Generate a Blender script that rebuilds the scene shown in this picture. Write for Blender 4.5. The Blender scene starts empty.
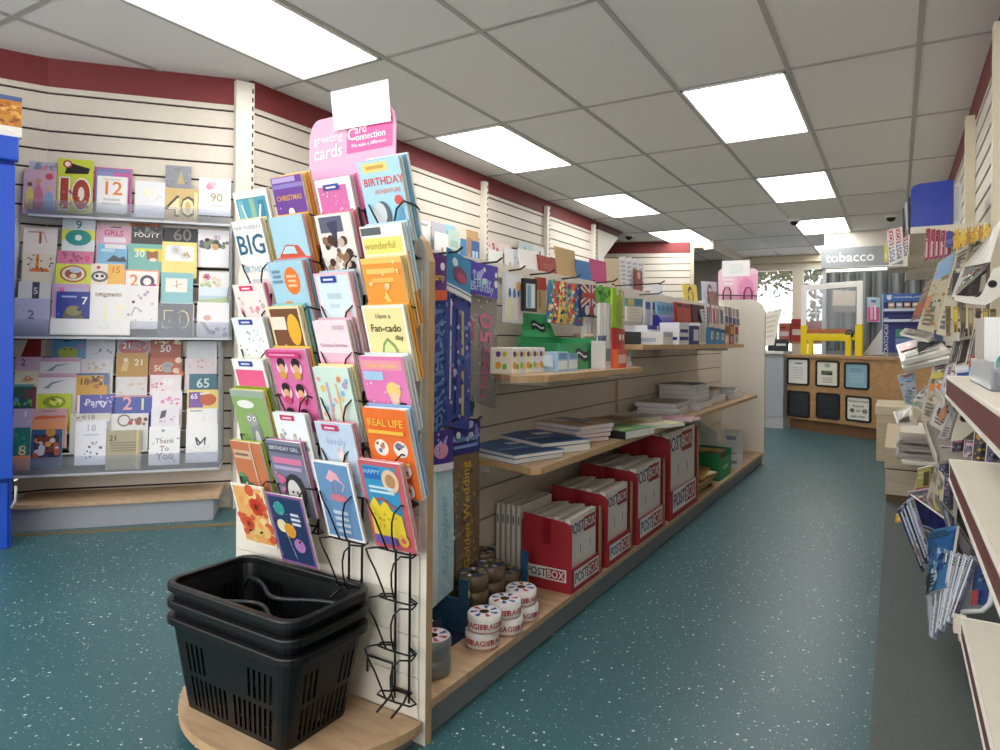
import bpy, math, random, zlib
from mathutils import Vector as V, Matrix
RN = random.Random(11)
SC = bpy.context.scene
COL = SC.collection
rad = math.radians

# ---------------------------------------------------------------- camera model (1000x750)
F, U0, V0, EYE = 661.0, 500.0, 340.0, 0.96
def _axes():
    y, ro = rad(31), rad(.5)
    r = V((math.cos(y), math.sin(y), 0)); f = V((-math.sin(y), math.cos(y), 0)); u = V((0, 0, 1))
    return r*math.cos(ro)+u*math.sin(ro), u*math.cos(ro)-r*math.sin(ro), f
AR, AU, AF = _axes()
E0 = V((0, 0, EYE))
def ray(px, py): return AR*((px-U0)/F) - AU*((py-V0)/F) + AF
def onplane(px, py, p0, n):
    d = ray(px, py); return E0 + d*((V(p0)-E0).dot(V(n))/d.dot(V(n)))
def atX(px, py, x): return onplane(px, py, (x, 0, 0), (1, 0, 0))
def atY(px, py, y): return onplane(px, py, (0, y, 0), (0, 1, 0))
def atZ(px, py, z): return onplane(px, py, (0, 0, z), (0, 0, 1))
# display island frame: a = across (aisle side 0, negative away), b = along the aisle
GO = V((-.947, 1.269, 0)); GU = V((.054, 4.214, 0)).normalized(); GR = V((GU.y, -GU.x, 0))
def G(a, b, z): return GO + GR*a + GU*b + V((0, 0, z))
def Ginv(p): q = p-GO; return V((q.dot(GR), q.dot(GU), q.z))
def Gb(px, py, b): return Ginv(onplane(px, py, GO+GU*b, GU))
def Ga(px, py, a): return Ginv(onplane(px, py, GO+GR*a, GR))
def Gz(px, py, z): return Ginv(atZ(px, py, z))
GM = Matrix.Translation(GO) @ Matrix(((GR.x, GU.x, 0, 0), (GR.y, GU.y, 0, 0), (0, 0, 1, 0), (0, 0, 0, 1)))
# angled card wall on the left
LP = V((-3.232, 2.444, 0)); LU = V((.676, .737, 0)).normalized(); LN = V((LU.y, -LU.x, 0))
def Lw(px, py, d): return onplane(px, py, LP+LN*d, LN)
def L(s, d, z): return LP + LU*s + LN*d + V((0, 0, z))
def frame(o, x, y):
    z = V((0, 0, 1)); return Matrix.Translation(o) @ Matrix(((x.x, y.x, 0, 0), (x.y, y.y, 0, 0), (0, 0, 1, 0), (0, 0, 0, 1)))

# ---------------------------------------------------------------- materials
def lin(h):
    h = h.lstrip('#')
    if len(h) == 3: h = ''.join(c*2 for c in h)
    o = []
    for i in (0, 2, 4):
        c = int(h[i:i+2], 16)/255; o.append(c/12.92 if c <= .04045 else ((c+.055)/1.055)**2.4)
    return (*o, 1)
_mats = {}
def M(col, rough=.55, metal=0.0, var=.05, scale=30, bump=0.0, alpha=1.0, trans=0.0, coat=0.0, emit=0):
    k = (col, rough, metal, var, scale, bump, alpha, trans, coat, emit)
    if k in _mats: return _mats[k]
    m = bpy.data.materials.new('surface_'+col.strip('#')); m.use_nodes = True
    nt = m.node_tree; b = nt.nodes['Principled BSDF']
    c = lin(col)
    tc = nt.nodes.new('ShaderNodeTexCoord'); no = nt.nodes.new('ShaderNodeTexNoise')
    no.inputs['Scale'].default_value = scale; no.inputs['Detail'].default_value = 3
    nt.links.new(tc.outputs['Object'], no.inputs['Vector'])
    mx = nt.nodes.new('ShaderNodeMix'); mx.data_type = 'RGBA'
    mx.inputs['A'].default_value = tuple(max(0, x*(1-var)) for x in c[:3])+(1,)
    mx.inputs['B'].default_value = tuple(min(1, x*(1+var)) for x in c[:3])+(1,)
    nt.links.new(no.outputs['Fac'], mx.inputs['Factor']); nt.links.new(mx.outputs['Result'], b.inputs['Base Color'])
    b.inputs['Roughness'].default_value = rough; b.inputs['Metallic'].default_value = metal
    b.inputs['Alpha'].default_value = alpha; b.inputs['Transmission Weight'].default_value = trans
    b.inputs['Coat Weight'].default_value = coat
    if trans: b.inputs['IOR'].default_value = 1.12
    if emit:
        b.inputs['Emission Color'].default_value = c; b.inputs['Emission Strength'].default_value = emit
    if bump:
        bp = nt.nodes.new('ShaderNodeBump'); bp.inputs['Strength'].default_value = bump; bp.inputs['Distance'].default_value = .002
        nt.links.new(no.outputs['Fac'], bp.inputs['Height']); nt.links.new(bp.outputs['Normal'], b.inputs['Normal'])
    _mats[k] = m; return m
def nodes(name):
    m = bpy.data.materials.new(name); m.use_nodes = True; nt = m.node_tree
    return m, nt, nt.nodes['Principled BSDF']
def wood(name, c1, c2, axis=(1, 8, 8), scale=6, rough=.45):
    m, nt, b = nodes(name); N = nt.nodes.new; K = nt.links.new
    tc = N('ShaderNodeTexCoord'); mp = N('ShaderNodeMapping'); mp.inputs['Scale'].default_value = axis
    no = N('ShaderNodeTexNoise'); no.inputs['Scale'].default_value = scale; no.inputs['Detail'].default_value = 5; no.inputs['Distortion'].default_value = .6
    r = N('ShaderNodeValToRGB'); r.color_ramp.elements[0].color = lin(c1); r.color_ramp.elements[1].color = lin(c2)
    r.color_ramp.elements[0].position = .3; r.color_ramp.elements[1].position = .72
    K(tc.outputs['Object'], mp.inputs['Vector']); K(mp.outputs['Vector'], no.inputs['Vector']); K(no.outputs['Fac'], r.inputs['Fac']); K(r.outputs['Color'], b.inputs['Base Color'])
    b.inputs['Roughness'].default_value = rough
    return m
def vinyl(name, base, base2, flecks, rough=.38):
    m, nt, b = nodes(name); N = nt.nodes.new; K = nt.links.new
    tc = N('ShaderNodeTexCoord')
    no = N('ShaderNodeTexNoise'); no.inputs['Scale'].default_value = 1.7; no.inputs['Detail'].default_value = 6; K(tc.outputs['Object'], no.inputs['Vector'])
    mx = N('ShaderNodeMix'); mx.data_type = 'RGBA'; mx.inputs['A'].default_value = lin(base); mx.inputs['B'].default_value = lin(base2); K(no.outputs['Fac'], mx.inputs['Factor'])
    prev = mx.outputs['Result']
    for (col, sc, thr, keep) in flecks:
        vo = N('ShaderNodeTexVoronoi'); vo.inputs['Scale'].default_value = sc
        d = N('ShaderNodeTexNoise'); d.inputs['Scale'].default_value = sc*1.3
        av = N('ShaderNodeMixRGB'); av.inputs['Fac'].default_value = .012
        K(tc.outputs['Object'], d.inputs['Vector']); K(tc.outputs['Object'], av.inputs['Color1']); K(d.outputs['Color'], av.inputs['Color2']); K(av.outputs['Color'], vo.inputs['Vector'])
        lt = N('ShaderNodeMath'); lt.operation = 'LESS_THAN'; lt.inputs[1].default_value = thr; K(vo.outputs['Distance'], lt.inputs[0])
        sp = N('ShaderNodeSeparateColor'); K(vo.outputs['Color'], sp.inputs['Color'])
        g = N('ShaderNodeMath'); g.operation = 'LESS_THAN'; g.inputs[1].default_value = keep; K(sp.outputs['Red'], g.inputs[0])
        mu = N('ShaderNodeMath'); mu.operation = 'MULTIPLY'; K(lt.outputs[0], mu.inputs[0]); K(g.outputs[0], mu.inputs[1])
        m2 = N('ShaderNodeMix'); m2.data_type = 'RGBA'; m2.inputs['B'].default_value = lin(col); K(mu.outputs[0], m2.inputs['Factor']); K(prev, m2.inputs['A'])
        prev = m2.outputs['Result']
    K(prev, b.inputs['Base Color']); b.inputs['Roughness'].default_value = rough
    return m
def clear(name, tint=(.95, .97, 1), fac=.12, rough=.08):
    m = bpy.data.materials.new(name); m.use_nodes = True; nt = m.node_tree; nt.nodes.clear(); N = nt.nodes.new; K = nt.links.new
    o = N('ShaderNodeOutputMaterial'); t = N('ShaderNodeBsdfTransparent'); t.inputs['Color'].default_value = (*tint, 1)
    g = N('ShaderNodeBsdfPrincipled'); g.inputs['Roughness'].default_value = rough; g.inputs['Base Color'].default_value = (.85, .88, .92, 1)
    fr = N('ShaderNodeFresnel'); fr.inputs['IOR'].default_value = 1.45
    no = N('ShaderNodeTexNoise'); no.inputs['Scale'].default_value = 9
    ad = N('ShaderNodeMath'); ad.operation = 'MULTIPLY_ADD'; K(no.outputs['Fac'], ad.inputs[0]); ad.inputs[1].default_value = .05; ad.inputs[2].default_value = fac
    a2 = N('ShaderNodeMath'); a2.operation = 'ADD'; a2.use_clamp = True; K(fr.outputs[0], a2.inputs[0]); K(ad.outputs[0], a2.inputs[1])
    mx = N('ShaderNodeMixShader'); K(a2.outputs[0], mx.inputs['Fac']); K(t.outputs[0], mx.inputs[1]); K(g.outputs[0], mx.inputs[2]); K(mx.outputs[0], o.inputs['Surface'])
    return m

# ---------------------------------------------------------------- mesh building
_txt = {}
def textmesh(s):
    if s not in _txt:
        cu = bpy.data.curves.new('t', 'FONT'); cu.body = s; cu.size = 1; cu.resolution_u = 2; cu.offset = .014; cu.align_x = 'CENTER'; cu.align_y = 'CENTER'
        ob = bpy.data.objects.new('t', cu); me = bpy.data.meshes.new_from_object(ob)
        _txt[s] = ([v.co.copy() for v in me.vertices], [tuple(p.vertices) for p in me.polygons])
        bpy.data.objects.remove(ob); bpy.data.meshes.remove(me); bpy.data.curves.remove(cu)
    return _txt[s]
class B:
    def __init__(s): s.v = []; s.f = []; s.mi = []; s.ms = []; s.sm = []
    def add(s, vs, fs, m, T=None, smooth=False):
        if isinstance(m, str): m = M(m)
        if m not in s.ms: s.ms.append(m)
        i = s.ms.index(m); n = len(s.v)
        s.v += [(T @ V(p) if T else V(p)) for p in vs]
        for f in fs: s.f.append(tuple(n+k for k in f)); s.mi.append(i); s.sm.append(smooth)
        return s
    def box(s, x0, y0, z0, x1, y1, z1, m, T=None):
        return s.add([(x0, y0, z0), (x1, y0, z0), (x1, y1, z0), (x0, y1, z0), (x0, y0, z1), (x1, y0, z1), (x1, y1, z1), (x0, y1, z1)],
                     [(0, 3, 2, 1), (4, 5, 6, 7), (0, 1, 5, 4), (1, 2, 6, 5), (2, 3, 7, 6), (3, 0, 4, 7)], m, T)
    def hexa(s, p, m): return s.add(p, [(0, 3, 2, 1), (4, 5, 6, 7), (0, 1, 5, 4), (1, 2, 6, 5), (2, 3, 7, 6), (3, 0, 4, 7)], m)
    def prism(s, poly, h0, h1, m, T=None, side=None):
        n = len(poly)
        s.add([(x, y, h0) for x, y in poly]+[(x, y, h1) for x, y in poly], [tuple(range(n-1, -1, -1)), tuple(range(n, 2*n))], m, T)
        return s.add([(x, y, h0) for x, y in poly]+[(x, y, h1) for x, y in poly], [(i, (i+1) % n, n+(i+1) % n, n+i) for i in range(n)], side or m, T)
    def tube(s, pts, r, m, n=6, closed=False, caps=True):
        pts = [V(p) for p in pts]; k = len(pts); vs = []; fs = []
        up = None
        for i, p in enumerate(pts):
            a = pts[(i-1) % k] if (closed or i > 0) else p; c = pts[(i+1) % k] if (closed or i < k-1) else p
            t = (c-a).normalized()
            if up is None: up = V((0, 0, 1)) if abs(t.z) < .9 else V((1, 0, 0))
            x = t.cross(up)
            if x.length < 1e-4: x = t.cross(V((0, 1, .3)))
            x.normalize(); y = x.cross(t).normalized(); up = y
            for j in range(n):
                an = 2*math.pi*j/n; vs.append(p+x*(r*math.cos(an))+y*(r*math.sin(an)))
        for i in range(k if closed else k-1):
            for j in range(n):
                a = i*n+j; b = i*n+(j+1) % n; i2 = (i+1) % k; fs.append((a, b, i2*n+(j+1) % n, i2*n+j))
        if caps and not closed: fs += [tuple(range(n-1, -1, -1)), tuple((k-1)*n+j for j in range(n))]
        return s.add(vs, fs, m, None, True)
    def lathe(s, prof, m, T=None, n=28, smooth=True, closed=False):
        vs = []; fs = []; k = len(prof)
        for r, z in prof:
            for j in range(n): an = 2*math.pi*j/n; vs.append((r*math.cos(an), r*math.sin(an), z))
        for i in range(k if closed else k-1):
            i2 = (i+1) % k
            for j in range(n): fs.append((i*n+j, i*n+(j+1) % n, i2*n+(j+1) % n, i2*n+j))
        return s.add(vs, fs, m, T, smooth)
    def disc(s, r, z, m, T=None, n=24, r0=0):
        if r0: return s.lathe([(r0, z), (r, z)], m, T, n, False)
        return s.add([(r*math.cos(2*math.pi*j/n), r*math.sin(2*math.pi*j/n), z) for j in range(n)], [tuple(range(n))], m, T)
    def text(s, t, size, m, T):
        vs, fs = textmesh(t); return s.add([(v.x*size, v.y*size, 0) for v in vs], fs, m, T)
    def build(s, name, parent=None, T=None, label=None, cat=None, group=None, kind=None, bev=0, solid=0, sub=0, origin=None, autos=False):
        me = bpy.data.meshes.new(name)
        if origin is not None: vs = [v-V(origin) for v in s.v]
        else: vs = s.v
        me.from_pydata([tuple(v) for v in vs], [], s.f); me.update()
        for m in s.ms: me.materials.append(m)
        me.polygons.foreach_set('material_index', s.mi); me.polygons.foreach_set('use_smooth', s.sm)
        o = bpy.data.objects.new(name, me); COL.objects.link(o)
        if T is not None: o.matrix_world = T
        if origin is not None: o.location = V(origin)
        if parent is not None:
            o.parent = parent
        tag(o, label, cat, group, kind)
        if solid: md = o.modifiers.new('thickness', 'SOLIDIFY'); md.thickness = solid; md.offset = 0
        if bev: md = o.modifiers.new('bevel', 'BEVEL'); md.width = bev; md.segments = 2; md.limit_method = 'ANGLE'; md.angle_limit = rad(40)
        if sub: md = o.modifiers.new('sub', 'SUBSURF'); md.levels = sub; md.render_levels = sub
        return o
def tag(o, label=None, cat=None, group=None, kind=None):
    if label: o['label'] = label
    if cat: o['category'] = cat
    if group: o['group'] = group
    if kind: o['kind'] = kind
    return o
def thing(name, label, cat, loc=(0, 0, 0), T=None, group=None):
    o = bpy.data.objects.new(name, None); o.empty_display_size = .05; COL.objects.link(o)
    if T is not None: o.matrix_world = T
    else: o.location = loc
    return tag(o, label, cat, group)
def struct(b, name, **k): return b.build(name, kind='structure', **k)
def copytree(o, T, label=None, parent=None):
    c = o.copy(); COL.objects.link(c)
    if parent is not None: c.parent = parent
    else:
        c.matrix_world = T
        if label: c['label'] = label
    for ch in list(o.children): copytree(ch, None, None, c)
    return c
def lerp(a, b, t): return a+(b-a)*t
# a printed sheet or thin slab: four corners tl tr br bl, a thickness and a printed design on its front
def sheet(name, P, th, base, mot, label=None, cat='card', group=None, parent=None, bulge=0.0, pages='#efebe2', back=None, extra=0.0, rough=.35, border=None, shape=None, seed=0):
    tl, tr, br, bl = [V(p) for p in P]
    n = ((tr-tl).cross(bl-tl)).normalized()*-1      # towards the reader
    o = (bl+br)/2
    def pt(u, v, lift=0.0):                             # u 0..1 left-right, v 0..1 bottom-top
        p = lerp(lerp(bl, br, u), lerp(tl, tr, u), v)
        return p - o + n*(lift + bulge*4*u*(1-u))
    b = B(); fm = M(base, rough); pm = M(pages, .7); bm = M(back, .5) if back else pm
    nu = 6 if bulge else 1
    outline = shape
    if outline:                                      # die-cut outline
        k = len(outline)
        b.add([pt(u, v) for u, v in outline]+[pt(u, v, -th) for u, v in outline], [tuple(range(k)), tuple(range(2*k-1, k-1, -1))], fm)
        b.add([pt(u, v) for u, v in outline]+[pt(u, v, -th) for u, v in outline], [(i, k+i, k+(i+1) % k, (i+1) % k) for i in range(k)], pm)
    else:
        fr = []; bk = []
        for i in range(nu+1):
            u = i/nu; fr += [pt(u, 0), pt(u, 1)]; bk += [pt(u, 0, -th-extra*u), pt(u, 1, -th-extra*u)]
        N = len(fr); al = fr+bk
        b.add(al, [(2*i, 2*i+2, 2*i+3, 2*i+1) for i in range(nu)], fm)
        b.add(al, [(N+2*i, N+2*i+1, N+2*i+3, N+2*i+2) for i in range(nu)], bm)
        b.add(al, [(2*i, N+2*i, N+2*i+2, 2*i+2) for i in range(nu)]+[(2*i+1, 2*i+3, N+2*i+3, N+2*i+1) for i in range(nu)]+[(0, 1, N+1, N), (N-2, 2*N-2, 2*N-1, N-1)], pm)
    lift = .0004
    W = ((tr-tl).length+(br-bl).length)/2; Hh = ((tr-br).length+(tl-bl).length)/2; asp = Hh/W
    R = random.Random(seed or zlib.crc32(repr((base, mot, round(W*1e3))).encode()))
    def poly(ps, col):
        nonlocal lift
        b.add([pt(u, v, lift) for u, v in ps], [tuple(range(len(ps)))], M(col, rough) if isinstance(col, str) else col); 
    def strip(x0, y0, x1, y1, col):
        q = max(1, int(round((x1-x0)*6))) if bulge else 1
        vs = []
        for i in range(q+1): u = lerp(x0, x1, i/q); vs += [pt(u, y0, lift), pt(u, y1, lift)]
        b.add(vs, [(2*i, 2*i+2, 2*i+3, 2*i+1) for i in range(q)], M(col, rough))
    def ell(cx, cy, rx, ry, col, k=14, a0=0, a1=2*math.pi):
        poly([(cx+rx*math.cos(a0+(a1-a0)*i/k), cy+ry*math.sin(a0+(a1-a0)*i/k)) for i in range(k)], col)
    if border:
        w = .05; 
        for q in ((0, 0, 1, w/asp), (0, 1-w/asp, 1, 1), (0, w/asp, w, 1-w/asp), (1-w, w/asp, 1, 1-w/asp)): strip(*q, border)
        lift += .0004
    for q in mot:
        c = q[0]
        if c == 'r': strip(*q[1:6])
        elif c == 'e': ell(*q[1:6])
        elif c == 'c': ell(q[1], q[2], q[3], q[3]/asp, q[4])
        elif c == 'o':                                   # ring
            _, cx, cy, rr, w, col = q; k = 20
            vs = []
            for i in range(k):
                a = 2*math.pi*i/k
                for r in (rr, rr-w): vs.append(pt(cx+r*math.cos(a), cy+r*math.sin(a)/asp, lift))
            b.add(vs, [(2*i, 2*((i+1) % k), 2*((i+1) % k)+1, 2*i+1) for i in range(k)], M(col, rough))
        elif c == 'p': poly(q[1], q[2])
        elif c == 't':                                   # t, text, cx, cy, height/width, colour
            _, s_, cx, cy, sz, col = q
            vs, fs = textmesh(s_); b.add([pt(cx+v.x*sz, cy+v.y*sz/asp, lift) for v in vs], fs, M(col, rough))
        elif c == 'l':                                   # n lines of small print in a block
            _, k, x0, y0, x1, y1, col = q
            for i in range(k):
                y = lerp(y1, y0, (i+.5)/k); hh = abs(y1-y0)/k*.28; d = R.uniform(0, .25)*(x1-x0)/2
                strip(x0+d, y-hh, x1-d, y+hh, col)
        elif c == 'd':                                   # n scattered spots
            _, k, x0, y0, x1, y1, r, cols = q
            for i in range(k):
                rr = r*R.uniform(.5, 1.2); ell(R.uniform(x0, x1), R.uniform(y0, y1), rr, rr/asp, R.choice(cols), 7); lift += .00002
        elif c == 'f':                                   # flower
            _, cx, cy, r, col, c2 = q
            for i in range(6): a = i*math.pi/3; ell(cx+r*.6*math.cos(a), cy+r*.6*math.sin(a)/asp, r*.48, r*.48/asp, col, 9)
            lift += .0004; ell(cx, cy, r*.35, r*.35/asp, c2, 9)
        elif c == 's':                                   # star
            _, cx, cy, r, col = q
            vs = [pt(cx, cy, lift)]
            for i in range(10): rr = r*(1 if i % 2 == 0 else .42); a = math.pi/2+i*math.pi/5; vs.append(pt(cx+rr*math.cos(a), cy+rr*math.sin(a)/asp, lift))
            b.add(vs, [(0, 1+i, 1+(i+1) % 10) for i in range(10)], M(col, rough))
        elif c == 'w':                                   # thick stroke through points
            _, ps, w, col = q
            for (x0, y0), (x1, y1) in zip(ps, ps[1:]):
                dx, dy = x1-x0, (y1-y0)*asp; l = math.hypot(dx, dy) or 1; ox, oy = -dy/l*w/2, dx/l*w/2/asp
                poly([(x0+ox, y0+oy), (x0-ox, y0-oy), (x1-ox, y1-oy), (x1+ox, y1+oy)], col)
        lift += .0004
    ob = b.build(name, parent=parent, label=label, cat=cat if label else None, group=group)
    ob.location = o - (parent.matrix_world.translation if parent is not None else V((0, 0, 0)))
    return ob
# ================================================================ SETTING
CZ = 2.43
CREAM, CREAM2, MAROON = M('#d9d0c2', .5), M('#e2dbcf', .45), M('#7a2a2c', .6)
m_tile = M('#e9e7e4', .9, var=.03, scale=240, bump=.25)
m_tbar = M('#aeaba7', .5)
m_floor = vinyl('floor_vinyl', '#2d535a', '#3a656a', [('#d7dedb', 50, .17, .34), ('#a9bdbb', 105, .2, .3), ('#223f45', 90, .22, .2)])
m_grey = vinyl('floor_grey', '#4b5453', '#565e5c', [('#626b69', 150, .3, .3), ('#3d4544', 110, .25, .3)], .6)
m_wood = wood('oak_laminate', '#ae8f70', '#c6a988', (2, 9, 9), 5)
m_edge = wood('oak_edge', '#b8956d', '#cbab83', (3, 20, 3), 6)
m_pale = wood('pale_laminate', '#cdb99a', '#dccbb0', (1, 12, 12), 4)
m_greypl = M('#7e8288', .45)
m_black = M('#15161a', .42)
m_wire = M('#131315', .35, .3)
m_white = M('#f1efeb', .5)
m_groove = M('#3a2c26', .8)

b = B(); b.box(-5.4, -1.7, -.08, .75, 13.6, 0, m_floor); struct(b, 'floor')
b = B(); b.box(-.05, 0.2, 0, .4, 4.63, .003, m_grey); struct(b, 'trim_1')
b = B(); b.prism([(-3.78, 1.35), (-2.86, 2.235), (-2.82, 2.36), (-2.88, 2.36), (-2.91, 2.27), (-3.81, 1.38)], 0, .002, M('#6d6346', .6)); struct(b, 'trim_2')

GX0, GY0, GW, GL = -2.902, 3.835, .597, 1.195
b = B(); b.box(-5.4, -1.7, CZ, .75, 13.6, CZ+.08, m_tile)
for i in range(-4, 7):
    x = GX0+GW*i; b.box(x-.012, -1.7, CZ-.006, x+.012, 13.5, CZ, m_tbar)
for j in range(-5, 8):
    y = GY0+GL*j; b.box(-5.3, y-.012, CZ-.005, .7, y+.012, CZ, m_tbar)
struct(b, 'ceiling')

m_diff = bpy.data.materials.new('light_diffuser'); m_diff.use_nodes = True
nt = m_diff.node_tree; nt.nodes.clear(); N = nt.nodes.new
o_ = N('ShaderNodeOutputMaterial'); e_ = N('ShaderNodeEmission'); e_.inputs['Color'].default_value = (1, .985, .955, 1); e_.inputs['Strength'].default_value = 7.0
nz = N('ShaderNodeTexNoise'); nz.inputs['Scale'].default_value = 3; mm = N('ShaderNodeMath'); mm.operation = 'MULTIPLY_ADD'; mm.inputs[1].default_value = .4; mm.inputs[2].default_value = 8.4
nt.links.new(nz.outputs['Fac'], mm.inputs[0]); nt.links.new(mm.outputs[0], e_.inputs['Strength']); nt.links.new(e_.outputs[0], o_.inputs[0])
def light(ci, rj, label):
    x0 = GX0+GW*ci; y0 = GY0+GL*rj
    t = thing('ceiling_light', label, 'ceiling light', (x0+GW/2, y0+GL/2, CZ), group='flat ceiling light panels')
    f = B(); a, c = GW/2-.013, GL/2-.013
    for q in ((-a, -c, a, -c+.014), (-a, c-.014, a, c), (-a, -c, -a+.014, c), (a-.014, -c, a, c)): f.box(q[0], q[1], -.012, q[2], q[3], -.0005, m_white)
    f.build('frame', t)
    d = B(); d.box(-a+.014, -c+.014, -.008, a-.014, c-.014, -.001, m_diff); d.build('diffuser', t)
for ci, rj, lab in ((0, -2, 'large bright ceiling light panel nearest the camera, above the card wall'),
                    (0, 0, 'bright ceiling light panel beside the left wall, second from the front'),
                    (0, 2, 'bright ceiling light panel beside the left wall, third from the front'),
                    (0, 4, 'bright ceiling light panel just in front of the far slatted partition'),
                    (3, 0, 'bright square-looking ceiling light panel nearest the camera over the aisle'),
                    (3, 2, 'bright ceiling light panel over the aisle, second from the front'),
                    (3, 4, 'bright ceiling light panel over the aisle, third from the front'),
                    (3, 6, 'small far ceiling light panel cut off by the tobacco cabinet top'),
                    (3, -2, 'unseen ceiling light panel overhead, outside the picture, added for lighting'),  # unseen panel, added for lighting
                    (0, -4, 'unseen ceiling fill light panel added behind the camera on the left'), (3, -4, 'unseen ceiling fill light panel added behind the camera on the right'),  # two unseen panels added as fill light from behind the camera
                    (-2, 5, 'far ceiling light panel glimpsed behind the cut wall panel')):
    light(ci, rj, lab)

# slatted wall: cream boards with dark grooves, dark red band on top. local x along, y depth (front = -y), z up
def slats(b, x0, x1, zt=2.28, zb=.02, first=2.245, pitch=.1, face=CREAM, band=MAROON, y=0.0, gap=.0115):
    b.box(x0, y+.012, 0, x1, y+.03, CZ-.001, m_groove)
    z = zt; nx = first
    while z > zb+.01:
        lo = max(nx+gap/2, zb); b.box(x0, y, lo, x1, y+.014, z, face); z = nx-gap/2; nx -= pitch
    if band: b.box(x0, y-.004, zt, x1, y+.014, CZ-.001, band)
TL = frame(LP, LU, -LN)
b = B(); slats(b, -.93, 0); b.box(-.93, -.008, 0, 0, 0, .05, CREAM2); struct(b, 'wall_left', T=TL)
c0 = L(-.93, 0, 0)
d0 = V((.42, .9, 0)).normalized()                       # the wall turns again behind the fridge
b = B(); slats(b, -1.6, 0); struct(b, 'wall_front_left', T=frame(c0, d0, V((-d0.y, d0.x, 0))))
# long left wall
lx = -3.17
b = B(); slats(b, 0, atX(596, 200, lx).y-2.5); struct(b, 'wall_long', T=frame(V((lx, 2.5, 0)), V((0, 1, 0)), V((-1, 0, 0))))
def upright(b, x, m=CREAM2, w=.05, h=2.41, T=None):
    b.box(x-w/2, -.045, 0, x+w/2, -.001, h, m, T)
    z = .1
    while z < h-.05: b.box(x+w/2-.014, -.047, z, x+w/2-.006, -.0448, z+.026, m_groove, T); z += .05
b = B(); upright(b, .0, w=.1); struct(b, 'trim_3', T=frame(LP+V((.02, .03, 0)), V((.35, .93, 0)).normalized(), V((-.93, .35, 0)).normalized()))
for i, px in enumerate((482, 545, 592)):
    p = atX(px, 200, lx); b = B(); upright(b, 0, w=.06, h=2.36); struct(b, 'trim_%d' % (4+i), T=frame(V((lx, p.y, 0)), V((0, 1, 0)), V((-1, 0, 0))))
# cut panel where the long wall ends
def wallpoly(pts, x, th, m, name, ms=None):
    ps = [atX(px, py, x) for px, py in pts]; b = B(); k = len(ps)
    b.add([p for p in ps]+[p+V((-th, 0, 0)) for p in ps], [tuple(range(k)), tuple(range(2*k-1, k-1, -1))]+[(i, k+i, k+(i+1) % k, (i+1) % k) for i in range(k)], m)
    return struct(b, name)
wallpoly([(598, 214), (626, 229), (618.5, 237.5), (598, 229)], lx-.01, .05, M('#5d2a2b', .6), 'trim_7')
wallpoly([(598, 229), (618.5, 237.5), (604, 257), (604, 330), (598, 330)], lx-.012, .04, CREAM2, 'wall_return')
# slatted partition facing the shop
q0 = V((-3.9, 9.2, 0)); q1 = V((-2.56, 9.74, 0)); qd = (q1-q0).normalized()
b = B(); slats(b, -.3, (q1-q0).length, 2.26, first=2.2); struct(b, 'wall_partition', T=frame(q0, qd, V((-qd.y, qd.x, 0))))
b = B(); b.box(-.05, -.03, 0, .0, .12, 2.42, m_pale); b.box(0, -.03, 2.33, .26, .12, 2.425, M('#d8bd92', .5)); struct(b, 'trim_8', T=frame(q1, qd, V((-qd.y, qd.x, 0))))
b = B(); b.box(-2.42, 9.75, 2.30, -2.28, 12.1, CZ-.001, CREAM); struct(b, 'trim_9')
b = B(); b.box(-4.9, 12.15, 0, -2.6, 12.3, CZ, M('#a39f96', .8)); struct(b, 'wall_recess')
# back wall with the garden windows
m_frame = M('#e9e2cd', .45); yb = 12.15
wx0, wx1, wz0, wz1 = -2.22, -.62, .7, 2.30
b = B(); b.box(-2.6, yb, 0, wx0, yb+.15, CZ, CREAM); b.box(wx1, yb, 0, .75, yb+.15, CZ, CREAM); b.box(wx0, yb, 0, wx1, yb+.15, wz0, CREAM); b.box(wx0, yb, wz1, wx1, yb+.15, CZ, CREAM); struct(b, 'wall_back')
b = B(); b.box(-2.6, yb-.1, 2.31, .4, yb-.001, CZ-.002, M('#ded5bb', .6)); struct(b, 'trim_10')
m_glass = clear('window_glass', fac=.02, rough=.02)
for i, (a, c) in enumerate(((wx0, -1.46), (-1.46, wx1))):
    t = thing('window_%d' % (i+1), None, None, ((a+c)/2, yb+.05, wz0)); t['kind'] = 'structure'
    f = B(); w = (c-a)/2; h = wz1-wz0
    for q in ((-w+.001, 0, -w+.1, h), (w-.07, 0, w-.001, h), (-w+.1, h-.11, w-.07, h), (-w+.1, 0, w-.07, .08)): f.box(q[0], -.06, q[1], q[2], .04, q[3], m_frame)
    f.build('window_frame', t)
    g = B(); g.box(-w+.1, -.005, .08, w-.07, .001, h-.11, m_glass); g.build('pane', t)
    k = B()
    for u in (.28, .52, .76): x = lerp(-w+.1, w-.07, u); k.box(x-.008, .06, .08, x+.008, .075, 1.18, m_white)
    for z in (.35, .75, 1.15): k.box(-w+.1, .055, z, w-.07, .06, z+.02, m_white)
    k.build('window_grille', t)
# right wall
rx = .385
b = B(); slats(b, -13.4, 1.5, 2.27, first=2.235, gap=.02); struct(b, 'wall_right', T=frame(V((rx, 0, 0)), V((0, -1, 0)), V((1, 0, 0))))
for i, px in enumerate((967, 995)):
    p = atX(px, 150, rx-.04); b = B(); b.box(-.03, -.05, 0, .03, -.001, 2.30, m_pale if 0 else M('#e6dcc2', .5)); struct(b, 'trim_%d' % (11+i), T=frame(V((rx, p.y, 0)), V((0, -1, 0)), V((1, 0, 0))))
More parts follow.
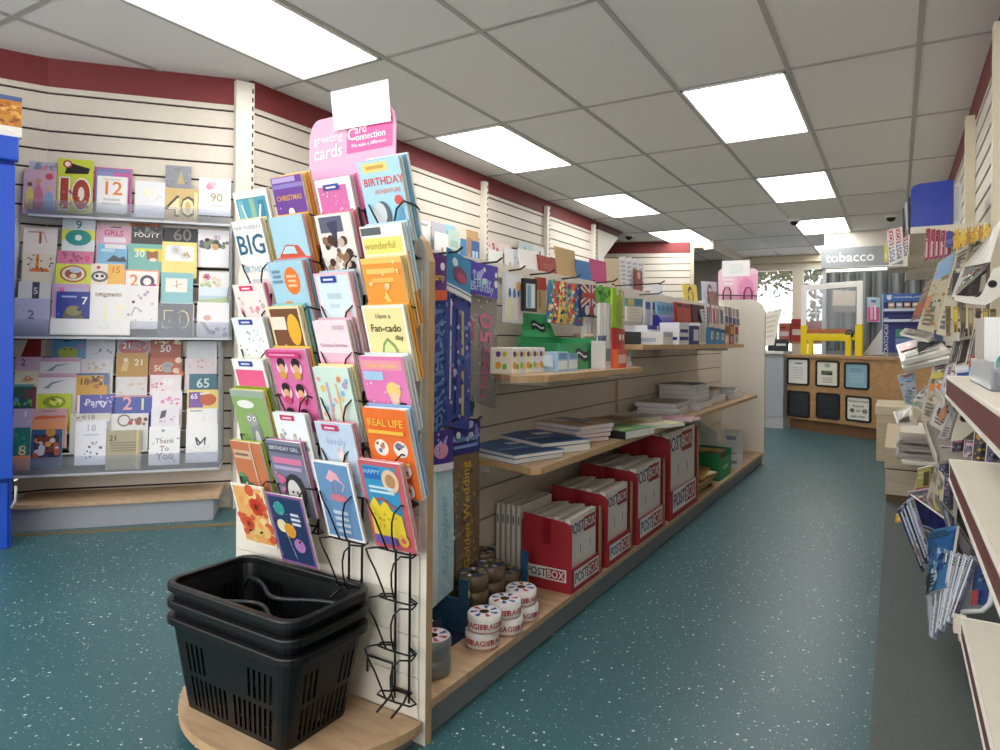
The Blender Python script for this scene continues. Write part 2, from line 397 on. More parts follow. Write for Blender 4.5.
# shop front behind the camera: wall with a wide window opening
b = B(); b.box(-5.4, -1.7, 0, -4.4, -1.6, CZ, CREAM); b.box(.2, -1.7, 0, .75, -1.6, CZ, CREAM); b.box(-4.4, -1.7, 0, .2, -1.6, .5, CREAM); b.box(-4.4, -1.7, 2.2, .2, -1.6, CZ, CREAM); struct(b, 'wall_front')
b = B(); b.box(-5.4, -1.7, 0, -5.3, 13.6, CZ, CREAM); struct(b, 'wall_outer')
# garden hedge and climber outside
t = thing('garden_hedge', 'leafy climber hanging at the top of the back windows, outside', 'plant', (-1.5, 12.9, 1.0))
f = B(); RN.seed(5)
for i in range(900):
    x = RN.uniform(-1.3, 1.6); z = 1.32-abs(RN.gauss(0, .2)); y = RN.uniform(-.1, .3)
    if RN.random() < .12: x = RN.gauss(.25, .07); z = RN.uniform(.0, .9)
    s = RN.uniform(.035, .085); a = RN.uniform(0, 6.3)
    f.add([(x-s*math.cos(a), y-.02, z-s*math.sin(a)), (x+s*.4*math.sin(a), y, z-s*.4*math.cos(a)), (x+s*math.cos(a), y+.02, z+s*math.sin(a)), (x-s*.4*math.sin(a), y, z+s*.4*math.cos(a))], [(0, 1, 2, 3)], RN.choice([M('#6d7044', .7), M('#7d7650', .7), M('#8a7a55', .7), M('#5a6238', .7)]))
o = f.build('leaf', t); o['kind'] = 'stuff'
f = B(); f.box(-1.4, .25, 1.36, 1.7, .3, 1.4, M('#6e5a3c', .8)); f.build('branch', t)

# daylight and view settings
w = bpy.data.worlds.new('daylight'); SC.world = w; w.use_nodes = True; bg = w.node_tree.nodes['Background']
sk = w.node_tree.nodes.new('ShaderNodeTexSky'); sk.sky_type = 'HOSEK_WILKIE'; sk.turbidity = 6; sk.sun_direction = (.3, -.5, .8)
mx = w.node_tree.nodes.new('ShaderNodeMixRGB'); mx.inputs['Fac'].default_value = .75; mx.inputs['Color2'].default_value = (1, .99, .96, 1)
w.node_tree.links.new(sk.outputs[0], mx.inputs['Color1']); w.node_tree.links.new(mx.outputs[0], bg.inputs['Color']); bg.inputs['Strength'].default_value = 5.2
cd = bpy.data.cameras.new('camera'); cam = bpy.data.objects.new('camera', cd); COL.objects.link(cam)
cam.matrix_world = Matrix(((AR.x, AU.x, -AF.x, 0), (AR.y, AU.y, -AF.y, 0), (AR.z, AU.z, -AF.z, EYE), (0, 0, 0, 1)))
cd.sensor_width = 36; cd.lens = F*36/1000; cd.shift_x = 0; cd.shift_y = -(375-V0)/1000; cd.clip_start = .02
SC.camera = cam
vs = SC.view_settings; vs.view_transform = 'Standard'; vs.look = 'None'; vs.exposure = 0.0; vs.gamma = 1; vs.use_curve_mapping = False
# ================================================================ DISPLAY ISLAND (shelving unit in the middle)
IW, IL, BK = -.70, 4.262, -.342
t_is = thing('shelving_unit', 'long cream slatted shelving island with oak edged end panels along the aisle', 'shelving', T=GM)
def endpanel(name, y0, y1, top):
    b = B(); th = y1-y0
    poly = [(IW, 0), (0, 0), (0, top-.10), (-.02, top-.05), (-.05, top-.022), (-.09, top), (IW+.09, top), (IW+.05, top-.022), (IW+.02, top-.05), (IW, top-.10)]
    k = len(poly); vs = [(x, y0, z) for x, z in poly]+[(x, y1, z) for x, z in poly]
    b.add(vs, [tuple(range(k)), tuple(range(2*k-1, k-1, -1))], CREAM2)
    b.add(vs, [(i, k+i, k+(i+1) % k, (i+1) % k) for i in range(k)], m_edge)
    return b.build(name, t_is)
ep = endpanel('end_panel', -.020, .004, 1.245); endpanel('end_panel', IL, IL+.03, 1.30)
b = B(); z0 = .062                                     # slatted face on the near end
for i in range(12):
    z = z0+i*.0965; z1 = min(z+.0945, 1.235)
    ins = .012 if z1 < 1.14 else .05
    b.box(IW+ins, -.0262, z, -.018 if z1 < 1.14 else -ins, -.0198, z1, CREAM2)
b.build('slat_face', t_is)
b = B(); b.box(BK-.012, .005, .08, BK+.0, IL, 1.24, m_groove)
z = .1
while z < 1.2: 
    zt = min(z+.109, 1.241)
    for (y0, y1) in ((.005, 1.985), (1.995, IL)): b.box(BK, y0, z, BK+.012, y1, zt-.004, CREAM); b.box(BK-.024, y0, z, BK-.012, y1, zt-.004, CREAM)
    z += .11
b.build('back_panel', t_is)
b = B(); b.box(BK-.03, .005, 1.19, BK+.022, IL, 1.244, CREAM2); b.build('top_rail', t_is)
b = B(); b.box(BK+.012, 1.978, .1, BK+.018, 2.002, 1.2, m_edge); b.build('upright', t_is)
for (y0, y1, z, x0, x1, nm) in ((.005, IL, .095, BK+.012, -.004, 'base_shelf'),):
    b = B(); b.box(x0, y0, z-.02, x1, y1, z, m_wood); b.build(nm, t_is)
b = B(); b.box(IW+.004, .005, .075, BK-.024, IL, .095, m_wood); b.build('base_shelf', t_is)
b = B(); b.box(-.035, .005, 0, -.02, IL, .075, m_greypl); b.build('kick_board', t_is)
b = B(); b.box(IW+.02, .005, 0, IW+.035, IL, .075, m_greypl); b.build('kick_board', t_is)
def shelf(poly, z, br):
    b = B(); b.prism(poly, z-.022, z, m_wood, side=m_edge); s = b.build('shelf', t_is)
    for y in br:
        b = B(); b.box(BK+.012, y-.008, z-.07, BK+.05, y+.008, z-.022, m_white); b.box(BK+.05, y-.008, z-.045, -.09, y+.008, z-.022, m_white); b.build('shelf_bracket', s)
shelf([(BK+.012, .60), (-.10, .56), (-.03, .53), (-.006, .56), (-.004, 4.0), (-.02, 4.03), (BK+.012, 4.03)], .565, (.7, 1.95, 3.2, 3.95))
shelf([(BK+.012, .72), (-.2, .63), (-.15, .55), (-.09, .51), (-.04, .53), (-.004, .60), (-.004, 1.47), (-.02, 1.5), (BK+.012, 1.5)], .85, (.75, 1.4))
shelf([(BK+.012, 1.47), (-.004, 1.47), (-.004, 3.5), (-.02, 3.54), (BK+.012, 3.54)], .945, (1.6, 2.6, 3.4))
# half round oak plinth in front of the near end
t = thing('display_plinth', 'low half round oak topped plinth under the shopping baskets', 'plinth', T=GM)
def dpoly(r): return [(-.35-(.348-r)*math.cos(a*math.pi/32), -.028-(.322-r)*math.sin(a*math.pi/32)) for a in range(0, 33)]
b = B(); b.prism(dpoly(0), .038, .060, m_wood, side=m_edge); b.build('top', t)
b = B(); b.prism(dpoly(.03), 0, .038, m_greypl); b.build('kick_board', t)

# ---------------------------------------------------------------- near end: wire card racks and the sign
RX = []      # rack centres
for xl, xr in ((233, 267), (270, 307), (313, 352), (359, 403)):
    RX.append((Gb(xl, 345, -.125).x+Gb(xr, 345, -.125).x)/2)
ztips = [Gb(420, y, -.06).z for y in (207.6, 257, 308, 356, 405, 455, 505, 555, 606, 656.7)]
def wire_rack(ac, i, label):
    tips = ztips if i == 3 else ztips[:(7, 7, 8)[i]]; lo = tips[-1]-.13
    t = thing('card_rack', label, 'card rack', T=GM @ Matrix.Translation((ac, -.028, 0)), group='black wire card racks on the island end')
    b = B()
    for s in (-1, 1): b.tube([(s*.022, -.012, lo+.0), (s*.022, -.012, ztips[0]+.02)], .0032, m_wire)
    b.build('rod', t)
    b = B()
    for s in (-1, 1): b.tube([(s*.022, -.012, lo+.03), (s*.022, -.03, lo+.01), (s*.022, -.075, lo-.005)], .003, m_wire)
    if i == 3: b.tube([(-.11, -.012, lo+.04), (-.11, -.012, lo+.08), (-.03, -.012, lo+.08), (-.03, -.012, lo+.025), (.03, -.012, lo+.025)], .003, m_wire)
    b.tube([(-.022, -.012, lo+.02), (.022, -.012, lo+.02)], .0028, m_wire)
    b.build('hook', t)
    for zt in tips:
        p = B(); r = .0023
        for s in (-1, 1):
            arc = [(s*.066, -.058, zt), (s*.052, -.083, zt+.007), (s*.037, -.088, zt-.010), (s*.025, -.082, zt-.035), (s*.017, -.072, zt-.068), (s*.013, -.060, zt-.100), (s*.013, -.052, zt-.112)]
            p.tube(arc, r, m_wire, 5)
            p.tube([(s*.066, -.058, zt), (s*.055, -.03, zt-.003), (s*.022, -.012, zt-.004)], r, m_wire, 5)
            p.tube([(s*.013, -.052, zt-.112), (s*.05, -.042, zt-.116), (s*.055, -.026, zt-.116), (s*.022, -.012, zt-.114)], r, m_wire, 5)
        p.tube([(-.013, -.052, zt-.112), (.013, -.052, zt-.112)], r, m_wire, 5)
        p.build('pocket', t)
    return t
for i, ac in enumerate(RX):
    wire_rack(ac, i, ('leftmost black wire card rack on the island end', 'second black wire card rack from the left on the island end', 'third black wire card rack, beside the rightmost one', 'rightmost black wire card rack, beside the oak panel edge')[i])

# pink header sign and white paper on top of the near end
def gq(pts, b): return [GM @ Gb(x, y, b) for x, y in pts]
PK, PK2, MG = '#eeb0cd', '#e685b8', '#e35fa5'
def rounded(x0, x1, y0, y1, r, n=5):
    o = [(x0, y0), (x1, y0)]
    for i in range(n+1): a = math.pi/2*i/n; o.append((x1-r+r*math.cos(a), y1-r+r*math.sin(a)))
    for i in range(n+1): a = math.pi/2*i/n; o.append((x0+r-r*math.sin(a), y1-r+r*math.cos(a)))
    return o
pl_, pr_ = Gb(309, 200, -.034), Gb(395, 200, -.034); sx0, sx1 = pl_.x, pr_.x; sz1 = Gb(370, 108, -.034).z; sz0 = 1.10
T_s = [GM @ V(p) for p in ((sx0, -.034, sz1), (sx1, -.034, sz1), (sx1, -.034, sz0), (sx0, -.034, sz0))]
shp = [(x, y) for x, y in rounded(0, 1, 0, 1, .12)]
sheet('header_sign', T_s, .004, PK, [('r', 0, 0, 1, .66, PK2), ('r', 0, .64, 1, .69, '#f2abd0'), ('r', .46, .76, .97, .925, MG), ('t', 'greeting', .235, .875, .105, '#fdeef5'), ('t', 'cards', .24, .79, .165, '#fdeef5'),
      ('t', 'C', .52, .865, .15, '#fff'), ('t', 'ard', .625, .888, .10, '#fff'), ('t', 'onnection', .735, .842, .082, '#fff'), ('t', 'We make a difference', .715, .797, .044, '#fff')],
      'pink rounded header sign reading greeting cards above the near card racks', 'sign', shape=shp, pages=PK)
sheet('price_notice', gq([(330.5, 92), (388, 79), (391, 121), (334, 131)], -.042), .0008, '#fbfafa', [('l', 3, .55, .55, .8, .75, '#e4e4e6'), ('l', 7, .12, .12, .4, .7, '#e8e8ea'), ('l', 6, .5, .12, .8, .6, '#e8e8ea')],
      'white printed paper sheet fixed over the top of the pink near sign', 'notice')

# ---------------------------------------------------------------- cards in the wire racks
LEAN = math.tan(rad(17))
def rackcard(col, px, py, pw, h, base, mot, desc, border=None, behind=(), hb=.0):
    bt = -.135
    p = Gb(px, py, bt); q = Gb(px+pw, py, bt); w = q.x-p.x
    # keep inside its column
    c = (p.x+q.x)/2; zt = p.z; zb = zt-h; bb = bt+h*LEAN
    P = [GM @ V((c-w/2, bt, zt)), GM @ V((c+w/2, bt, zt)), GM @ V((c+w/2, bb, zb)), GM @ V((c-w/2, bb, zb))]
    sheet('greeting_card', P, .0016, base, mot, desc, 'card', 'cards in the wire racks', border=border, extra=.004)
    for i, (bc, lab) in enumerate(behind):
        d = .009*(i+1); dz = .006*(i+1)-.004; dx = .001
        P2 = [GM @ V((a+dx*(i+1), y+d, z+dz)) for a, y, z in ((c-w/2, bt, zt), (c+w/2, bt, zt), (c+w/2, bb, zb), (c-w/2, bb, zb))]
        sheet('greeting_card', P2, .0018, bc, [], lab, 'card', 'cards tucked behind in the wire racks', pages=bc, extra=.003)
WH = '#f6f4ef'
def tab(col, x=.45, y=.93): return [('r', x-.22, y-.035, x+.22, y+.045, col), ('r', x-.14, y-.01, x+.14, y+.015, '#dfe3f2')]
rc = rackcard
# column 1
rc(0, 232, 193, 33, .15, WH, [('r', .06, .06, .94, .88, '#4f9fb8'), ('r', .1, .1, .26, .85, '#7fb9c4'), ('r', .45, .08, .6, .86, '#8fb89c'), ('r', .7, .1, .86, .82, '#3f7fa6'), ('w', [(.2, .2), (.3, .5), (.22, .78)], .05, '#dcebee'), ('w', [(.75, .2), (.66, .5), (.78, .75)], .05, '#dcebee')], 'white bordered card with blue green lettered stripes, top of the leftmost wire rack', behind=(('#eeeae0', 'plain off-white card behind the blue green striped card, leftmost wire rack'),))
rc(0, 231, 222, 29, .19, WH, [('t', 'HAVE YOURSELF A', .5, .90, .11, '#8d97a3'), ('t', 'BIG', .5, .66, .62, '#2f6785'), ('t', 'BIRTHDAY', .5, .34, .2, '#9ec4d3'), ('l', 2, .2, .1, .8, .22, '#c8dbe3')], 'white card with tall blue letters BIG in the leftmost wire rack', behind=(('#f2e6b0', 'pale yellow card tucked directly behind the white BIG card'), ('#e6dfae', 'second pale yellow card behind the white BIG card')))
rc(0, 232, 285, 30, .16, '#f7e4e2', [('d', 26, .1, .15, .9, .8, .06, ['#e7a0b2', '#c9b7a5', '#e8839f', '#dfc7c2']), ('r', .2, .4, .8, .48, '#e58ba4'), ('r', .2, .28, .8, .35, '#eaa1b4')]+tab('#d92f62'), 'cream card with pink flowers and a crimson tab, leftmost wire rack', behind=(('#e8689e', 'hot pink card edge behind the pink flowered card with crimson tab'),))
rc(0, 231, 318, 31, .17, '#eef3f3', [('d', 40, .06, .06, .94, .82, .025, ['#7f9fc0', '#d98a8a', '#8fb59a', '#c2a35f', '#777'])]+tab('#2b3f9c'), 'white card scattered with tiny confetti dots and a blue tab', behind=(('#d5ded2', 'pale sage card behind the confetti dotted card'),))
rc(0, 231, 359, 31, .17, WH, [('r', .06, .0, .94, .84, '#e8628f'), ('t', 'wifey', .5, .5, .3, '#f8cbd6'), ('r', .06, .2, .94, .34, '#ee8f7f')]+tab('#2b3f9c'), 'white edged card with a hot pink panel and blue tab', behind=(('#cfd8cf', 'grey green card behind the hot pink panel card'), ('#e9e4d5', 'ivory card at the back behind the hot pink panel card')))
rc(0, 229, 389, 33, .19, '#8fb06c', [('r', 0, .9, 1, 1, '#9fb0a0'), ('e', .4, .8, .26, .06, '#eef0ea'), ('e', .55, .36, .17, .22, '#8b8f92'), ('e', .5, .58, .17, .1, '#a7a6a4'), ('e', .42, .6, .05, .035, '#fff'), ('e', .58, .6, .05, .035, '#fff'), ('e', .43, .6, .025, .018, '#222'), ('e', .59, .6, .025, .018, '#222'), ('e', .58, .3, .08, .14, '#cfcfcb')], 'green card with a grey furry animal and speech bubble, leftmost wire rack', behind=(('#c9cf3a', 'lime yellow card tucked behind the grey animal card'), ('#7f9f3a', 'olive green card tucked behind the grey animal card')))
rc(0, 229, 440, 30, .17, '#c77a52', [('r', .05, .72, .62, .86, '#d9b39c'), ('r', .1, .77, .55, .81, '#8d6a5a'), ('d', 14, .08, .1, .4, .45, .1, ['#3f7a52', '#5f9a6a', '#e9e2d2']), ('r', .66, 0, .7, 1, '#d8c3b0')], 'rust brown card with a small label and green leaves', behind=(('#b9c24a', 'lime card edge behind the rust brown leaf card'),))
rc(0, 230, 482, 32, .17, '#efb36a', [('d', 30, .05, .05, .95, .95, .13, ['#f1c77c', '#eea25a', '#d9603f', '#f3d596']), ('f', .68, .66, .2, '#d4452f', '#7b2a1c'), ('f', .3, .35, .16, '#e0583a', '#8c3120')], 'orange watercolour card with red poppies, bottom of the leftmost wire rack', border='#f5eedd')
# column 2
rc(1, 270, 179, 30, .17, '#6b3c97', [('r', 0, .84, 1, .9, '#8d7cc4'), ('r', .04, .92, .8, .99, '#b9a3d6'), ('t', 'CHRISTMAS', .5, .7, .16, '#e2a85a'), ('c', .52, .3, .16, '#f1e6ee'), ('c', .5, .5, .1, '#f1e6ee'), ('w', [(.2, .42), (.4, .36), (.66, .36), (.88, .3)], .035, '#e6d5ea'), ('d', 10, .05, .05, .95, .6, .03, ['#c9a6dc'])], 'purple card with a small white snowman, top of the second wire rack', behind=(('#f3d98a', 'pale gold card behind the purple snowman card'), ('#f0a43a', 'orange card behind the purple snowman card'), ('#f1dfae', 'cream card at the back behind the purple snowman card')))
rc(1, 268, 218, 33, .18, '#a9d2e6', [('r', 0, 0, 1, .22, '#9cc0cf'), ('p', [(.08, .3), (.12, .48), (.35, .62), (.72, .6), (.92, .42), (.94, .27), (.1, .2)], '#c9573f'), ('p', [(.2, .5), (.36, .6), (.6, .59), (.66, .49)], '#b9dcec'), ('r', .48, .36, .9, .42, '#7a3a32'), ('c', .26, .24, .11, '#2d2d33'), ('c', .74, .22, .11, '#2d2d33')], 'light blue card with a red car, second wire rack', behind=(('#f1b8b2', 'pink card tucked behind the red car card'), ('#f0b429', 'amber card tucked behind the red car card')))
rc(1, 267, 263, 34, .17, '#a6cfe4', [('e', .62, .72, .22, .2, '#ec7a2d'), ('l', 3, .48, .62, .76, .82, '#f3c197'), ('l', 3, .05, .68, .36, .9, '#6f95ad'), ('e', .4, .18, .26, .26, '#e99a4d'), ('c', .38, .32, .08, '#fff'), ('c', .37, .32, .045, '#2a2a2a'), ('l', 1, .6, .25, .85, .38, '#6f95ad')], 'sky blue card with an orange speech blob and orange cartoon face', behind=(('#e79aa0', 'rose card behind the orange speech blob card'), ('#8cc0d2', 'blue card behind the orange speech blob card'), ('#dd6f6a', 'coral card at the back behind the orange speech blob card')))
rc(1, 267, 307, 31, .18, '#7a4f35', [('e', .72, .68, .2, .22, '#e9b33a'), ('r', .05, .68, .5, .86, '#efe5d3'), ('e', .35, .28, .12, .2, '#d9b48a'), ('e', .72, .24, .13, .19, '#d7ad82'), ('r', 0, 0, 1, .06, '#c08d5c')], 'brown card with a gold oval and two squirrels', border='#efdfae', behind=(('#f1e3b3', 'cream yellow card behind the brown squirrel card'), ('#8fc6c4', 'turquoise card behind the brown squirrel card')))
six = []
for i in range(6):
    x = .3 if i % 2 == 0 else .7; y = .78-.3*(i//2)
    six += [('c', x, y, .15, '#f6d3e2'), ('e', x, y+.05, .11, .07, '#33232b'), ('e', x, y-.01, .08, .055, '#e3ac86'), ('e', x, y-.09, .1, .05, ['#d8a24a', '#cf4f6f', '#7fae86'][i//2])]
rc(1, 267, 349, 37, .21, '#dd74ab', six+[('r', .02, .91, .9, .985, '#cf3f7d'), ('r', .12, .94, .8, .955, '#f0b6cf')], 'tall pink card with six little dark haired faces', behind=(('#e58fbb', 'rose pink card tucked behind the six faces card'), ('#e9c75a', 'mustard card tucked behind the six faces card')))
rc(1, 272, 412, 32, .17, '#eef4f8', [('d', 20, .1, .4, .9, .75, .07, ['#8fa9b8', '#c9b1a3', '#9fb6a0', '#d9cfc6'])]+tab('#d0325f'), 'white card with a crimson tab and small grey animals', behind=(('#dfe6ee', 'white card tucked behind the small grey animals card'),))
rc(1, 265, 439, 34, .2, '#7e7f99', [('r', 0, .84, 1, .95, '#55576a'), ('t', 'BIRTHDAY GIRL', .5, .9, .12, '#d9dbe6'), ('r', .1, .7, .95, .78, '#dc7fa8'), ('r', .1, .62, .9, .67, '#b8a9cc'), ('e', .6, .34, .3, .24, '#33343a'), ('e', .55, .3, .2, .2, '#d9d7d6'), ('e', .5, .33, .03, .02, '#222'), ('e', .64, .33, .03, .02, '#222'), ('r', .4, .0, .8, .08, '#33343a'), ('d', 8, .1, .3, .35, .6, .06, ['#e48fae', '#d76c93'])], 'grey purple birthday card with a black and white face', behind=(('#c47fae', 'mauve card tucked behind the black and white face card'),))
rc(1, 265, 492, 36, .19, '#2c3f66', [('c', .3, .8, .15, '#3f9c98'), ('c', .28, .55, .14, '#efe3b6'), ('c', .48, .5, .16, '#e0a03a'), ('c', .66, .3, .15, '#b77fc0'), ('l', 3, .58, .58, .85, .78, '#d8dfec'), ('w', [(.3, .65), (.5, .1)], .01, '#cdd6e6'), ('d', 16, .05, .05, .95, .95, .012, ['#dfe6f2'])], 'navy card with teal, yellow and purple balloons', border='#8f5f9a')
# column 3
rc(2, 314, 181, 35, .17, WH, [('r', .06, .0, .86, .9, '#d56aa8'), ('t', 'HIP HIP', .46, .5, .2, '#f4cfe3'), ('r', .1, .22, .82, .34, '#f6e9f0'), ('d', 14, .1, .35, .82, .85, .02, ['#f4cfe3'])]+tab('#2b3f9c', .45, .88), 'white edged magenta card reading HIP HIP with a blue tab', behind=(('#f3b4cd', 'pale pink card behind the magenta HIP HIP card'), ('#e889b4', 'pink card behind the magenta HIP HIP card')))
rc(2, 314, 216, 35, .19, '#ece4df', [('r', .1, .78, .75, .97, '#5d5f77'), ('p', [(.3, .9), (.5, .62), (.62, .92)], '#3c3f58'), ('d', 46, .15, .1, .85, .72, .1, ['#6b4637', '#8f6a52', '#4a3029', '#a98a74', '#c9b3a2', '#3a2a26']), ('r', .2, .0, .9, .1, '#c99484')], 'white card with a jumbled dark brown picture, third wire rack', behind=(('#f0a9b3', 'pink card tucked behind the jumbled brown picture card'), ('#d97f8b', 'rose red card tucked behind the jumbled brown picture card'), ('#4a2f31', 'dark brown card at the back behind the jumbled brown picture card')))
rc(2, 313, 274, 35, .19, '#d9eaf2', [('t', 'love', .45, .6, .16, '#b9ccd6'), ('l', 1, .25, .66, .7, .78, '#bcd2de'), ('e', .62, .18, .26, .16, '#f0b3bb'), ('e', .78, .42, .12, .14, '#f3c3cb')]+tab('#2b3f9c', .42, .92), 'pale blue card with pink hearts and a blue tab', border='#f2c4cf', behind=(('#f2b9c9', 'pink card behind the pale blue hearts card'), ('#b7d5e2', 'pale blue card behind the pale blue hearts card')))
rc(2, 312, 321, 34, .17, '#f6dfe7', [('r', 0, 0, 1, .2, '#f4c3d6'), ('r', 0, .2, 1, .42, '#ee9fc0'), ('r', 0, .42, 1, .55, '#f3bdd3'), ('t', 'Christmas Birthday', .5, .66, .1, '#b68aa4'), ('l', 1, .55, .86, .9, .96, '#d9bcc8')], 'pale pink card fading to deeper pink with fine script', behind=(('#f1d5df', 'blush card behind the fading pink script card'), ('#d8b3c2', 'dusky pink card behind the fading pink script card')))
rc(2, 312, 367, 35, .18, '#cfe6dc', [('d', 26, .1, .1, .9, .95, .07, ['#e7a9a0', '#8fb8d8', '#e9c56a', '#b7a3cf', '#efd9a0', '#e9896a']), ('r', .3, .2, .36, .8, '#cfa9c9'), ('r', .55, .3, .61, .8, '#e6cf9f')], 'mint green card with pastel balloons and flowers', behind=(('#dcebd9', 'pale mint card behind the mint balloons card'), ('#f4e2a4', 'pale yellow card behind the mint balloons card')))
rc(2, 314, 421, 37, .18, '#c4d6ec', [('t', 'lovely', .5, .74, .22, '#9eb3d6'), ('e', .62, .34, .17, .2, '#e7cfd0'), ('e', .58, .54, .1, .07, '#efe0dd'), ('e', .5, .62, .03, .06, '#e7cfd0'), ('e', .64, .63, .03, .06, '#e7cfd0'), ('d', 10, .1, .08, .9, .3, .05, ['#b9a9cf', '#e0b0bc'])]+tab('#d0325f', .42, .93), 'powder blue card with a bunny and crimson tab', behind=(('#e58fa8', 'pink card tucked behind the powder blue bunny card'),))
rc(2, 311, 459, 37, .2, '#6f98c4', [('p', [(.3, .78), (.45, .9), (.62, .86), (.72, .74), (.55, .78), (.42, .74)], '#efb3c2'), ('w', [(.62, .8), (.78, .72), (.68, .64)], .03, '#efb3c2'), ('w', [(.45, .74), (.42, .6)], .018, '#c98a9c'), ('w', [(.55, .75), (.56, .6)], .018, '#c98a9c'), ('e', .55, .55, .22, .05, '#d77f8f'), ('l', 4, .3, .08, .75, .4, '#cfdff0')], 'cornflower blue card with a pink flamingo, bottom of the third rack', border='#f2f4f6')
# column 4
rc(3, 357, 163, 41, .18, '#a9d5ea', [('r', .1, .86, .7, .97, '#f0d37a'), ('l', 1, .14, .88, .66, .95, '#c9a03f'), ('t', 'BIRTHDAY', .55, .74, .2, '#d9504a'), ('t', 'ADVENTURE', .62, .62, .11, '#d98a84'), ('r', .2, .05, .95, .2, '#cf4a3c'), ('e', .42, .34, .2, .17, '#55606e'), ('e', .36, .36, .16, .14, '#cfd6da'), ('e', .8, .3, .12, .14, '#6fb3da'), ('c', .85, .5, .09, '#d9504a')], 'light blue BIRTHDAY card with red, top of the rightmost wire rack', behind=(('#cfe4f0', 'icy blue card behind the light blue BIRTHDAY card'), ('#7fb4d6', 'blue card behind the light blue BIRTHDAY card'), ('#eef4f6', 'white card at the back behind the light blue BIRTHDAY card')))
rc(3, 359, 227, 42, .15, WH, [('r', .02, .86, .5, .97, '#5d6468'), ('r', .04, .58, .95, .82, '#efe07a'), ('t', 'wonderful', .42, .7, .18, '#b9a53f'), ('r', .04, .1, .95, .55, '#c27fc0'), ('e', .5, .36, .12, .2, '#efc3cf'), ('l', 2, .1, .2, .36, .5, '#f1dcee'), ('l', 2, .64, .2, .9, .5, '#f1dcee')], 'white card with yellow lettering over a mauve panel', behind=(('#e6eef2', 'white card tucked behind the mauve panel card'), ('#bfe0ec', 'pale blue card tucked behind the mauve panel card')))
rc(3, 360, 259, 40, .16, '#ee9a3f', [('r', 0, .92, 1, 1, '#f3c76a'), ('r', .1, .78, .8, .85, '#f6c873'), ('r', .2, .66, .75, .72, '#f3b95f'), ('p', [(.5, .55), (.68, .3), (.85, .1), (.4, .1), (.46, .35)], '#f2d068'), ('c', .56, .6, .07, '#e9bf8c'), ('p', [(.1, 0), (.25, .12), (.4, .04), (.5, 0)], '#f3e3d0'), ('d', 9, .05, .2, .95, .95, .04, ['#f8d9a8'])], 'orange card with a golden gowned figure, rightmost wire rack', behind=(('#f4c765', 'golden yellow card behind the orange gown card'), ('#f3e0b0', 'ivory card behind the orange gown card'), ('#ee9c36', 'orange card at the back behind the orange gown card')))
rc(3, 361, 306, 42, .17, '#f3e3a4', [('t', 'Have a', .48, .86, .13, '#7f7a5a'), ('t', 'Fan-cado', .5, .7, .2, '#4f4f3f'), ('t', 'day', .78, .58, .14, '#4f4f3f'), ('p', [(.5, .58), (.66, .48), (.8, .2), (.82, 0), (.2, 0), (.24, .22), (.38, .5)], '#7fa060'), ('p', [(.5, .54), (.63, .45), (.75, .2), (.77, 0), (.26, 0), (.3, .22), (.41, .47)], '#dfe3a0'), ('c', .42, .34, .06, '#fff'), ('c', .6, .34, .06, '#fff'), ('c', .43, .34, .025, '#222'), ('c', .59, .34, .025, '#222'), ('e', .52, .08, .12, .08, '#b07a4a')], 'pale yellow card with a goggle eyed avocado', border='#f5f2e6', behind=(('#f2d68a', 'buttery card tucked behind the avocado card'), ('#f0a23f', 'orange card tucked behind the avocado card')))
rc(3, 358, 356, 44, .17, '#e77fb9', [('r', .02, .82, .95, .95, '#ef9fae'), ('t', 'happy birthday', .5, .88, .11, '#f6cf7a'), ('r', .05, .68, .5, .8, '#a9cdea'), ('c', .68, .55, .16, '#efd27a'), ('e', .68, .44, .1, .1, '#f0c9ae'), ('p', [(.55, .0), (.58, .3), (.78, .3), (.85, 0)], '#9fc7e6'), ('e', .24, .1, .14, .1, '#4a3f46'), ('d', 14, .05, .1, .95, .8, .025, ['#f6d3e6'])], 'bright pink card with a blond figure in pale blue', behind=(('#f3eef2', 'white card tucked behind the bright pink blond figure card'), ('#dfe6f0', 'pale grey card tucked behind the bright pink blond figure card')))
rr_ = []
for i in range(6):
    x = .3 if i % 2 == 0 else .74; y = .56-.23*(i//2); rr_ += [('c', x, y, .16, '#f3ece2'), ('d', 6, x-.08, y-.05, x+.08, y+.05, .045, ['#8f6a86', '#6f84ad', '#5c4a44', '#b58a6a'])]
rc(3, 361, 407, 44, .21, '#ea7433', rr_+[('t', 'REAL LIFE', .52, .85, .19, '#f2c14a'), ('r', .1, .73, .9, .77, '#f2c14a'), ('r', .12, .4, .45, .43, '#f0d060'), ('r', .58, .4, .92, .43, '#f0d060')], 'orange card with round white portraits and yellow REAL LIFE lettering', behind=(('#e8eef5', 'white card edge behind the orange portraits card'), ('#8fb4dc', 'blue card tucked behind the orange portraits card')))
rc(3, 357, 459, 42, .215, '#c9626b', [('r', .08, .12, .86, .95, '#3f97c8'), ('r', .1, .8, .5, .93, '#2f6fb8'), ('t', 'HAPPY', .3, .88, .13, '#9fd3ee'), ('e', .72, .8, .2, .13, '#e8c9a4'), ('e', .72, .8, .12, .08, '#b98a62'), ('l', 2, .14, .64, .8, .74, '#c6e4f2'), ('p', [(.08, .16), (.1, .5), (.24, .6), (.36, .5), (.5, .58), (.62, .46), (.84, .42), (.86, .14)], '#ecd23f'), ('d', 10, .15, .2, .8, .45, .03, ['#c9a52a']), ('w', [(.3, .57), (.42, .6), (.6, .54), (.74, .5)], .04, '#c9503f'), ('r', .08, .06, .6, .16, '#6f63ae'), ('c', .78, .14, .13, '#e3b24a'), ('c', .78, .14, .06, '#c9626b')], 'red edged blue card with a yellow crowned creature, bottom of rightmost rack', behind=(('#e9a6ad', 'pink card tucked behind the red edged yellow creature card'),))

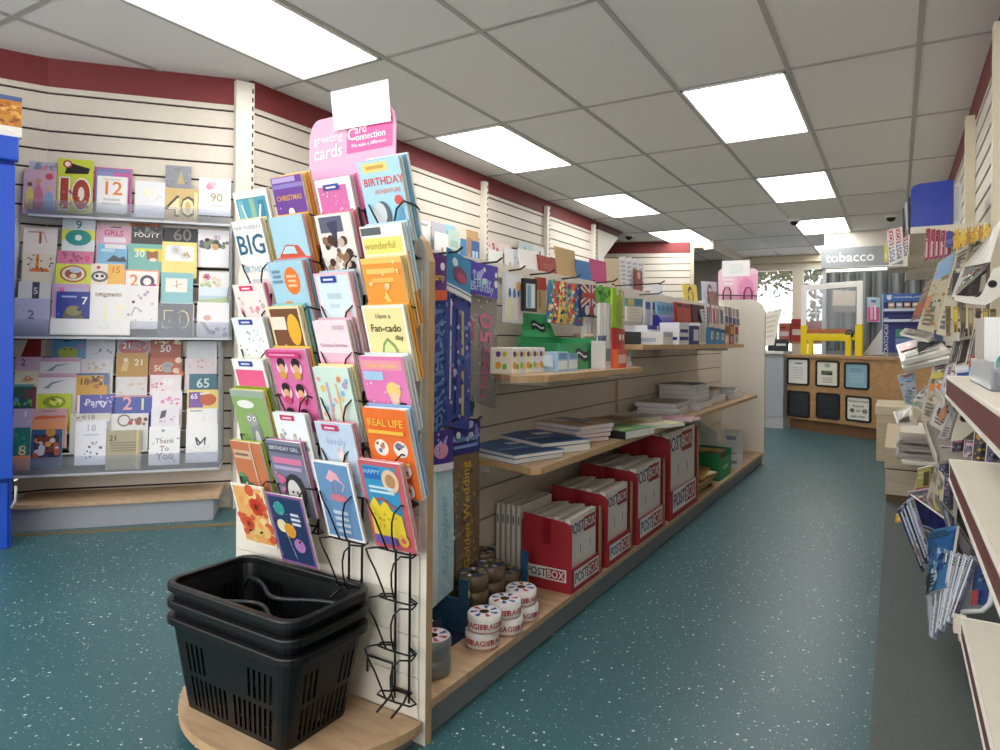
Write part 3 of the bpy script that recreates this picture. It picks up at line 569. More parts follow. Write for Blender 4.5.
# ---------------------------------------------------------------- stacked shopping baskets
m_bask = M('#07080b', .4, var=.15)
def basket_ring(w, d, r):
    # outline walked side by side: (x, y, side or None for a corner, fraction along the side)
    o = []
    for s, (cx, cy, a0, n) in enumerate(((1, -1, 270, 20), (1, 1, 0, 38), (-1, 1, 90, 20), (-1, -1, 180, 38))):
        X, Y = cx*(w/2-r), cy*(d/2-r)
        for k in range(5): t_ = rad(a0+22.5*k); o.append((X+r*math.cos(t_), Y+r*math.sin(t_), None if k < 4 else s, 0.0))
        L_ = (d-2*r) if s % 2 == 0 else (w-2*r); t_ = rad(a0+90); sx, sy = X+r*math.cos(t_), Y+r*math.sin(t_); dx, dy = -math.sin(t_), math.cos(t_)
        for k in range(1, n): o.append((sx+dx*L_*k/n, sy+dy*L_*k/n, s, k/n))
    return o
def basket_shell(b, W0, D0, W1, D1, h, slots):
    R0, R1 = basket_ring(W0, D0, .025), basket_ring(W1, D1, .035); n = len(R0)
    for (v0, v1) in ((0, .06), (.06, .40), (.40, .46), (.46, .78), (.78, 1)):
        for i in range(n):
            j = (i+1) % n; s, f = R0[i][2], R0[i][3]; k = int(round(f*(20 if s is not None and s % 2 == 0 else 38)))
            if slots and s is not None and k % 2 == 1 and ((v0 == .06 and (.04 < f < .46 or .54 < f < .97)) or (v0 == .46 and (.04 < f < .28 or .70 < f < .97))): continue
            P = lambda q, v: (lerp(R0[q][0], R1[q][0], v), lerp(R0[q][1], R1[q][1], v), h*v)
            b.add([P(i, v0), P(j, v0), P(j, v1), P(i, v1)], [(0, 1, 2, 3)], m_bask)
    n = 17
    for i in range(n):
        x0 = lerp(-W0/2+.01, W0/2-.01, i/n); x1 = lerp(-W0/2+.01, W0/2-.01, (i+1)/n); D_ = D0-.012
        rows = ((-D_/2, D_/2),) if i % 2 == 0 else ((-D_/2, -D_*.32), (-.02, .02), (D_*.32, D_/2))
        for y0, y1 in rows: b.add([(x0, y0, 0), (x1, y0, 0), (x1, y1, 0), (x0, y1, 0)], [(0, 1, 2, 3)], m_bask)
def rrect(w, d, r, n=4):
    o = []
    for cx, cy, a in ((w/2-r, d/2-r, 0), (-w/2+r, d/2-r, 90), (-w/2+r, -d/2+r, 180), (w/2-r, -d/2+r, 270)):
        for i in range(n+1): t_ = rad(a+90*i/n); o.append((cx+r*math.cos(t_), cy+r*math.sin(t_)))
    return o
BT = GM @ Matrix.Translation((-.360, -.185, .0605))
BW0, BD0 = .36, .19
def make_basket(k, lab, inner):
    T = BT @ Matrix.Translation((0, 0, .040*k))
    t = thing('shopping_basket', lab, 'basket', T=T, group='stack of black shopping baskets')
    h = .215; W1, D1 = BW0+.085, BD0+.045
    g = .012*0
    b = B(); basket_shell(b, BW0, BD0, W1, D1, h, True); b.build('body', t, solid=.0028)
    r = B(); o = rrect(W1+.028, D1+.028, .05, 6); i_ = rrect(W1-.006, D1-.006, .036, 6); n = len(o)
    vs = [(x, y, z) for x, y in o for z in (h-.012, h+.008)]+[(x, y, z) for x, y in i_ for z in (h-.012, h+.008)]
    fs = []
    for a in range(n):
        c = (a+1) % n; O = lambda q, s: 2*q+s; I = lambda q, s: 2*n+2*q+s
        fs += [(O(a, 0), O(c, 0), O(c, 1), O(a, 1)), (O(a, 1), O(c, 1), I(c, 1), I(a, 1)), (I(a, 1), I(c, 1), I(c, 0), I(a, 0)), (I(a, 0), I(c, 0), O(c, 0), O(a, 0))]
    r.add(vs, fs, m_bask, None, False); r.build('rim', t, bev=.004)
    if inner:
        for s in (-1, 1):
            hd = B(); pts = []
            for q in range(21):
                u = -1+q/10; pts.append((u*(W1/2-.03), s*(D1/2-.035)-s*.06*math.exp(-(u/.45)**2), h-.035-.045*(1-abs(u)**3)*0-.03*(abs(u) > .95)))
            hd.tube(pts, .0055, M('#24262c', .35), 8); hd.build('handle', t)
    return t
for k, lab in enumerate(('bottom black plastic shopping basket with slotted sides, standing on the plinth', 'middle black shopping basket of the stack, only its rim showing', 'top black shopping basket of the stack, open with folded handles')):
    make_basket(k, lab, k == 2)
# ================================================================ LEFT CARD WALL
m_acr = clear('clear_acrylic', tint=(.95, .96, .98), fac=.08, rough=.12)
m_acr2 = clear('smoky_acrylic', tint=(.90, .91, .95), fac=.07, rough=.15)
def lwbox(b, s0, s1, d0, d1, z0, z1, m):
    b.hexa([L(s0, d1, z0), L(s1, d1, z0), L(s1, d0, z0), L(s0, d0, z0), L(s0, d1, z1), L(s1, d1, z1), L(s1, d0, z1), L(s0, d0, z1)], m)
def Ls(px, py, d): p = Lw(px, py, d); return (p-LP).dot(LU), p.z
# plinth under the card wall
b = B(); t = thing('wall_plinth', 'low oak topped grey plinth at the foot of the card wall', 'plinth', L(-.5, .15, 0))
def lwpart(nm, s0, s1, d0, d1, z0, z1, m, par, bev=0):
    q = B(); lwbox(q, s0, s1, d0, d1, z0, z1, m); q.v = [v-par.matrix_world.translation if par.matrix_world.translation.length else v-V(par.location) for v in q.v]
    return q.build(nm, par, bev=bev)
pe = Ls(213, 519, .27)[0]
lwpart('top', -1.0, pe+.03, .002, .29, .115, .135, m_wood, t); lwpart('kick_board', -1.0, pe, .002, .265, 0, .115, M('#9ba0a8', .5), t)
# racks: (name, left px, right px, lip bottom px y at right, depth, lip height)
def lwrack(label, zb, s0, s1, depth, lip, rows, zt, nsteps):
    t = thing('card_display_rack', label, 'card rack', L((s0+s1)/2, 0, zb))
    lwpart('base', s0, s1, .001, depth+.012, zb-.012, zb, M('#c9cacf', .4), t)
    lwpart('front_lip', s0, s1, depth+.010, depth+.013, zb, zb+lip, m_acr2, t)
    if zt: 
        for s in (s0, s1-.004): lwpart('end_panel', s, s+.004, .001, depth+.01, zb, zt, m_acr, t)
    for i in range(nsteps):
        d = depth-(i+1)*rows; z = zb+(i+1)*.098
        lwpart('step', s0+.006, s1-.006, d-.004, d+rows-.014, z-.004, z, M('#d9dade', .4), t)
    return t
D1, D2, D3, ST = .075, .165, .215, .034
zA = Ls(120, 218.5, D1)[1]; zB = Ls(120, 337, D2)[1]; zC = Ls(120, 471, D3)[1]
sA1 = Ls(231, 220, D1)[0]; sB1 = Ls(230, 300, D2)[0]; sC1 = Ls(219, 420, D3)[0]
lwrack('clear single tier card shelf at the top of the left wall', zA, -.985, sA1, D1, .075, ST, 0, 0)
lwrack('stepped clear card rack in the middle of the left wall', zB, -1.04, sB1, D2, .085, ST, zA-.02, 3)
lwrack('stepped clear card rack at the bottom of the left wall', zC, -1.06, sC1, D3, .085, ST, zB-.02, 5)
def remap(q, k=.52, o=.47):
    f = lambda y: o+k*y
    c = q[0]
    if c == 'r': return ('r', q[1], f(q[2]), q[3], f(q[4]), q[5])
    if c == 'e': return ('e', q[1], f(q[2]), q[3], q[4]*k*1.2, q[5])
    if c in 'c': return ('c', q[1], f(q[2]), q[3]*.75, q[4])
    if c == 'o': return ('o', q[1], f(q[2]), q[3]*.8, q[4], q[5])
    if c == 't': return ('t', q[1], q[2], f(q[3]), q[4]*.82, q[5])
    if c == 'p': return ('p', [(x, f(y)) for x, y in q[1]], q[2])
    if c == 'w': return ('w', [(x, f(y)) for x, y in q[1]], q[2], q[3])
    if c in 'ld': return (c, q[1], q[2], f(q[3]), q[4], f(q[5]))+tuple(q[6:])
    if c == 'f': return ('f', q[1], f(q[2]), q[3]*.8, q[4], q[5])
    return q
def wcard(row, px, py, pr, d, zb, base, mot, desc, h=None, border=None, shape=None, behind=None, back=0.0):
    d = d-back
    if row: mot = [remap(q) for q in mot]
    a, z = Ls(px, py, d-.014); a2, _ = Ls(pr, py, d-.014)
    hb = h or .2; z0 = max(z-hb, zb+.0005); lean = .10*(z-z0)
    if a2-a > .21: pass
    P = [L(a, d-.014, z), L(a2, d-.014, z), L(a2, d-.014+lean, z0), L(a, d-.014+lean, z0)]
    if lean > .014: P = [L(a, d-.004-lean, z), L(a2, d-.004-lean, z), L(a2, d-.004, z0), L(a, d-.004, z0)]
    sheet('greeting_card', P, .0016, base, mot, desc, 'card', 'birthday cards on the left wall', border=border, shape=shape, extra=.003)
    if behind: 
        Q = [p-LN*.006+LU*.004+V((0, 0, .002)) for p in P]; sheet('greeting_card', Q, .002, behind[0], [], behind[1], 'card', 'birthday cards on the left wall', pages=behind[0])
def num(t, c, y=.55, s=.7): return [('t', t, .5, y, s, c)]
T_ = lambda px, py, pr, base, mot, desc, **k: wcard(0, px, py, pr, D1, zA, base, mot, desc+', top shelf of the card wall', **k)
wh = '#efece9'
T_(28, 160, 58, '#b9b7d3', [('d', 12, .1, .8, .9, .98, .1, ['#6f8fb0', '#c98a9c'])], 'lavender card standing behind the pastel badge card', h=.27, back=.02)
T_(23, 168, 56, '#d8b3c9', [('c', .78, .86, .12, '#cf4f66'), ('p', [(.08, .1), (.1, .5), (.2, .62), (.32, .5), (.36, .1)], '#e6d77a'), ('p', [(.3, .1), (.34, .55), (.46, .7), (.6, .5), (.66, .1)], '#cf7f92'), ('p', [(.62, .1), (.66, .42), (.8, .54), (.92, .42), (.96, .1)], '#8fb4d9'), ('c', .2, .66, .08, '#8a5a44'), ('c', .46, .74, .09, '#d9a27c'), ('c', .8, .6, .08, '#e2c27a')], 'pink card with round red badge and three gowns', h=.25)
T_(57, 157, 93, '#c9d23f', [('p', [(.2, .72), (.28, .95), (.5, .9), (.9, .84), (.85, .74)], '#1f1d1f'), ('c', .27, .9, .13, '#b8402f'), ('c', .27, .9, .08, '#efe9e2'), ('r', .06, .04, .36, .66, '#f2efe6'), ('r', .1, .07, .32, .64, '#a5402f'), ('e', .68, .35, .28, .31, '#f2efe6'), ('e', .68, .35, .25, .28, '#a5402f'), ('e', .68, .36, .09, .13, '#efe3d5'), ('d', 18, .1, .08, .9, .4, .04, ['#e9d27a', '#8a5a86', '#d96a4a'])], 'lime card with red brown 10 and a black dog', h=.29)
T_(94, 166, 132, '#c6629f', [('r', .05, 0, .5, .9, '#8f93c4'), ('r', .06, .9, .95, .97, '#7f86b8')], 'magenta and violet card standing behind the orange 12 card', h=.24, back=.022)
T_(97, 175, 127, wh, [('t', '12', .5, .66, .72, '#e8863a'), ('l', 2, .15, .2, .85, .42, '#c9c9cc'), ('r', .2, .9, .8, .93, '#cfcac4')], 'white card with a big orange 12', h=.2, behind=('#b9c4d9', 'pale blue envelope edge right behind the orange 12 card'))
T_(135, 180, 165, '#e6e6ea', [('t', '40', .42, .68, .5, '#f6efd0'), ('w', [(.72, .5), (.8, .62), (.9, .58)], .04, '#cfd2c0')], 'pale silver card with a cream 40', h=.2)
T_(165, 164, 191, '#8f9099', [('p', [(0, .5), (1, .3), (1, .36), (0, .56)], '#c8c2b0'), ('p', [(.45, .62), (.6, .9), (.75, .62)], '#b9a77a'), ('d', 20, .05, .05, .95, .95, .05, ['#a3a4ac', '#7f8089'])], 'grey marbled card with a gold letter', h=.27, back=.02)
T_(164, 187, 199, '#cdb27a', [('t', '4', .27, .42, .95, '#4f4a44'), ('t', '0', .7, .42, .95, '#5a544c'), ('t', '40', .5, .42, .74, '#eadcae'), ('r', .86, .1, .96, .9, '#e9d9a6')], 'gold card with huge outlined numerals 40', h=.2)
T_(199, 177, 231, '#ecebee', [('t', '90', .55, .48, .4, '#a99a6a'), ('d', 6, .3, .72, .55, .86, .1, ['#dd8fae', '#e7b3c6']), ('l', 1, .35, .2, .8, .34, '#cfcfd4')], 'white card with a slim 90 and pink flower', h=.21)
def Mr(row): return D2-ST*row
def m_(row, px, py, pr, base, mot, desc, **k): wcard(row, px, py, pr, D2-ST*row, zB+.098*row, base, mot, desc+', middle rack', **k)
m_(3, 23, 227, 57, '#efe6dd', [('t', '1', .5, .5, .7, '#a9623a'), ('r', .15, .78, .6, .84, '#c98a6a'), ('w', [(.6, .8), (.7, .3)], .03, '#d9a0a8')], 'peach cream card with a brown 1')
m_(3, 62, 216, 95, '#dfe6e4', [('t', '9', .5, .66, .5, '#1f7f7c'), ('r', 0, 0, 1, .45, '#d9dc5a'), ('e', .5, .1, .4, .3, '#2f8f88'), ('c', .5, .1, .14, '#dfe9e2')], 'white card with a dark teal 9 over teal and yellow', h=.23)
m_(3, 96, 224, 131, '#dca9bd', [('t', 'GRLS', .5, .64, .3, '#c9466a'), ('r', .4, .9, .7, .95, '#4a3f3f'), ('r', .22, .2, .85, .44, '#eadfe6')], 'dusty pink card lettered GRLS', h=.22)
m_(3, 130, 219, 160, '#b9673a', [('d', 14, .05, .75, .95, .98, .08, ['#d98a4a', '#8a4a2a'])], 'rust brown card just showing behind the FOOTY card', h=.22, back=.014)
m_(3, 130, 225, 163, '#4a4947', [('t', 'FOOTY', .5, .6, .28, '#efeee8'), ('d', 20, .05, .7, .95, .95, .05, ['#6f6d69', '#8b8983'])], 'chalkboard grey card lettered FOOTY', h=.23)
m_(3, 164, 227, 197, '#3a3b41', [('t', '60', .55, .66, .7, '#7f7c74')], 'black card with thin grey numerals 60', h=.22)
m_(3, 198, 229, 229, '#efeaee', [('t', '80', .62, .62, .26, '#b07fb5'), ('c', .3, .46, .12, '#3a3640'), ('d', 16, .05, .12, .95, .4, .1, ['#7f8a66', '#6a5f7f', '#c9a36a', '#4f5560'])], 'white card with a mauve 80 and potted plants', h=.21)
m_(2, 22, 253, 55, '#e9dfc9', [('t', '1', .45, .56, .95, '#ee9440'), ('p', [(.22, .12), (.3, .3), (.75, .3), (.85, .12)], '#e57f3a'), ('d', 20, .05, .1, .95, .95, .03, ['#4a4a44'])], 'speckled cream card with an orange 1')
m_(2, 57, 250, 93, '#d9829f', [('t', '9', .82, .6, .4, '#e03f7f'), ('d', 14, .05, .5, .7, .95, .05, ['#b3607c'])], 'dark pink card with a hot pink 9')
m_(2, 97, 243, 127, '#7fb4d4', [('r', .25, .78, .95, 1, '#e7dfe2'), ('l', 2, .1, .6, .6, .75, '#d4e6ee'), ('p', [(.3, .1), (.55, .45), (.75, .3), (.9, .4), (1, .1)], '#4f4f5c')], 'blue card with dark hills', h=.2)
m_(2, 128, 243, 166, '#7fb5ae', [('r', .16, .62, .9, .78, '#dfe05a'), ('t', '30', .3, .48, .34, '#eff2d9'), ('r', .8, .1, 1, .75, '#e6cf4a'), ('p', [(.5, .2), (.48, .7), (.62, .6), (.78, .7), (.78, .2)], '#a3694a'), ('e', .66, .2, .1, .08, '#f1dfd4')], 'teal card with a cream 30 and a fox', h=.2)
m_(2, 162, 241, 197, '#e9d98a', [('r', .1, .0, .9, .8, '#ecece8'), ('f', .4, .6, .2, '#dcdce2', '#c9c2a0'), ('f', .65, .35, .18, '#e4e0dc', '#c9b07a'), ('w', [(.7, .5), (.8, .2)], .04, '#d98f7a')], 'yellow edged card with white flowers', h=.2)
m_(2, 199, 271, 229, '#f0eeec', [('f', .25, .66, .16, '#d9859c', '#a04a60'), ('d', 14, .1, .1, .9, .6, .08, ['#cfd8b8', '#b9c7a0', '#e3d7c2'])], 'white card with soft green sprigs and one pink bloom')
m_(1, 18, 281, 51, '#dcdbd9', [('r', .42, 0, .64, 1, '#4a4f5c'), ('t', '5', .53, .5, .4, '#cfd0d2')], 'grey white card with a dark centre stripe')
m_(1, 55, 263, 91, '#d6dd55', [('e', .5, .52, .38, .36, '#b9653a'), ('e', .5, .52, .32, .3, '#e8dfc4'), ('e', .5, .52, .24, .22, '#a9573a'), ('e', .55, .7, .16, .12, '#b9c9d6'), ('e', .5, .4, .1, .1, '#e9d9b2')], 'lime yellow card with a brown spotted 8')
m_(1, 91, 263, 124, '#f0e2d4', [('r', .5, .0, 1, 1, '#ecb85a'), ('t', '15', .74, .7, .36, '#d86f2f'), ('e', .26, .36, .26, .24, '#6f6a6a'), ('e', .26, .36, .18, .14, '#e9e4df'), ('c', .18, .38, .07, '#2a2a2c'), ('c', .34, .38, .07, '#2a2a2c'), ('c', .22, .82, .08, '#cf4f5f')], 'cream and amber card with raccoon and 15')
m_(1, 124, 269, 159, '#f0ece7', [('t', '2', .28, .42, .66, '#e5895a'), ('o', .66, .42, .26, .09, '#5a4a5f'), ('f', .84, .14, .14, '#a9486f', '#d99a5a')], 'white card with coral 2 and a purple ring', h=.2, border='#eea78a')
m_(1, 161, 272, 193, '#8fc0c6', [('r', .14, .0, .82, .72, '#ece8df'), ('w', [(.48, .62), (.5, .2)], .04, '#dcae9a'), ('w', [(.38, .3), (.52, .36), (.68, .46)], .02, '#a9a98a')], 'turquoise bordered card with a faint 1')
m_(1, 199, 287, 227, '#d9e3ec', [('r', 0, .3, 1, .52, '#b9d0e0'), ('p', [(0, .1), (0, .28), (.5, .34), (1, .46), (1, .1)], '#b5c49a')], 'pale landscape card in blue and green')
m_(0, 14, 298, 49, '#b9b7d4', [('t', '2', .48, .56, .42, '#6f6d72'), ('d', 8, .25, .3, .75, .75, .02, ['#8f8d99'])], 'lilac card with a small grey 2', h=.2)
m_(0, 52, 283, 89, '#c7a3c4', [('t', '8', .25, .82, .3, '#e0559a'), ('r', .4, .6, .95, .9, '#b9b3cf')], 'mauve card with a pink 8 behind the navy card', h=.22, back=.014)
m_(0, 56, 291, 92, '#2f3f8f', [('t', '7', .78, .78, .34, '#f0f1f5'), ('r', .14, .86, .56, .9, '#9fb0dd'), ('e', .48, .34, .3, .34, '#6f6448'), ('e', .48, .55, .22, .12, '#8f8a5f'), ('d', 12, .05, .1, .95, .6, .05, ['#3f66d9', '#24306f'])], 'navy card with a white 7 and brown shape', h=.22)
m_(0, 90, 284, 126, '#eceae8', [('t', '17', .62, .34, .7, '#f3e9c4'), ('l', 1, .1, .7, .9, .84, '#c9b9b0'), ('d', 6, .2, .72, .9, .8, .03, ['#8a7a72'])], 'white card with a cream 17', h=.23)
m_(0, 125, 285, 158, '#eae6e6', [('w', [(.2, .3), (.3, .5), (.5, .42)], .03, '#a98f86'), ('c', .25, .62, .05, '#4a4546'), ('d', 9, .1, .1, .9, .9, .05, ['#d9bfc4', '#c9b9a6', '#b9a9c4'])], 'pale grey card with a tiny dancing figure', h=.23)
m_(0, 158, 303, 193, '#7c7d85', [('t', '50', .5, .5, .82, '#d8c9a3'), ('t', '50', .5, .5, .74, '#7c7d85'), ('t', '5', .3, .5, .05, '#d8c9a3')], 'slate grey card with outlined gold 50', h=.2, behind=('#e9e6ea', 'white card edge behind the slate grey 50 card'))
m_(0, 197, 302, 229, '#e9e7ea', [('e', .32, .56, .12, .08, '#d9a89f'), ('p', [(.1, .46), (.25, .42), (.5, .1), (.36, .12)], '#b3aab2'), ('d', 8, .4, .08, .9, .25, .07, ['#b7b3c4', '#a9a6b8'])], 'white card with a long legged grey bird', h=.2)
def b_(row, px, py, pr, base, mot, desc, **k): wcard(row, px, py, pr, D3-ST*row, zC+.098*row, base, mot, desc+', bottom rack', **k)
b_(5, 13, 339, 41, '#a82f2a', [], 'plain deep red card')
b_(5, 53, 340, 86, '#5f9fc4', [('e', .45, .3, .32, .28, '#a9b53f'), ('c', .36, .5, .1, '#a9b53f'), ('c', .56, .5, .1, '#a9b53f'), ('c', .36, .5, .04, '#222'), ('c', .56, .5, .04, '#222'), ('o', .82, .66, .11, .05, '#c96a9c'), ('r', .3, .93, .5, 1, '#2a2f33')], 'blue card with a lime green monster')
b_(5, 86, 337, 115, '#cfd0da', [('t', '18', .5, .72, .32, '#efe9c9'), ('c', .5, .38, .05, '#5f6a86'), ('d', 5, .1, .1, .9, .35, .05, ['#8f93a4'])], 'pale grey card with a cream 18')
b_(5, 117, 338, 150, '#a9b3bd', [('e', .5, .5, .46, .36, '#b3545a'), ('t', '21', .3, .6, .34, '#f1eee9'), ('d', 12, .4, .4, .9, .75, .06, ['#8f8fa8', '#c9828a'])], 'grey card with a red dome and white 21')
b_(5, 150, 340, 181, '#a9513a', [('t', '50', .5, .52, .44, '#f3efe6'), ('d', 14, .1, .82, .95, .98, .06, ['#efe3c9'])], 'rust red card with a bold white 50')
b_(5, 187, 341, 217, '#dcdde4', [], 'blank pale grey card')
b_(4, 15, 357, 41, '#d9b9c6', [('t', '2', .3, .72, .5, '#6f3f8f')], 'rose card with a purple 2')
b_(4, 40, 358, 80, '#e9e7e6', [('r', 0, .82, 1, 1, '#d9a9bf'), ('p', [(.15, .3), (.4, .66), (.75, .72), (.4, .55), (.3, .3)], '#8aa3a8')], 'white card with pink header and dolphin curve', behind=('#c9b3d0', 'pale violet card edge behind the upper dolphin curve card'))
b_(4, 81, 359, 113, '#d6d4d9', [('d', 10, .2, .3, .8, .8, .06, ['#d9c39a', '#c7b9a3', '#cfae9a'])], 'grey card with scattered gold dots')
b_(4, 116, 353, 148, '#bf8f3f', [('t', '21', .72, .52, .38, '#f2ecd9'), ('p', [(.15, .1), (.22, .5), (.4, .62), (.36, .1)], '#d9b87a'), ('c', .3, .66, .1, '#e6d6a9')], 'mustard gold card with a white 21')
b_(4, 149, 358, 182, '#b5604a', [('t', '50', .28, .42, .34, '#f2e3c2'), ('e', .56, .5, .2, .26, '#a9a4a6'), ('c', .52, .58, .03, '#333'), ('c', .62, .58, .03, '#333'), ('d', 8, .7, .1, .98, .9, .09, ['#cf6f4f', '#e7c9b0', '#c24a3a'])], 'brick red card with a grey bear and 50')
b_(4, 185, 358, 217, '#e0d3d8', [('d', 9, .1, .4, .9, .9, .05, ['#cfa9a9', '#d9c2b3'])], 'very pale pink card with faint spots')
b_(3, 14, 371, 38, '#ddd3b6', [('p', [(.3, .5), (.5, .8), (.85, .6), (.6, .5)], '#c98a4f'), ('r', .0, .2, .85, .36, '#5f9a96'), ('c', .55, .66, .08, '#e9c59a')], 'sand coloured card with a little boat')
b_(3, 38, 374, 77, '#e6e4e3', [('r', 0, .84, 1, 1, '#cf9fb8'), ('p', [(.12, .3), (.36, .62), (.7, .72), (.36, .5), (.28, .3)], '#7f9aa3')], 'second white card with pink header and dolphin curve, the lower one', behind=('#c03f6f', 'crimson card edge behind the lower dolphin curve card'))
b_(3, 76, 373, 107, '#d9a53f', [('r', 0, .9, 1, 1, '#2f6fa9'), ('r', .9, .4, 1, 1, '#2f6fa9'), ('t', '18', .25, .56, .4, '#5a4020'), ('d', 14, .45, .3, .9, .85, .09, ['#6a3f2a', '#b9753a', '#efd08a'])], 'golden card with a dark 18 on blue')
b_(3, 116, 377, 147, '#dcd7d5', [('d', 8, .1, .1, .9, .7, .05, ['#d9b9a9', '#e3c7b9'])], 'light stone coloured card with blush spots')
b_(3, 150, 375, 181, '#ecdfe3', [('t', '50', .56, .62, .4, '#f7f4f4'), ('d', 8, .05, .1, .5, .6, .06, ['#d98a9c', '#e7b3bf'])], 'blush card with pale 50 and pink petals')
b_(3, 189, 374, 217, '#3f6f80', [('t', '65', .5, .5, .6, '#cfdde0')], 'dark teal card with a thin white 65')
b_(2, 13, 387, 36, '#3a5a4f', [('t', '3', .6, .62, .7, '#b02a35'), ('r', .82, 0, 1, 1, '#8f3a4a'), ('d', 10, .05, .1, .8, .5, .1, ['#5f8fb5', '#6fae4f'])], 'dark green card with a red 3')
b_(2, 37, 394, 71, '#cbd53a', [('e', .5, .6, .34, .26, '#8fa32f'), ('e', .55, .62, .2, .16, '#dfe04f'), ('c', .66, .68, .06, '#f4f4e0'), ('d', 8, .2, .4, .8, .8, .04, ['#6f7f1f'])], 'lime card with a coiled dinosaur')
b_(2, 77, 395, 115, '#5a57a8', [('d', 26, .15, .3, .95, .95, .03, ['#c9c4e6', '#8f8acb']), ('t', 'Party', .5, .6, .34, '#d9d6ee'), ('r', 0, 0, .07, 1, '#e6e4ee')], 'violet card with pale scribbled lettering')
b_(2, 112, 396, 152, '#4355a6', [('t', '2', .38, .56, .62, '#e9a3a0'), ('t', '1', .76, .5, .56, '#e3e6b0'), ('r', 0, .94, 1, 1, '#e58f8f')], 'royal blue card with a coral and cream 21')
b_(2, 152, 391, 182, '#ebe3e9', [('d', 10, .3, .3, .9, .8, .07, ['#e58fc0', '#d9b3cf', '#f0c9de'])], 'white card with a pink sparkle')
b_(2, 187, 390, 219, '#e8d27a', [('r', .05, .1, .5, .9, '#7f5aa3'), ('t', '65', .22, .66, .28, '#efe6f2'), ('e', .66, .5, .26, .26, '#c9623a'), ('w', [(.4, .8), (.7, .86)], .08, '#f0dfc0')], 'yellow and purple card with an orange ball')
b_(1, 13, 409, 32, '#b5a9c9', [('t', '3', .62, .74, .5, '#efeef2')], 'lilac card with a white 3')
b_(1, 32, 409, 67, '#cfa3a9', [('l', 1, .2, .84, .75, .95, '#b07f72'), ('p', [(.05, .6), (.3, .7), (.5, .66), (.95, .68), (.95, .55), (.05, .5)], '#d9683f'), ('r', .0, 0, 1, .5, '#e09a6a')], 'dusty pink and orange sunset card')
b_(1, 70, 414, 111, '#d3cfc4', [('t', '18', .5, .82, .24, '#8f887a'), ('r', .3, .2, .95, .7, '#e0e0e4'), ('d', 8, .05, .75, .4, .95, .03, ['#a39a86'])], 'beige card with a faint 18', h=.22)
b_(1, 110, 414, 148, '#dcdad8', [('o', .36, .66, .22, .04, '#7a6a66'), ('d', 9, .5, .45, .95, .8, .07, ['#b04a44', '#7a4a3a', '#9a9a96']), ('r', .72, .4, .8, .8, '#8a5a3f')], 'white card with a wreath and red berries', h=.22)
b_(1, 151, 409, 179, '#e6e2e8', [('p', [(.3, .5), (.36, .9), (.55, .95), (.5, .6)], '#5f4a5f'), ('d', 6, .2, .3, .9, .6, .05, ['#c9a9c4'])], 'white card with a plum feather')
b_(1, 187, 409, 217, '#efeeec', [('r', .08, .88, .5, .93, '#7f8a80'), ('d', 7, .2, .3, .9, .8, .02, ['#b9c4b9'])], 'plain white card with one printed line')
b_(0, 13, 428, 30, '#2f7a6f', [('t', '8', .55, .45, .95, '#e3d9a9'), ('r', 0, 0, 1, .34, '#d98f66'), ('d', 10, .1, .5, .9, .9, .1, ['#3f9a86', '#1f5f5a'])], 'green and orange card with a cream numeral', h=.21)
b_(0, 31, 430, 62, '#35577f', [('r', .1, .28, .9, .86, '#2a2436'), ('d', 22, .14, .32, .86, .82, .12, ['#b5532f', '#d9a04a', '#7a3a2a', '#4a3a66', '#cfc4d0']), ('c', .62, .92, .16, '#c98f3a'), ('r', .1, .24, .9, .3, '#1f3a66')], 'navy card with a crowded picture collage', h=.2)
b_(0, 75, 422, 106, '#eae9f0', [('t', '18', .5, .84, .34, '#b9bac6'), ('l', 1, .25, .66, .8, .72, '#c9c9d4'), ('d', 12, .15, .08, .85, .6, .05, ['#6f717a', '#a9a3a0', '#c9b9a9', '#4a4c55'])], 'white card with a grey 18 and tiny icons', h=.22)
b_(0, 106, 431, 141, '#a99f82', [('t', '21', .2, .8, .24, '#3f3a30'), ('l', 4, .1, .45, .95, .72, '#8a8068'), ('r', .86, 0, .93, 1, '#cdb98f')], 'kraft brown card with a dark 21', h=.2)
b_(0, 149, 427, 180, '#efeef0', [('t', 'Thank', .5, .62, .24, '#7f8388'), ('t', 'To', .5, .42, .26, '#7f8388'), ('t', 'You', .52, .22, .34, '#7f8388'), ('d', 9, .08, .1, .95, .9, .05, ['#8fa3a9', '#b9c0b0', '#d9b9b0'])], 'white card hand lettered Thank To You', h=.2)
b_(0, 186, 425, 218, '#f0eff0', [('w', [(.45, .5), (.3, .66), (.36, .46), (.45, .5), (.6, .66), (.58, .46)], .05, '#2f4a4f')]+[('w', [(.5+.12*math.cos(a), .2+.1*math.sin(a)), (.5+.45*math.cos(a), .2+.32*math.sin(a))], .012, '#b5b9c0') for a in [i*.42+.1 for i in range(8)]], 'white card with a dark butterfly above a starburst', h=.2)
# painted white strip for the ceiling light's reflection in the middle rack lip
s0, z0 = Ls(50, 333, D2+.012); s1, _ = Ls(130, 333, D2+.012)
zt = Ls(90, 319, D2+.012)[1]
sheet('lip_reflection', [L(s0, D2+.0155, zt), L(s1, D2+.0155, zt), L(s1, D2+.0155, zt-.082), L(s0, D2+.0155, zt-.082)], .001, '#eceae8', [('t', 'ADI', .66, .5, .09, '#dedee4'), ('r', .0, .02, 1, .1, '#dcdad8')], 'painted white reflection of a ceiling light on the middle card rack lip', 'painted reflection')

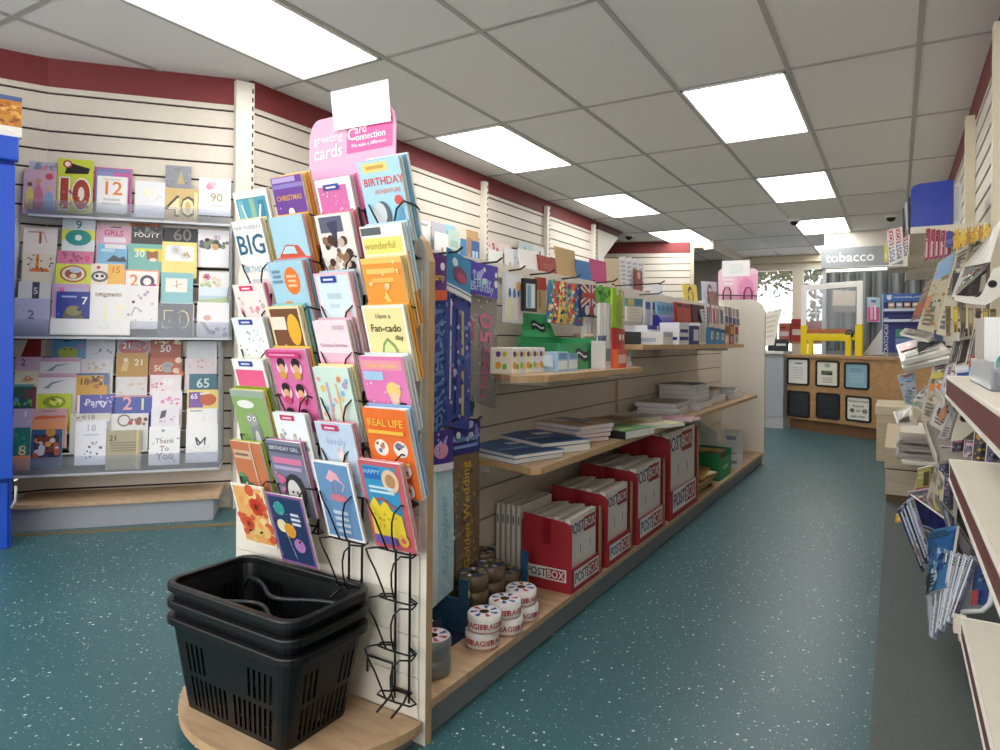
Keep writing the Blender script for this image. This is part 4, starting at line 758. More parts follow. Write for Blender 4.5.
# ---------------------------------------------------------------- blue drinks fridge at the left edge
fb = atZ(12, 549, 0)
fd = V((.36, .93, 0)).normalized(); fn = V((fd.y, -fd.x, 0))     # along its front, and out of its front
FT = frame(fb-fd*.0, fd, -fn)
t = thing('drinks_fridge', 'tall bright blue upright fridge with glass door, cut by the left picture edge', 'fridge', T=FT)
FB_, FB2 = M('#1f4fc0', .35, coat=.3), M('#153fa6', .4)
def zf(py): return onplane(12, py, fb, fn).z
zt_, zh, zd1, zd0 = zf(137), zf(161), zf(166), zf(478)
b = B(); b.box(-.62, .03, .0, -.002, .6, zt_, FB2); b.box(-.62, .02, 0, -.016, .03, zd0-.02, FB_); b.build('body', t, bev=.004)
b = B(); b.box(-.62, -.02, zh, .012, .03, zt_, FB_); b.build('header', t, bev=.006)
b = B()
for q in ((-.62, zd0, -.56, zd1), (-.06, zd0, .0, zd1), (-.56, zd0, -.06, zd0+.07), (-.56, zd1-.06, -.06, zd1)): b.box(q[0], -.012, q[1], q[2], .028, q[3], FB_)
d = b.build('door', t, bev=.004)
g = B(); g.box(-.56, .0, zd0+.07, -.06, .006, zd1-.06, M('#a9b3ad', .15)); g.build('glass', d)
g = B(); g.box(-.062, -.013, zd0+.06, -.056, -.005, zd1-.06, M('#c9ccd0', .3)); g.build('seal', d)
h = B(); h.tube([(.004, 0, zd0-.012), (.02, .0, zd0-.012)], .008, M('#cfd0d2', .3, .8)); h.tube([(.012, .012, zd0-.04), (.012, .03, zd0-.11), (-.004, .03, zd0-.14)], .006, M('#b9b9b6', .4)); h.build('hinge', d)
t2 = thing('snack_sign', 'crinkle crisp picture sign standing on top of the blue fridge', 'sign', T=FT @ Matrix.Translation((0, 0, zt_+.0005)))
zs = zf(97)-zt_
b = B(); b.box(-.6, -.01, 0, .022, .02, zs, M('#e9e6e4', .5)); b.box(-.6, -.0115, zs-.02, .022, -.0102, zs, M('#4a5a8f', .5))
RN.seed(3)
b.box(-.6, -.0112, zs*.25, .021, -.0103, zs-.02, M('#b9772f', .6, var=.5, scale=40))
for i in range(120):
    x, z = RN.uniform(-.3, .015), RN.uniform(zs*.28, zs-.035); r = RN.uniform(.008, .02); a0 = RN.uniform(0, 6)
    b.add([(x+r*math.cos(a0+k)*.9, -.0115-.0002*(i % 6), z+r*math.sin(a0+k)*.6) for k in (0, 1.2, 2.3, 3.4, 4.6)], [(4, 3, 2, 1, 0)], RN.choice(['#c98a3a', '#d9a04f', '#a9642a', '#e0b468', '#8f5426']))
b.add([(-.3, -.0135, zs*.55), (.0215, -.0135, zs*.05), (.0215, -.0135, zs*.12), (-.3, -.0135, zs*.62)], [(0, 1, 2, 3)], '#efe9df')
b.build('panel', t2)
# ================================================================ GOODS ON THE ISLAND
def gbox(b, a0, b0, z0, a1, b1, z1, m): b.box(a0, b0, z0, a1, b1, z1, m)
def gm(b, name, label, cat, group=None, org=(0, 0, 0), rot=0, **k):
    # mesh given around its own origin; placed in the island frame
    return b.build(name, T=GM @ Matrix.Translation(org) @ Matrix.Rotation(rad(rot), 4, 'Z'), label=label, cat=cat, group=group, **k)
def gs(name, pts, th, base, mot, label, cat, group=None, **k): return sheet(name, [GM @ V(p) for p in pts], th, base, mot, label, cat, group, **k)
def cyltext(b, t, r, z, size, m, a0):
    vs, fs = textmesh(t); b.add([(r*math.cos(a0+v.x*size/r), r*math.sin(a0+v.x*size/r), z+v.y*size) for v in vs], fs, m)
m_ptape = M('#6d5b45', .18, coat=.6, var=.12); m_core = M('#b08d62', .8); m_silver = M('#83888c', .3, .35)
def roll(a, bb, z, kind, label, group, rot=0, r=.048, h=.047):
    b = B()
    side = {'brown': m_ptape, 'silver': m_silver, 'fragile': M('#eeebe8', .3)}[kind]
    b.lathe([(r-.004, 0), (r, .003), (r, h-.003), (r-.004, h)], side); b.lathe([(r-.012, h), (r-.004, h)], m_core if kind == 'brown' else side); b.lathe([(r-.012, 0), (r-.012, h)], m_core)
    b.lathe([(r-.004, 0), (r-.012, 0)], m_core)
    lab = {'brown': '#39465f', 'silver': '#d9d6da', 'fragile': '#eceaf0'}[kind]
    b.disc(r-.003, h+.0006, M(lab, .4), r0=.014)
    cols = {'brown': ['#c9a93f', '#d9d3c0', '#2a3550'], 'silver': ['#b02a3a', '#3a3f8f'], 'fragile': ['#3a4a8f', '#4a5a9f', '#c03a3f']}[kind]
    for i in range(7):
        t0 = i*.9; b.add([(rr*math.cos(t), rr*math.sin(t), h+.001) for rr, t in ((.018, t0), (r-.008, t0+.05), (r-.008, t0+.42), (.02, t0+.3))], [(0, 1, 2, 3)], cols[i % len(cols)])
    if kind == 'fragile':
        for k in range(5):
            cyltext(b, 'FRAGILE', r+.0006, h*.45, .021, M('#b5282c', .4), k*1.257)
        b.lathe([(r+.0004, h*.08), (r+.0004, h*.12)], M('#c8494c', .4))
    o = gm(b, 'tape_roll', label, 'tape', group, (a, bb, z), rot); return o
BZ = .0955
gt = 'tape rolls on the bottom shelf'
roll(-.085, .118, BZ, 'silver', 'lower silver duct tape roll right behind the oak edged panel', gt)
roll(-.085, .118, BZ+.0475, 'silver', 'upper silver duct tape roll with a red and blue label', gt)
roll(-.19, .085, BZ, 'silver', 'silver duct tape roll half hidden by the oak edged panel', gt)
F_ = [(-.062, .318, 0, 'lower red lettered white tape roll of the nearest fragile pair'), (-.055, .318, 1, 'upper red lettered white tape roll of the nearest fragile pair'),
      (-.05, .434, 0, 'lower red lettered white tape roll of the second fragile pair'), (-.055, .43, 1, 'upper red lettered white tape roll of the second fragile pair'),
      (-.055, .54, 0, 'lower white fragile tape roll farthest from the silver tape'), (-.06, .536, 1, 'upper white fragile tape roll farthest from the silver tape')]
for i, (a, bb, k, lab) in enumerate(F_): roll(a, bb, BZ+.0475*k, 'fragile', lab, gt, rot=40*i+10)
# navy carton and brown tape in its tray
b = B(); nv, tl_ = M('#17203f', .5), M('#2c5878', .5)
gbox(b, -.32, .135, 0, -.125, .345, .004, nv); gbox(b, -.32, .135, .004, -.31, .345, .165, nv); gbox(b, -.31, .135, .004, -.125, .141, .10, nv); gbox(b, -.31, .339, .004, -.125, .345, .10, tl_); gbox(b, -.16, .339, .10, -.125, .345, .16, tl_); gbox(b, -.129, .141, .004, -.125, .21, .10, nv)
for z in (.05, .11): b.add([(-.1245, .3392, z), (-.1245, .3448, z), (-.1245, .3448, z+.02), (-.1245, .3392, z+.02)], [(0, 1, 2, 3)], '#d8cf5a')
gm(b, 'open_carton', 'open navy carton on the bottom shelf beside silver tape', 'carton', None, (0, 0, BZ))
roll(-.225, .235, BZ+.0045, 'fragile', 'white tape roll lying inside the open navy carton', gt)
b = B(); gbox(b, -.325, .385, 0, -.12, .688, .004, tl_); gbox(b, -.325, .385, .004, -.319, .688, .06, tl_); gbox(b, -.125, .385, .004, -.119, .44, .06, tl_); gbox(b, -.319, .683, .004, -.119, .688, .05, M('#2b5b86', .5)); gbox(b, -.145, .683, .05, -.119, .688, .155, M('#2b5b86', .5)); gbox(b, -.319, .385, .004, -.125, .391, .06, tl_)
for z in (.04, .09): b.add([(-.1186, .6835, z), (-.1186, .6875, z), (-.1186, .6875, z+.03), (-.1186, .6835, z+.03)], [(0, 1, 2, 3)], '#d8cf5a')
gm(b, 'tape_tray', 'blue cardboard tray holding the brown parcel tape rolls', 'carton', None, (0, 0, BZ))
for i, (a, bb, n, w_) in enumerate(((-.175, .441, 3, 'front'), (-.175, .538, 3, 'middle'), (-.175, .634, 2, 'rear'), (-.27, .441, 3, 'shaded near'), (-.27, .538, 3, 'shaded middle'), (-.27, .634, 3, 'shaded far'))):
    for k in range(n):
        roll(a, bb, BZ+.0045+.0475*k, 'brown', '%s brown parcel tape roll in the %s stack of the blue tray' % ((('bottom', 'middle', 'topmost') if n == 3 else ('lower', 'upper'))[k], w_), 'brown parcel tape rolls', rot=47*i+k*31)

# envelope boxes
RED, RED2 = M('#a82733', .6), M('#8f1f2b', .6)
m_env, m_env2, m_kraft = M('#dedad6', .6), M('#c9c3bb', .6), M('#a98a63', .8)
def ptext(b, T, w, big=True):
    # white outlined lozenge with dark blue POST and red BOX, in the local x-y plane of T
    h = w*.27; b.add([(0, 0, 0), (w, 0, 0), (w, h, 0), (0, h, 0)], [(0, 1, 2, 3)], M('#eceae8', .5), T)
    b.add([(w*.515, h*.12, .0004), (w*.965, h*.12, .0004), (w*.965, h*.88, .0004), (w*.515, h*.88, .0004)], [(0, 1, 2, 3)], RED, T)
    b.text('POST', w*.205, M('#1d2a6b', .5), T @ Matrix.Translation((w*.27, h*.47, .0008)) @ Matrix.Scale(1.15, 4, (0, 1, 0)))
    b.text('BOX', w*.20, M('#f3efee', .5), T @ Matrix.Translation((w*.74, h*.47, .0008)) @ Matrix.Scale(1.15, 4, (0, 1, 0)))
def envbox(b0, b1, a0, h, label, z=BZ, n=8, lab2=''):
    a1 = -.006; th = .004
    t = thing('mailer_box', label, 'box', T=GM @ Matrix.Translation((a0, b0, z)), group='red boxes of card envelopes')
    W, Ln = a1-a0, b1-b0; lo = h*.33
    b = B()
    b.box(0, 0, 0, W, Ln, .004, RED); b.box(0, 0, .004, th, Ln, h*.9, RED2); b.box(th, Ln-th, .004, W, Ln, h*.97, RED2)
    # front panel with a rounded notch at its aisle corner
    b.prism([(th, .004), (W, .004), (W, h*.86), (W-.012, h*.93), (W-.03, h*.95), (th, h)], 0, th, RED, Matrix(((1, 0, 0, 0), (0, 0, 1, 0), (0, 1, 0, 0), (0, 0, 0, 1))))
    b.box(W-th, th, .004, W, Ln-th, lo, RED)
    FT_ = Matrix(((1, 0, 0, W*.08), (0, 0, -1, -.0006), (0, 1, 0, h*.14), (0, 0, 0, 1)))
    ptext(b, FT_, W*.82)
    b.add([(W*.42, -.0005, h*.62), (W*.6, -.0005, h*.62), (W*.58, -.0005, h*.97), (W*.42, -.0005, h*.97)], [(0, 1, 2, 3)], M('#96162a', .35))
    ST_ = Matrix(((0, 0, 1, W+.0006), (1, 0, 0, Ln*.08), (0, 1, 0, h*.07), (0, 0, 0, 1)))
    ptext(b, ST_, Ln*.8)
    b.build('carton', t)
    k = B(); k.prism([(0, 0), (.012, 0), (.022, .3), (.022, .94), (.012, 1.0), (0, 1.0)], 0, .0025, m_kraft, Matrix(((0, 0, 1, W-.002), (1, 0, 0, Ln-.024), (0, h*.97, 0, .004), (0, 0, 0, 1))))
    k.build('torn_edge', t)
    # the upright envelopes inside
    for i in range(n):
        x0 = th+.003+(W-2*th-.008)*i/n; x1 = th+.003+(W-2*th-.008)*(i+.86)/n; hh = h*(.97+.03*((i*7) % 3)/2)
        e = B(); e.box(x0, th+.006, .006, x1, Ln-.03, hh, m_env if i % 2 else m_env2)
        e.box(x0+.001, th+.0045, .02, x1-.001, th+.0062, hh-.004, M('#efede9', .6))
        o = e.build('card_envelope', T=GM @ Matrix.Translation((a0, b0, z)), label='%s stiff white card envelope from the left in the %s' % (('first', 'second', 'third', 'fourth', 'fifth', 'sixth', 'seventh', 'outermost')[i] if i < n-1 else 'outermost printed', lab2), cat='envelope', group='card envelopes in the red boxes')
        if i == n-1:
            pass
    e = B(); x = x1+.0004; y0, y1 = th+.012, Ln-.036
    T5 = Matrix(((0, 0, 1, x), (1, 0, 0, y0), (0, 1, 0, h*.72), (0, 0, 0, 1)))
    e.text('POST', Ln*.2, M('#1d2a6b', .5), T5 @ Matrix.Translation((Ln*.2, Ln*.1, .0003)))
    e.add([(x, y0+Ln*.42, h*.72+Ln*.0), (x, y0+Ln*.8, h*.72), (x, y0+Ln*.8, h*.72+Ln*.2), (x, y0+Ln*.42, h*.72+Ln*.2)], [(0, 1, 2, 3)], M('#9c1c2a', .5))
    e.text('BOX', Ln*.17, M('#efecec', .5), T5 @ Matrix.Translation((Ln*.61, Ln*.1, .0005)))
    for q in (.3, .62): e.add([(x, y0+Ln*q, h*.46), (x, y0+Ln*(q+.02), h*.46), (x, y0+Ln*(q+.02), h*.58), (x, y0+Ln*q, h*.58)], [(0, 1, 2, 3)], M('#5f6678', .5))
    e.build('printing', o)
envbox(.785, 1.045, -.20, .255, 'red lettered mailer box nearest the tape rolls, full of card envelopes', lab2='nearest red mailer box')
envbox(1.10, 1.37, -.25, .29, 'second red mailer box of envelopes along the bottom shelf', lab2='second red mailer box')
envbox(1.43, 1.80, -.27, .325, 'third red mailer box of envelopes along the bottom shelf', lab2='third red mailer box')
envbox(1.88, 2.38, -.27, .42, 'tallest red mailer box, fourth and farthest along the bottom shelf', lab2='tallest red mailer box', n=6)
for i in range(5):
    e = B(); x0 = -.318+.022*i; e.box(0, 0, 0, .015, .24, .27, m_env); e.box(.002, -.0012, .03, .013, 0, .262, M('#efede9', .6)); e.box(.005, -.0016, .2, .01, -.0013, .23, M('#5a668f', .6))
    gm(e, 'card_envelope', '%s loose white card envelope standing left of the nearest red mailer box' % ('first', 'second', 'third', 'fourth', 'fifth')[i], 'envelope', 'loose card envelopes', (x0, .80, BZ))
# padded envelopes, green box, boards, small cartons at the far end
for i in range(7):
    z = BZ+.016*i; e = B(); dx = RN.uniform(-.02, .02); pts = rrect(.24, .34, .02, 3)
    e.prism(pts, 0, .014, M(('#a8823f', '#8a6a30', '#b8924a', '#6b4f22')[i % 4], .35)); e.prism([(x*.96, y*.96) for x, y in pts], .014, .0155, M('#d6c7a0', .6) if i % 3 == 2 else M('#8f6d30', .4))
    gm(e, 'padded_envelope', '%s gold padded envelope in the pile beyond the tallest red box' % ('bottom', 'second', 'third', 'fourth', 'fifth', 'sixth', 'topmost')[i], 'envelope', 'gold padded envelopes in a pile', (-.135+dx, 2.62, z), RN.uniform(-12, 12))
e = B(); e.box(0, 0, 0, .015, .26, .36, M('#b8945f', .7)); e.box(.002, .002, .0, .013, .02, .362, M('#9a7848', .7)); gm(e, 'kraft_envelope', 'tall kraft card sleeve standing behind the padded envelope pile', 'envelope', None, (-.30, 2.78, BZ))
e = B(); g_ = M('#2c8c5a', .5)
e.box(0, 0, 0, .2, .30, .004, g_); e.box(0, 0, .004, .2, .004, .17, g_); e.box(.196, .004, .004, .2, .296, .13, g_); e.box(0, .296, .004, .2, .30, .17, g_); e.box(0, .004, .004, .004, .296, .17, g_); e.add([(.2005, .08, .06), (.2005, .22, .06), (.2005, .22, .085), (.2005, .08, .085)], [(0, 1, 2, 3)], '#9fcfb2')
gm(e, 'green_box', 'green cardboard box holding small brown padded envelopes', 'box', None, (-.225, 2.95, BZ))
for i in range(6):
    e = B(); e.prism(rrect(.02, .16, .006, 2), 0, .16, M(('#9a7436', '#b08a48', '#7c5a28')[i % 3], .4)); e.box(-.009, -.07, .155, .009, .07, .164, M('#c9a867', .5))
    gm(e, 'padded_envelope', '%s small brown padded envelope standing in the green box' % ('first', 'second', 'third', 'fourth', 'fifth', 'sixth')[i], 'envelope', 'padded envelopes in the green box', (-.195+.028*i, 3.10, BZ+.005), 0)
for i in range(2):
    gs('foam_board', [(-.31+.03*i, 3.36, .44-.07*i), (-.15+.03*i, 3.40, .33-.07*i), (-.15+.03*i, 3.40, BZ), (-.31+.03*i, 3.36, BZ)], .012, '#dfe1e4', [], ('tall slanting white board at the back of the far bottom shelf', 'shorter slanting white board in front of the tall white board')[i], 'board')
for i, (a, bb, z, s) in enumerate(((-.11, 3.66, 0, .13), (-.11, 3.66, .1305, .11), (-.06, 3.50, 0, .08))):
    e = B(); e.box(-s/2, -s/2, 0, s/2, s/2, s if i != 1 else .1, M('#dfe0e2', .5)); e.box(-s*.5-.0005, -s*.4, s*.3, -s*.5, s*.4, s*.6, M('#8f96b5', .5)); e.box(-s*.3, -s*.5-.0006, s*.35, s*.3, -s*.5, s*.6, M('#8f96b5', .5))
    gm(e, 'small_carton', ('lower small white carton by the far end panel', 'upper small white carton stacked by the far end panel', 'little white carton in front of the stacked cartons')[i], 'carton', 'small white cartons', (a, bb, BZ+z), 4)

# ---------------------------------------------------------------- middle shelf: books and paper
MZ = .5655
def book(a, bb, z, w, d, th, cover, rot, label, mot=None, cat='book', group='books and pads on the middle shelf', page='#ecebe8', spine=None):
    e = B(); e.box(-w/2, -d/2, 0, w/2, d/2, .0012, cover); e.box(-w/2+.001, -d/2+.001, .0012, w/2-.001, d/2-.001, th-.0012, page); e.box(-w/2, -d/2, th-.0012, w/2, d/2, th, cover)
    if spine: e.box(-w/2-.0006, -d/2, 0, -w/2+.004, d/2, th+.0003, spine)
    for k, q in enumerate(mot or []): e.box(-w/2+w*q[0], -d/2+d*q[1], th, -w/2+w*q[2], -d/2+d*q[3], th+.0004+.0002*k, q[4])
    return gm(e, 'book', label, cat, group, (a, bb, z), rot)
blue = '#41659f'
book(-.205, .70, MZ, .22, .30, .016, blue, 72, 'lowest blue covered refill pad at the near end of the middle shelf', [(.08, .08, .92, .3, '#2f4a7c'), (.6, .62, .9, .74, '#dfe4ee'), (.1, .36, .7, .4, '#8fa6cf')])
book(-.20, .705, MZ+.0165, .22, .30, .012, '#4a70ab', 70, 'upper blue refill pad at the near end of the middle shelf', [(.08, .08, .92, .3, '#33507f'), (.6, .62, .9, .74, '#dfe4ee'), (.1, .36, .7, .4, '#8fa6cf')])
book(-.20, .90, MZ, .23, .31, .026, blue, 68, 'thick blue refill pad under the overlapping one, middle shelf', [(.1, .1, .9, .3, '#2c4576')])
book(-.195, .905, MZ+.0265, .22, .30, .014, '#456ba6', 66, 'blue refill pad lying over the thick pad, middle shelf', [(.08, .08, .92, .32, '#30507f'), (.55, .6, .9, .76, '#dfe6ee'), (.1, .4, .6, .44, '#9fb3d6')])
for k in range(4):
    book(-.215+.004*k, 1.17+.006*k, MZ+.0165*k, .21, .27, .016, ('#a8324a', '#b54a5f', '#9fb0c9', '#c9b39a')[k], 64+4*k, ('red edged puzzle book, bottom of the patterned pile', 'rose edged puzzle book, second in the patterned pile', 'pale blue puzzle book, third in the patterned pile', 'flower patterned notebook on top of the puzzle book pile')[k], [(.06, .06, .3, .9, '#cfc0a8'), (.35, .1, .6, .5, '#b98f86'), (.62, .3, .9, .9, '#8fa3c0'), (.4, .6, .58, .9, '#e3d9c9')] if k == 3 else [(0, 0, 1, .12, '#3f86c4'), (.3, 0, .6, .12, '#d9dc6a')] if k == 2 else None, page='#e6dfe4')
book(-.13, 1.40, MZ, .24, .31, .032, '#3f4a3a', 80, 'dark edged green landscape book beside the patterned pile', [(0, 0, 1, 1, '#5f9460'), (.06, .5, .95, .95, '#8db4a0'), (.1, .1, .5, .4, '#a9c47a')], spine='#1f241f')
book(-.17, 1.66, MZ, .22, .30, .03, '#b9a58a', 74, 'brown photo covered book on the middle shelf by the upright', [(.05, .1, .6, .5, '#9a7f66'), (.3, .5, .9, .9, '#7f6f62'), (.65, .1, .95, .4, '#d9cfae')])
book(-.10, 1.80, MZ, .21, .29, .014, '#d3cfa9', 66, 'pale green magazine with small pictures at the shelf edge', [(.1, .1, .4, .4, '#8fb06a'), (.5, .2, .9, .5, '#e6dfc0'), (.2, .6, .8, .9, '#b9c48f')])
book(-.10, 2.08, MZ, .21, .29, .012, '#c9a3aa', 62, 'dusty pink booklet at the edge of the middle shelf', [(.05, .05, .95, .3, '#b98f9a'), (.1, .5, .9, .9, '#d9bfc2')])
book(-.25, 1.93, MZ, .21, .29, .022, '#cfd0cf', 70, 'grey magazine pile at the back of the middle shelf', [(.1, .1, .9, .4, '#a9a8ae')])
def ream(a, bb, z, w, d, th, label, rot=0, top='#b9bac2', n=6):
    e = B()
    for i in range(n): j = .003*math.sin(i*2.3+w*40); e.box(-w/2+j, -d/2-j, th*i/n+.0003, w/2+j, d/2-j, th*(i+1)/n, M(('#e9e9ee', '#dfdfe6', '#f0f0f2')[i % 3], .6))
    e.box(-w/2+.002, -d/2+.002, th, w/2-.002, d/2-.002, th+.001, M(top, .5))
    return gm(e, 'paper_stack', label, 'paper', 'white paper stacks on the middle shelf', (a, bb, z), rot)
ream(-.19, 2.32, MZ, .23, .36, .022, 'bottom flat white paper pad beside the tall paper stack', 4); ream(-.18, 2.31, MZ+.0235, .22, .33, .02, 'middle flat white paper pad beside the tall paper stack', 8); ream(-.185, 2.32, MZ+.045, .22, .32, .022, 'top flat paper pad with grey cover beside the tall stack', 2, '#a9a79f')
ream(-.18, 2.72, MZ, .25, .36, .04, 'wide lower block of the tall white paper stack', 3); ream(-.19, 2.74, MZ+.0415, .22, .30, .085, 'upper block of the tall white paper stack', 1, n=9); ream(-.19, 2.73, MZ+.128, .21, .29, .014, 'grey topped pad crowning the tall white paper stack', -4, '#7f828c', 2)
ream(-.19, 3.12, MZ, .23, .28, .05, 'lower white pad in the stack behind the tall one', -3); ream(-.2, 3.14, MZ+.0515, .2, .26, .03, 'upper white pad in the stack behind the tall one', 6); e = B(); e.box(-.1, -.13, 0, .1, .13, .012, M('#b59a72', .7)); e.box(-.09, -.12, .012, .09, .12, .0135, M('#a58a62', .7)); gm(e, 'notebook', 'kraft covered notebook on the stack behind the tall one', 'notebook', None, (-.2, 3.14, MZ+.083))
ream(-.19, 3.58, MZ, .24, .32, .04, 'white paper block at the far end of the middle shelf', -6); ream(-.18, 3.57, MZ+.0415, .22, .28, .025, 'fanned upper paper block at the far end of the middle shelf', 10, '#7d7f85', 5)
# ================================================================ HANGING GOODS AND UPPER SHELVES
PB = BK+.0125
def hook(bb, z, ln, label, tip=True, m=m_black):
    b = B(); b.box(PB-.0002, bb-.012, z-.02, PB+.004, bb+.012, z+.012, m); pts = [(PB+.004, bb, z), (PB+ln-.02, bb, z+.004), (PB+ln, bb, z+.016)]
    b.tube(pts, .0035, m); 
    b.v = [v-V((PB, bb, z)) for v in b.v]
    return gm(b, 'peg_hook', label, 'hook', 'black peg hooks on the island back panel', (PB, bb, z))
def gpl(px4, a):      # four picture points on a plane parallel to the back panel
    return [Ga(x, y, a) for x, y in px4]
def vflip(P): tl, tr, br, bl = P; return [bl, tl, tr, br]      # design runs bottom to top
def banner(px4, a, base, mot, label, head, hmot, hh):
    P = gpl(px4, a); tl, tr, br, bl = [V(p) for p in P]
    f = hh; ml, mr = lerp(tl, bl, f), lerp(tr, br, f)
    t = thing('foil_banner', label, 'banner', T=GM @ Matrix.Translation((tl+tr)/2), group='foil party banners hanging by the near end')
    T0 = (tl+tr)/2
    def piece(nm, Q, bs, mt, th, rough): 
        o = sheet(nm, [GM @ V(q) for q in Q], th, bs, mt, rough=rough, bulge=.004, pages=bs)
        w = o.matrix_basis.translation.copy(); o.parent = t; o.matrix_parent_inverse = t.matrix_basis.inverted(); return o
    piece('header_card', [tl, tr, mr, ml], head, hmot, .002, .4)
    off = V((-.003, 0, 0))
    piece('foil_strip', vflip([ml+off, mr+off, br+off, bl+off]), base, mot, .006, .22)
def glit(c, n=60, sp=.02): return [('d', n, 0.01, .02, .99, .98, sp, c)]
ball = [('d', 12, .05, .4, .95, .95, .07, ['#b9b4ee', '#8f86d9', '#efeefc'])]
banner([(429, 252), (447, 256), (446, 425), (429, 440)], -.17, '#2f4a8f', glit(['#4f74b8', '#1f2f66', '#7f9fd0'], 60)+[('t', 'BIRTHDAY', .5, .5, .2, '#5f80bd')], 'dark blue foil banner with a purple and orange header, nearest the end panel', '#5a2a7c', [('c', .7, .74, .14, '#e9e4f0'), ('r', 0, 0, 1, .22, '#e0623f'), ('t', 'Party', .45, .5, .34, '#f0c94a')], .26)
banner([(447, 247), (471, 262), (470, 430), (443, 425)], -.20, '#3f4f9c', glit(['#6f7fc9', '#2a3570', '#a9b4e0', '#5f4a9c'], 80, .022)+[('w', [(.1, .3), (.9, .34)], .03, '#c9b46a'), ('w', [(.1, .6), (.9, .56)], .03, '#26305f'), ('w', [(.2, .8), (.95, .8)], .02, '#c9cfe6')], 'blue and purple foil curtain banner with a picture header', '#3f8fc0', [('c', .3, .75, .1, '#d9e6f0'), ('e', .5, .5, .3, .2, '#7a4f6f'), ('e', .55, .45, .2, .12, '#b5566f'), ('r', 0, 0, 1, .1, '#ece9e4'), ('r', 0, .14, 1, .18, '#ece9e4')], .24)
banner([(462, 257), (476, 262), (474, 425), (461, 425)], -.27, '#4f86a8', glit(['#8f4f5f', '#c9d0d6', '#2f5f86', '#b5cfd9'], 60, .04), 'narrow turquoise speckled banner between the blue and the pink 50 ones', '#4a3f9c', ball, .16)
banner([(464, 260), (498, 267), (496, 408), (463, 398)], -.24, '#8e8a88', glit(['#a9a5a2', '#75716f', '#c0bcb8', '#9a8f94'], 110, .014)+[('t', 'Happy', .30, .42, .2, '#c9779c'), ('t', '50', .70, .36, .30, '#cf6f96'), ('t', '50', .66, .84, .2, '#c9507f')], 'grey holographic banner with pink lettering Happy 50 and purple balloon header', '#5548b5', ball+[('t', 'Happy', .5, .45, .2, '#a9dff0'), ('t', 'Birthday', .5, .24, .2, '#b5c9f0')], .23)
banner([(429, 430), (453, 430), (454, 590), (431, 610)], -.20, '#b9dbe6', glit(['#cfe8ef', '#a3cbd9', '#dff0f4'], 40, .02)+[('r', .0, .72, 1, 1, '#d9ecf1'), ('t', 'Baby Shower', .5, .4, .115, '#9fc6d6')], 'pale blue baby banner hanging lowest beside the end panel', '#40308f', [('e', .45, .5, .3, .2, '#e39ab9'), ('r', 0, 0, 1, .18, '#e6e6ef'), ('d', 10, .05, .4, .95, .95, .06, ['#b9b4ee'])], .24)
banner([(449, 425), (480, 420), (479, 572), (455, 582)], -.22, '#7f6d57', glit(['#93806a', '#6b5a49', '#a0886a', '#8a5a52'], 80, .02)+[('t', 'Golden Wedding', .5, .5, .125, '#d9b04a'), ('r', .0, .96, 1, 1, '#5f4a45')], 'brown translucent banner with gold script Golden Wedding', '#33307f', ball+[('t', 'Anniversary', .5, .5, .18, '#8fc6e6'), ('r', .1, .2, .9, .3, '#7f9fe0')], .2)
for bb, z, ln, lab in ((.33, 1.215, .18, 'black peg hook holding the blue curtain banner'), (.60, 1.215, .15, 'black peg hook holding the pink 50 banner'), (.36, .71, .15, 'black peg hook holding the pale blue baby banner'), (.5, .70, .14, 'black peg hook holding the golden wedding banner')):
    hook(bb, z, ln, lab)

def pack(px4, a, base, mot, label, cat='packet', th=.012, name='hanging_packet', group='packets hanging on peg hooks', **k):
    P = [GM @ p for p in gpl(px4, a)]
    return sheet(name, P, th, base, mot, label, cat, group, pages=k.pop('pages', base), **k)
def q4(x0, y0, x1, y1, s=0): return [(x0, y0), (x1, y0+s), (x1, y1+s), (x0, y1)]
hk = lambda px, py, ln, lab: (lambda p: hook(p.y, p.z, ln, lab))(Ga(px, py, PB))
hk(507, 271, .08, 'black peg hook above the white cutter pack'); hk(528, 275, .12, 'long black peg hook above the black blister pack'); hk(560, 279, .10, 'black peg hook above the sweet strings'); hk(594, 283, .12, 'black peg hook above the union flag pack'); hk(613, 286, .27, 'black peg hook above the lime frog bag'); hk(638, 295, .14, 'black peg hook above the hanging note pads')
pack(q4(505, 272, 523, 322, 2), -.27, '#e6e6ea', [('r', .1, .62, .9, .95, '#eef0f4'), ('e', .25, .6, .07, .1, '#3f6fb5'), ('e', .5, .58, .07, .12, '#3f6fb5'), ('e', .72, .62, .06, .1, '#3f6fb5'), ('e', .72, .74, .16, .1, '#e6bd7a'), ('r', .15, .06, .35, .48, '#efe6b9'), ('r', .42, .06, .64, .5, '#ece9dc'), ('r', .7, .06, .9, .5, '#eed3d6')], 'clear blister pack of three blue topped pens, nearest the banners')
pack(q4(524, 278, 537, 311, 1), -.25, '#23262c', [('r', .15, .1, .85, .84, '#cfd6dc'), ('r', .25, .12, .5, .8, '#7fa6c9'), ('r', .56, .12, .75, .8, '#eceff2')], 'black framed blister pack with white and blue tools')
pack(q4(537, 277, 546, 312, 1), -.25, '#b99a77', [('r', 0, .64, 1, 1, '#b0392f'), ('r', .2, .1, .4, .6, '#8f7350')], 'small kraft pack with a red header')
for i in range(6):
    x = 549+5.5*i; pack([(x+2, 280+.8*i), (x+7, 281+.8*i), (x+8, 324+.5*i), (x-1, 322+.5*i)], -.26+.012*(i % 3), ('#4f7fae', '#c94f4a', '#e0c35a', '#7fb0d0', '#d96f4a', '#3f66a0')[i], glit(['#e9d36a', '#d6453f', '#3f7fc0', '#f0efe9', '#5fae6a', '#2f4f8f'], 80, .13), '%s bright sweet string pack hanging in a row' % ('first', 'second', 'third', 'fourth', 'fifth', 'sixth')[i], bulge=.006)
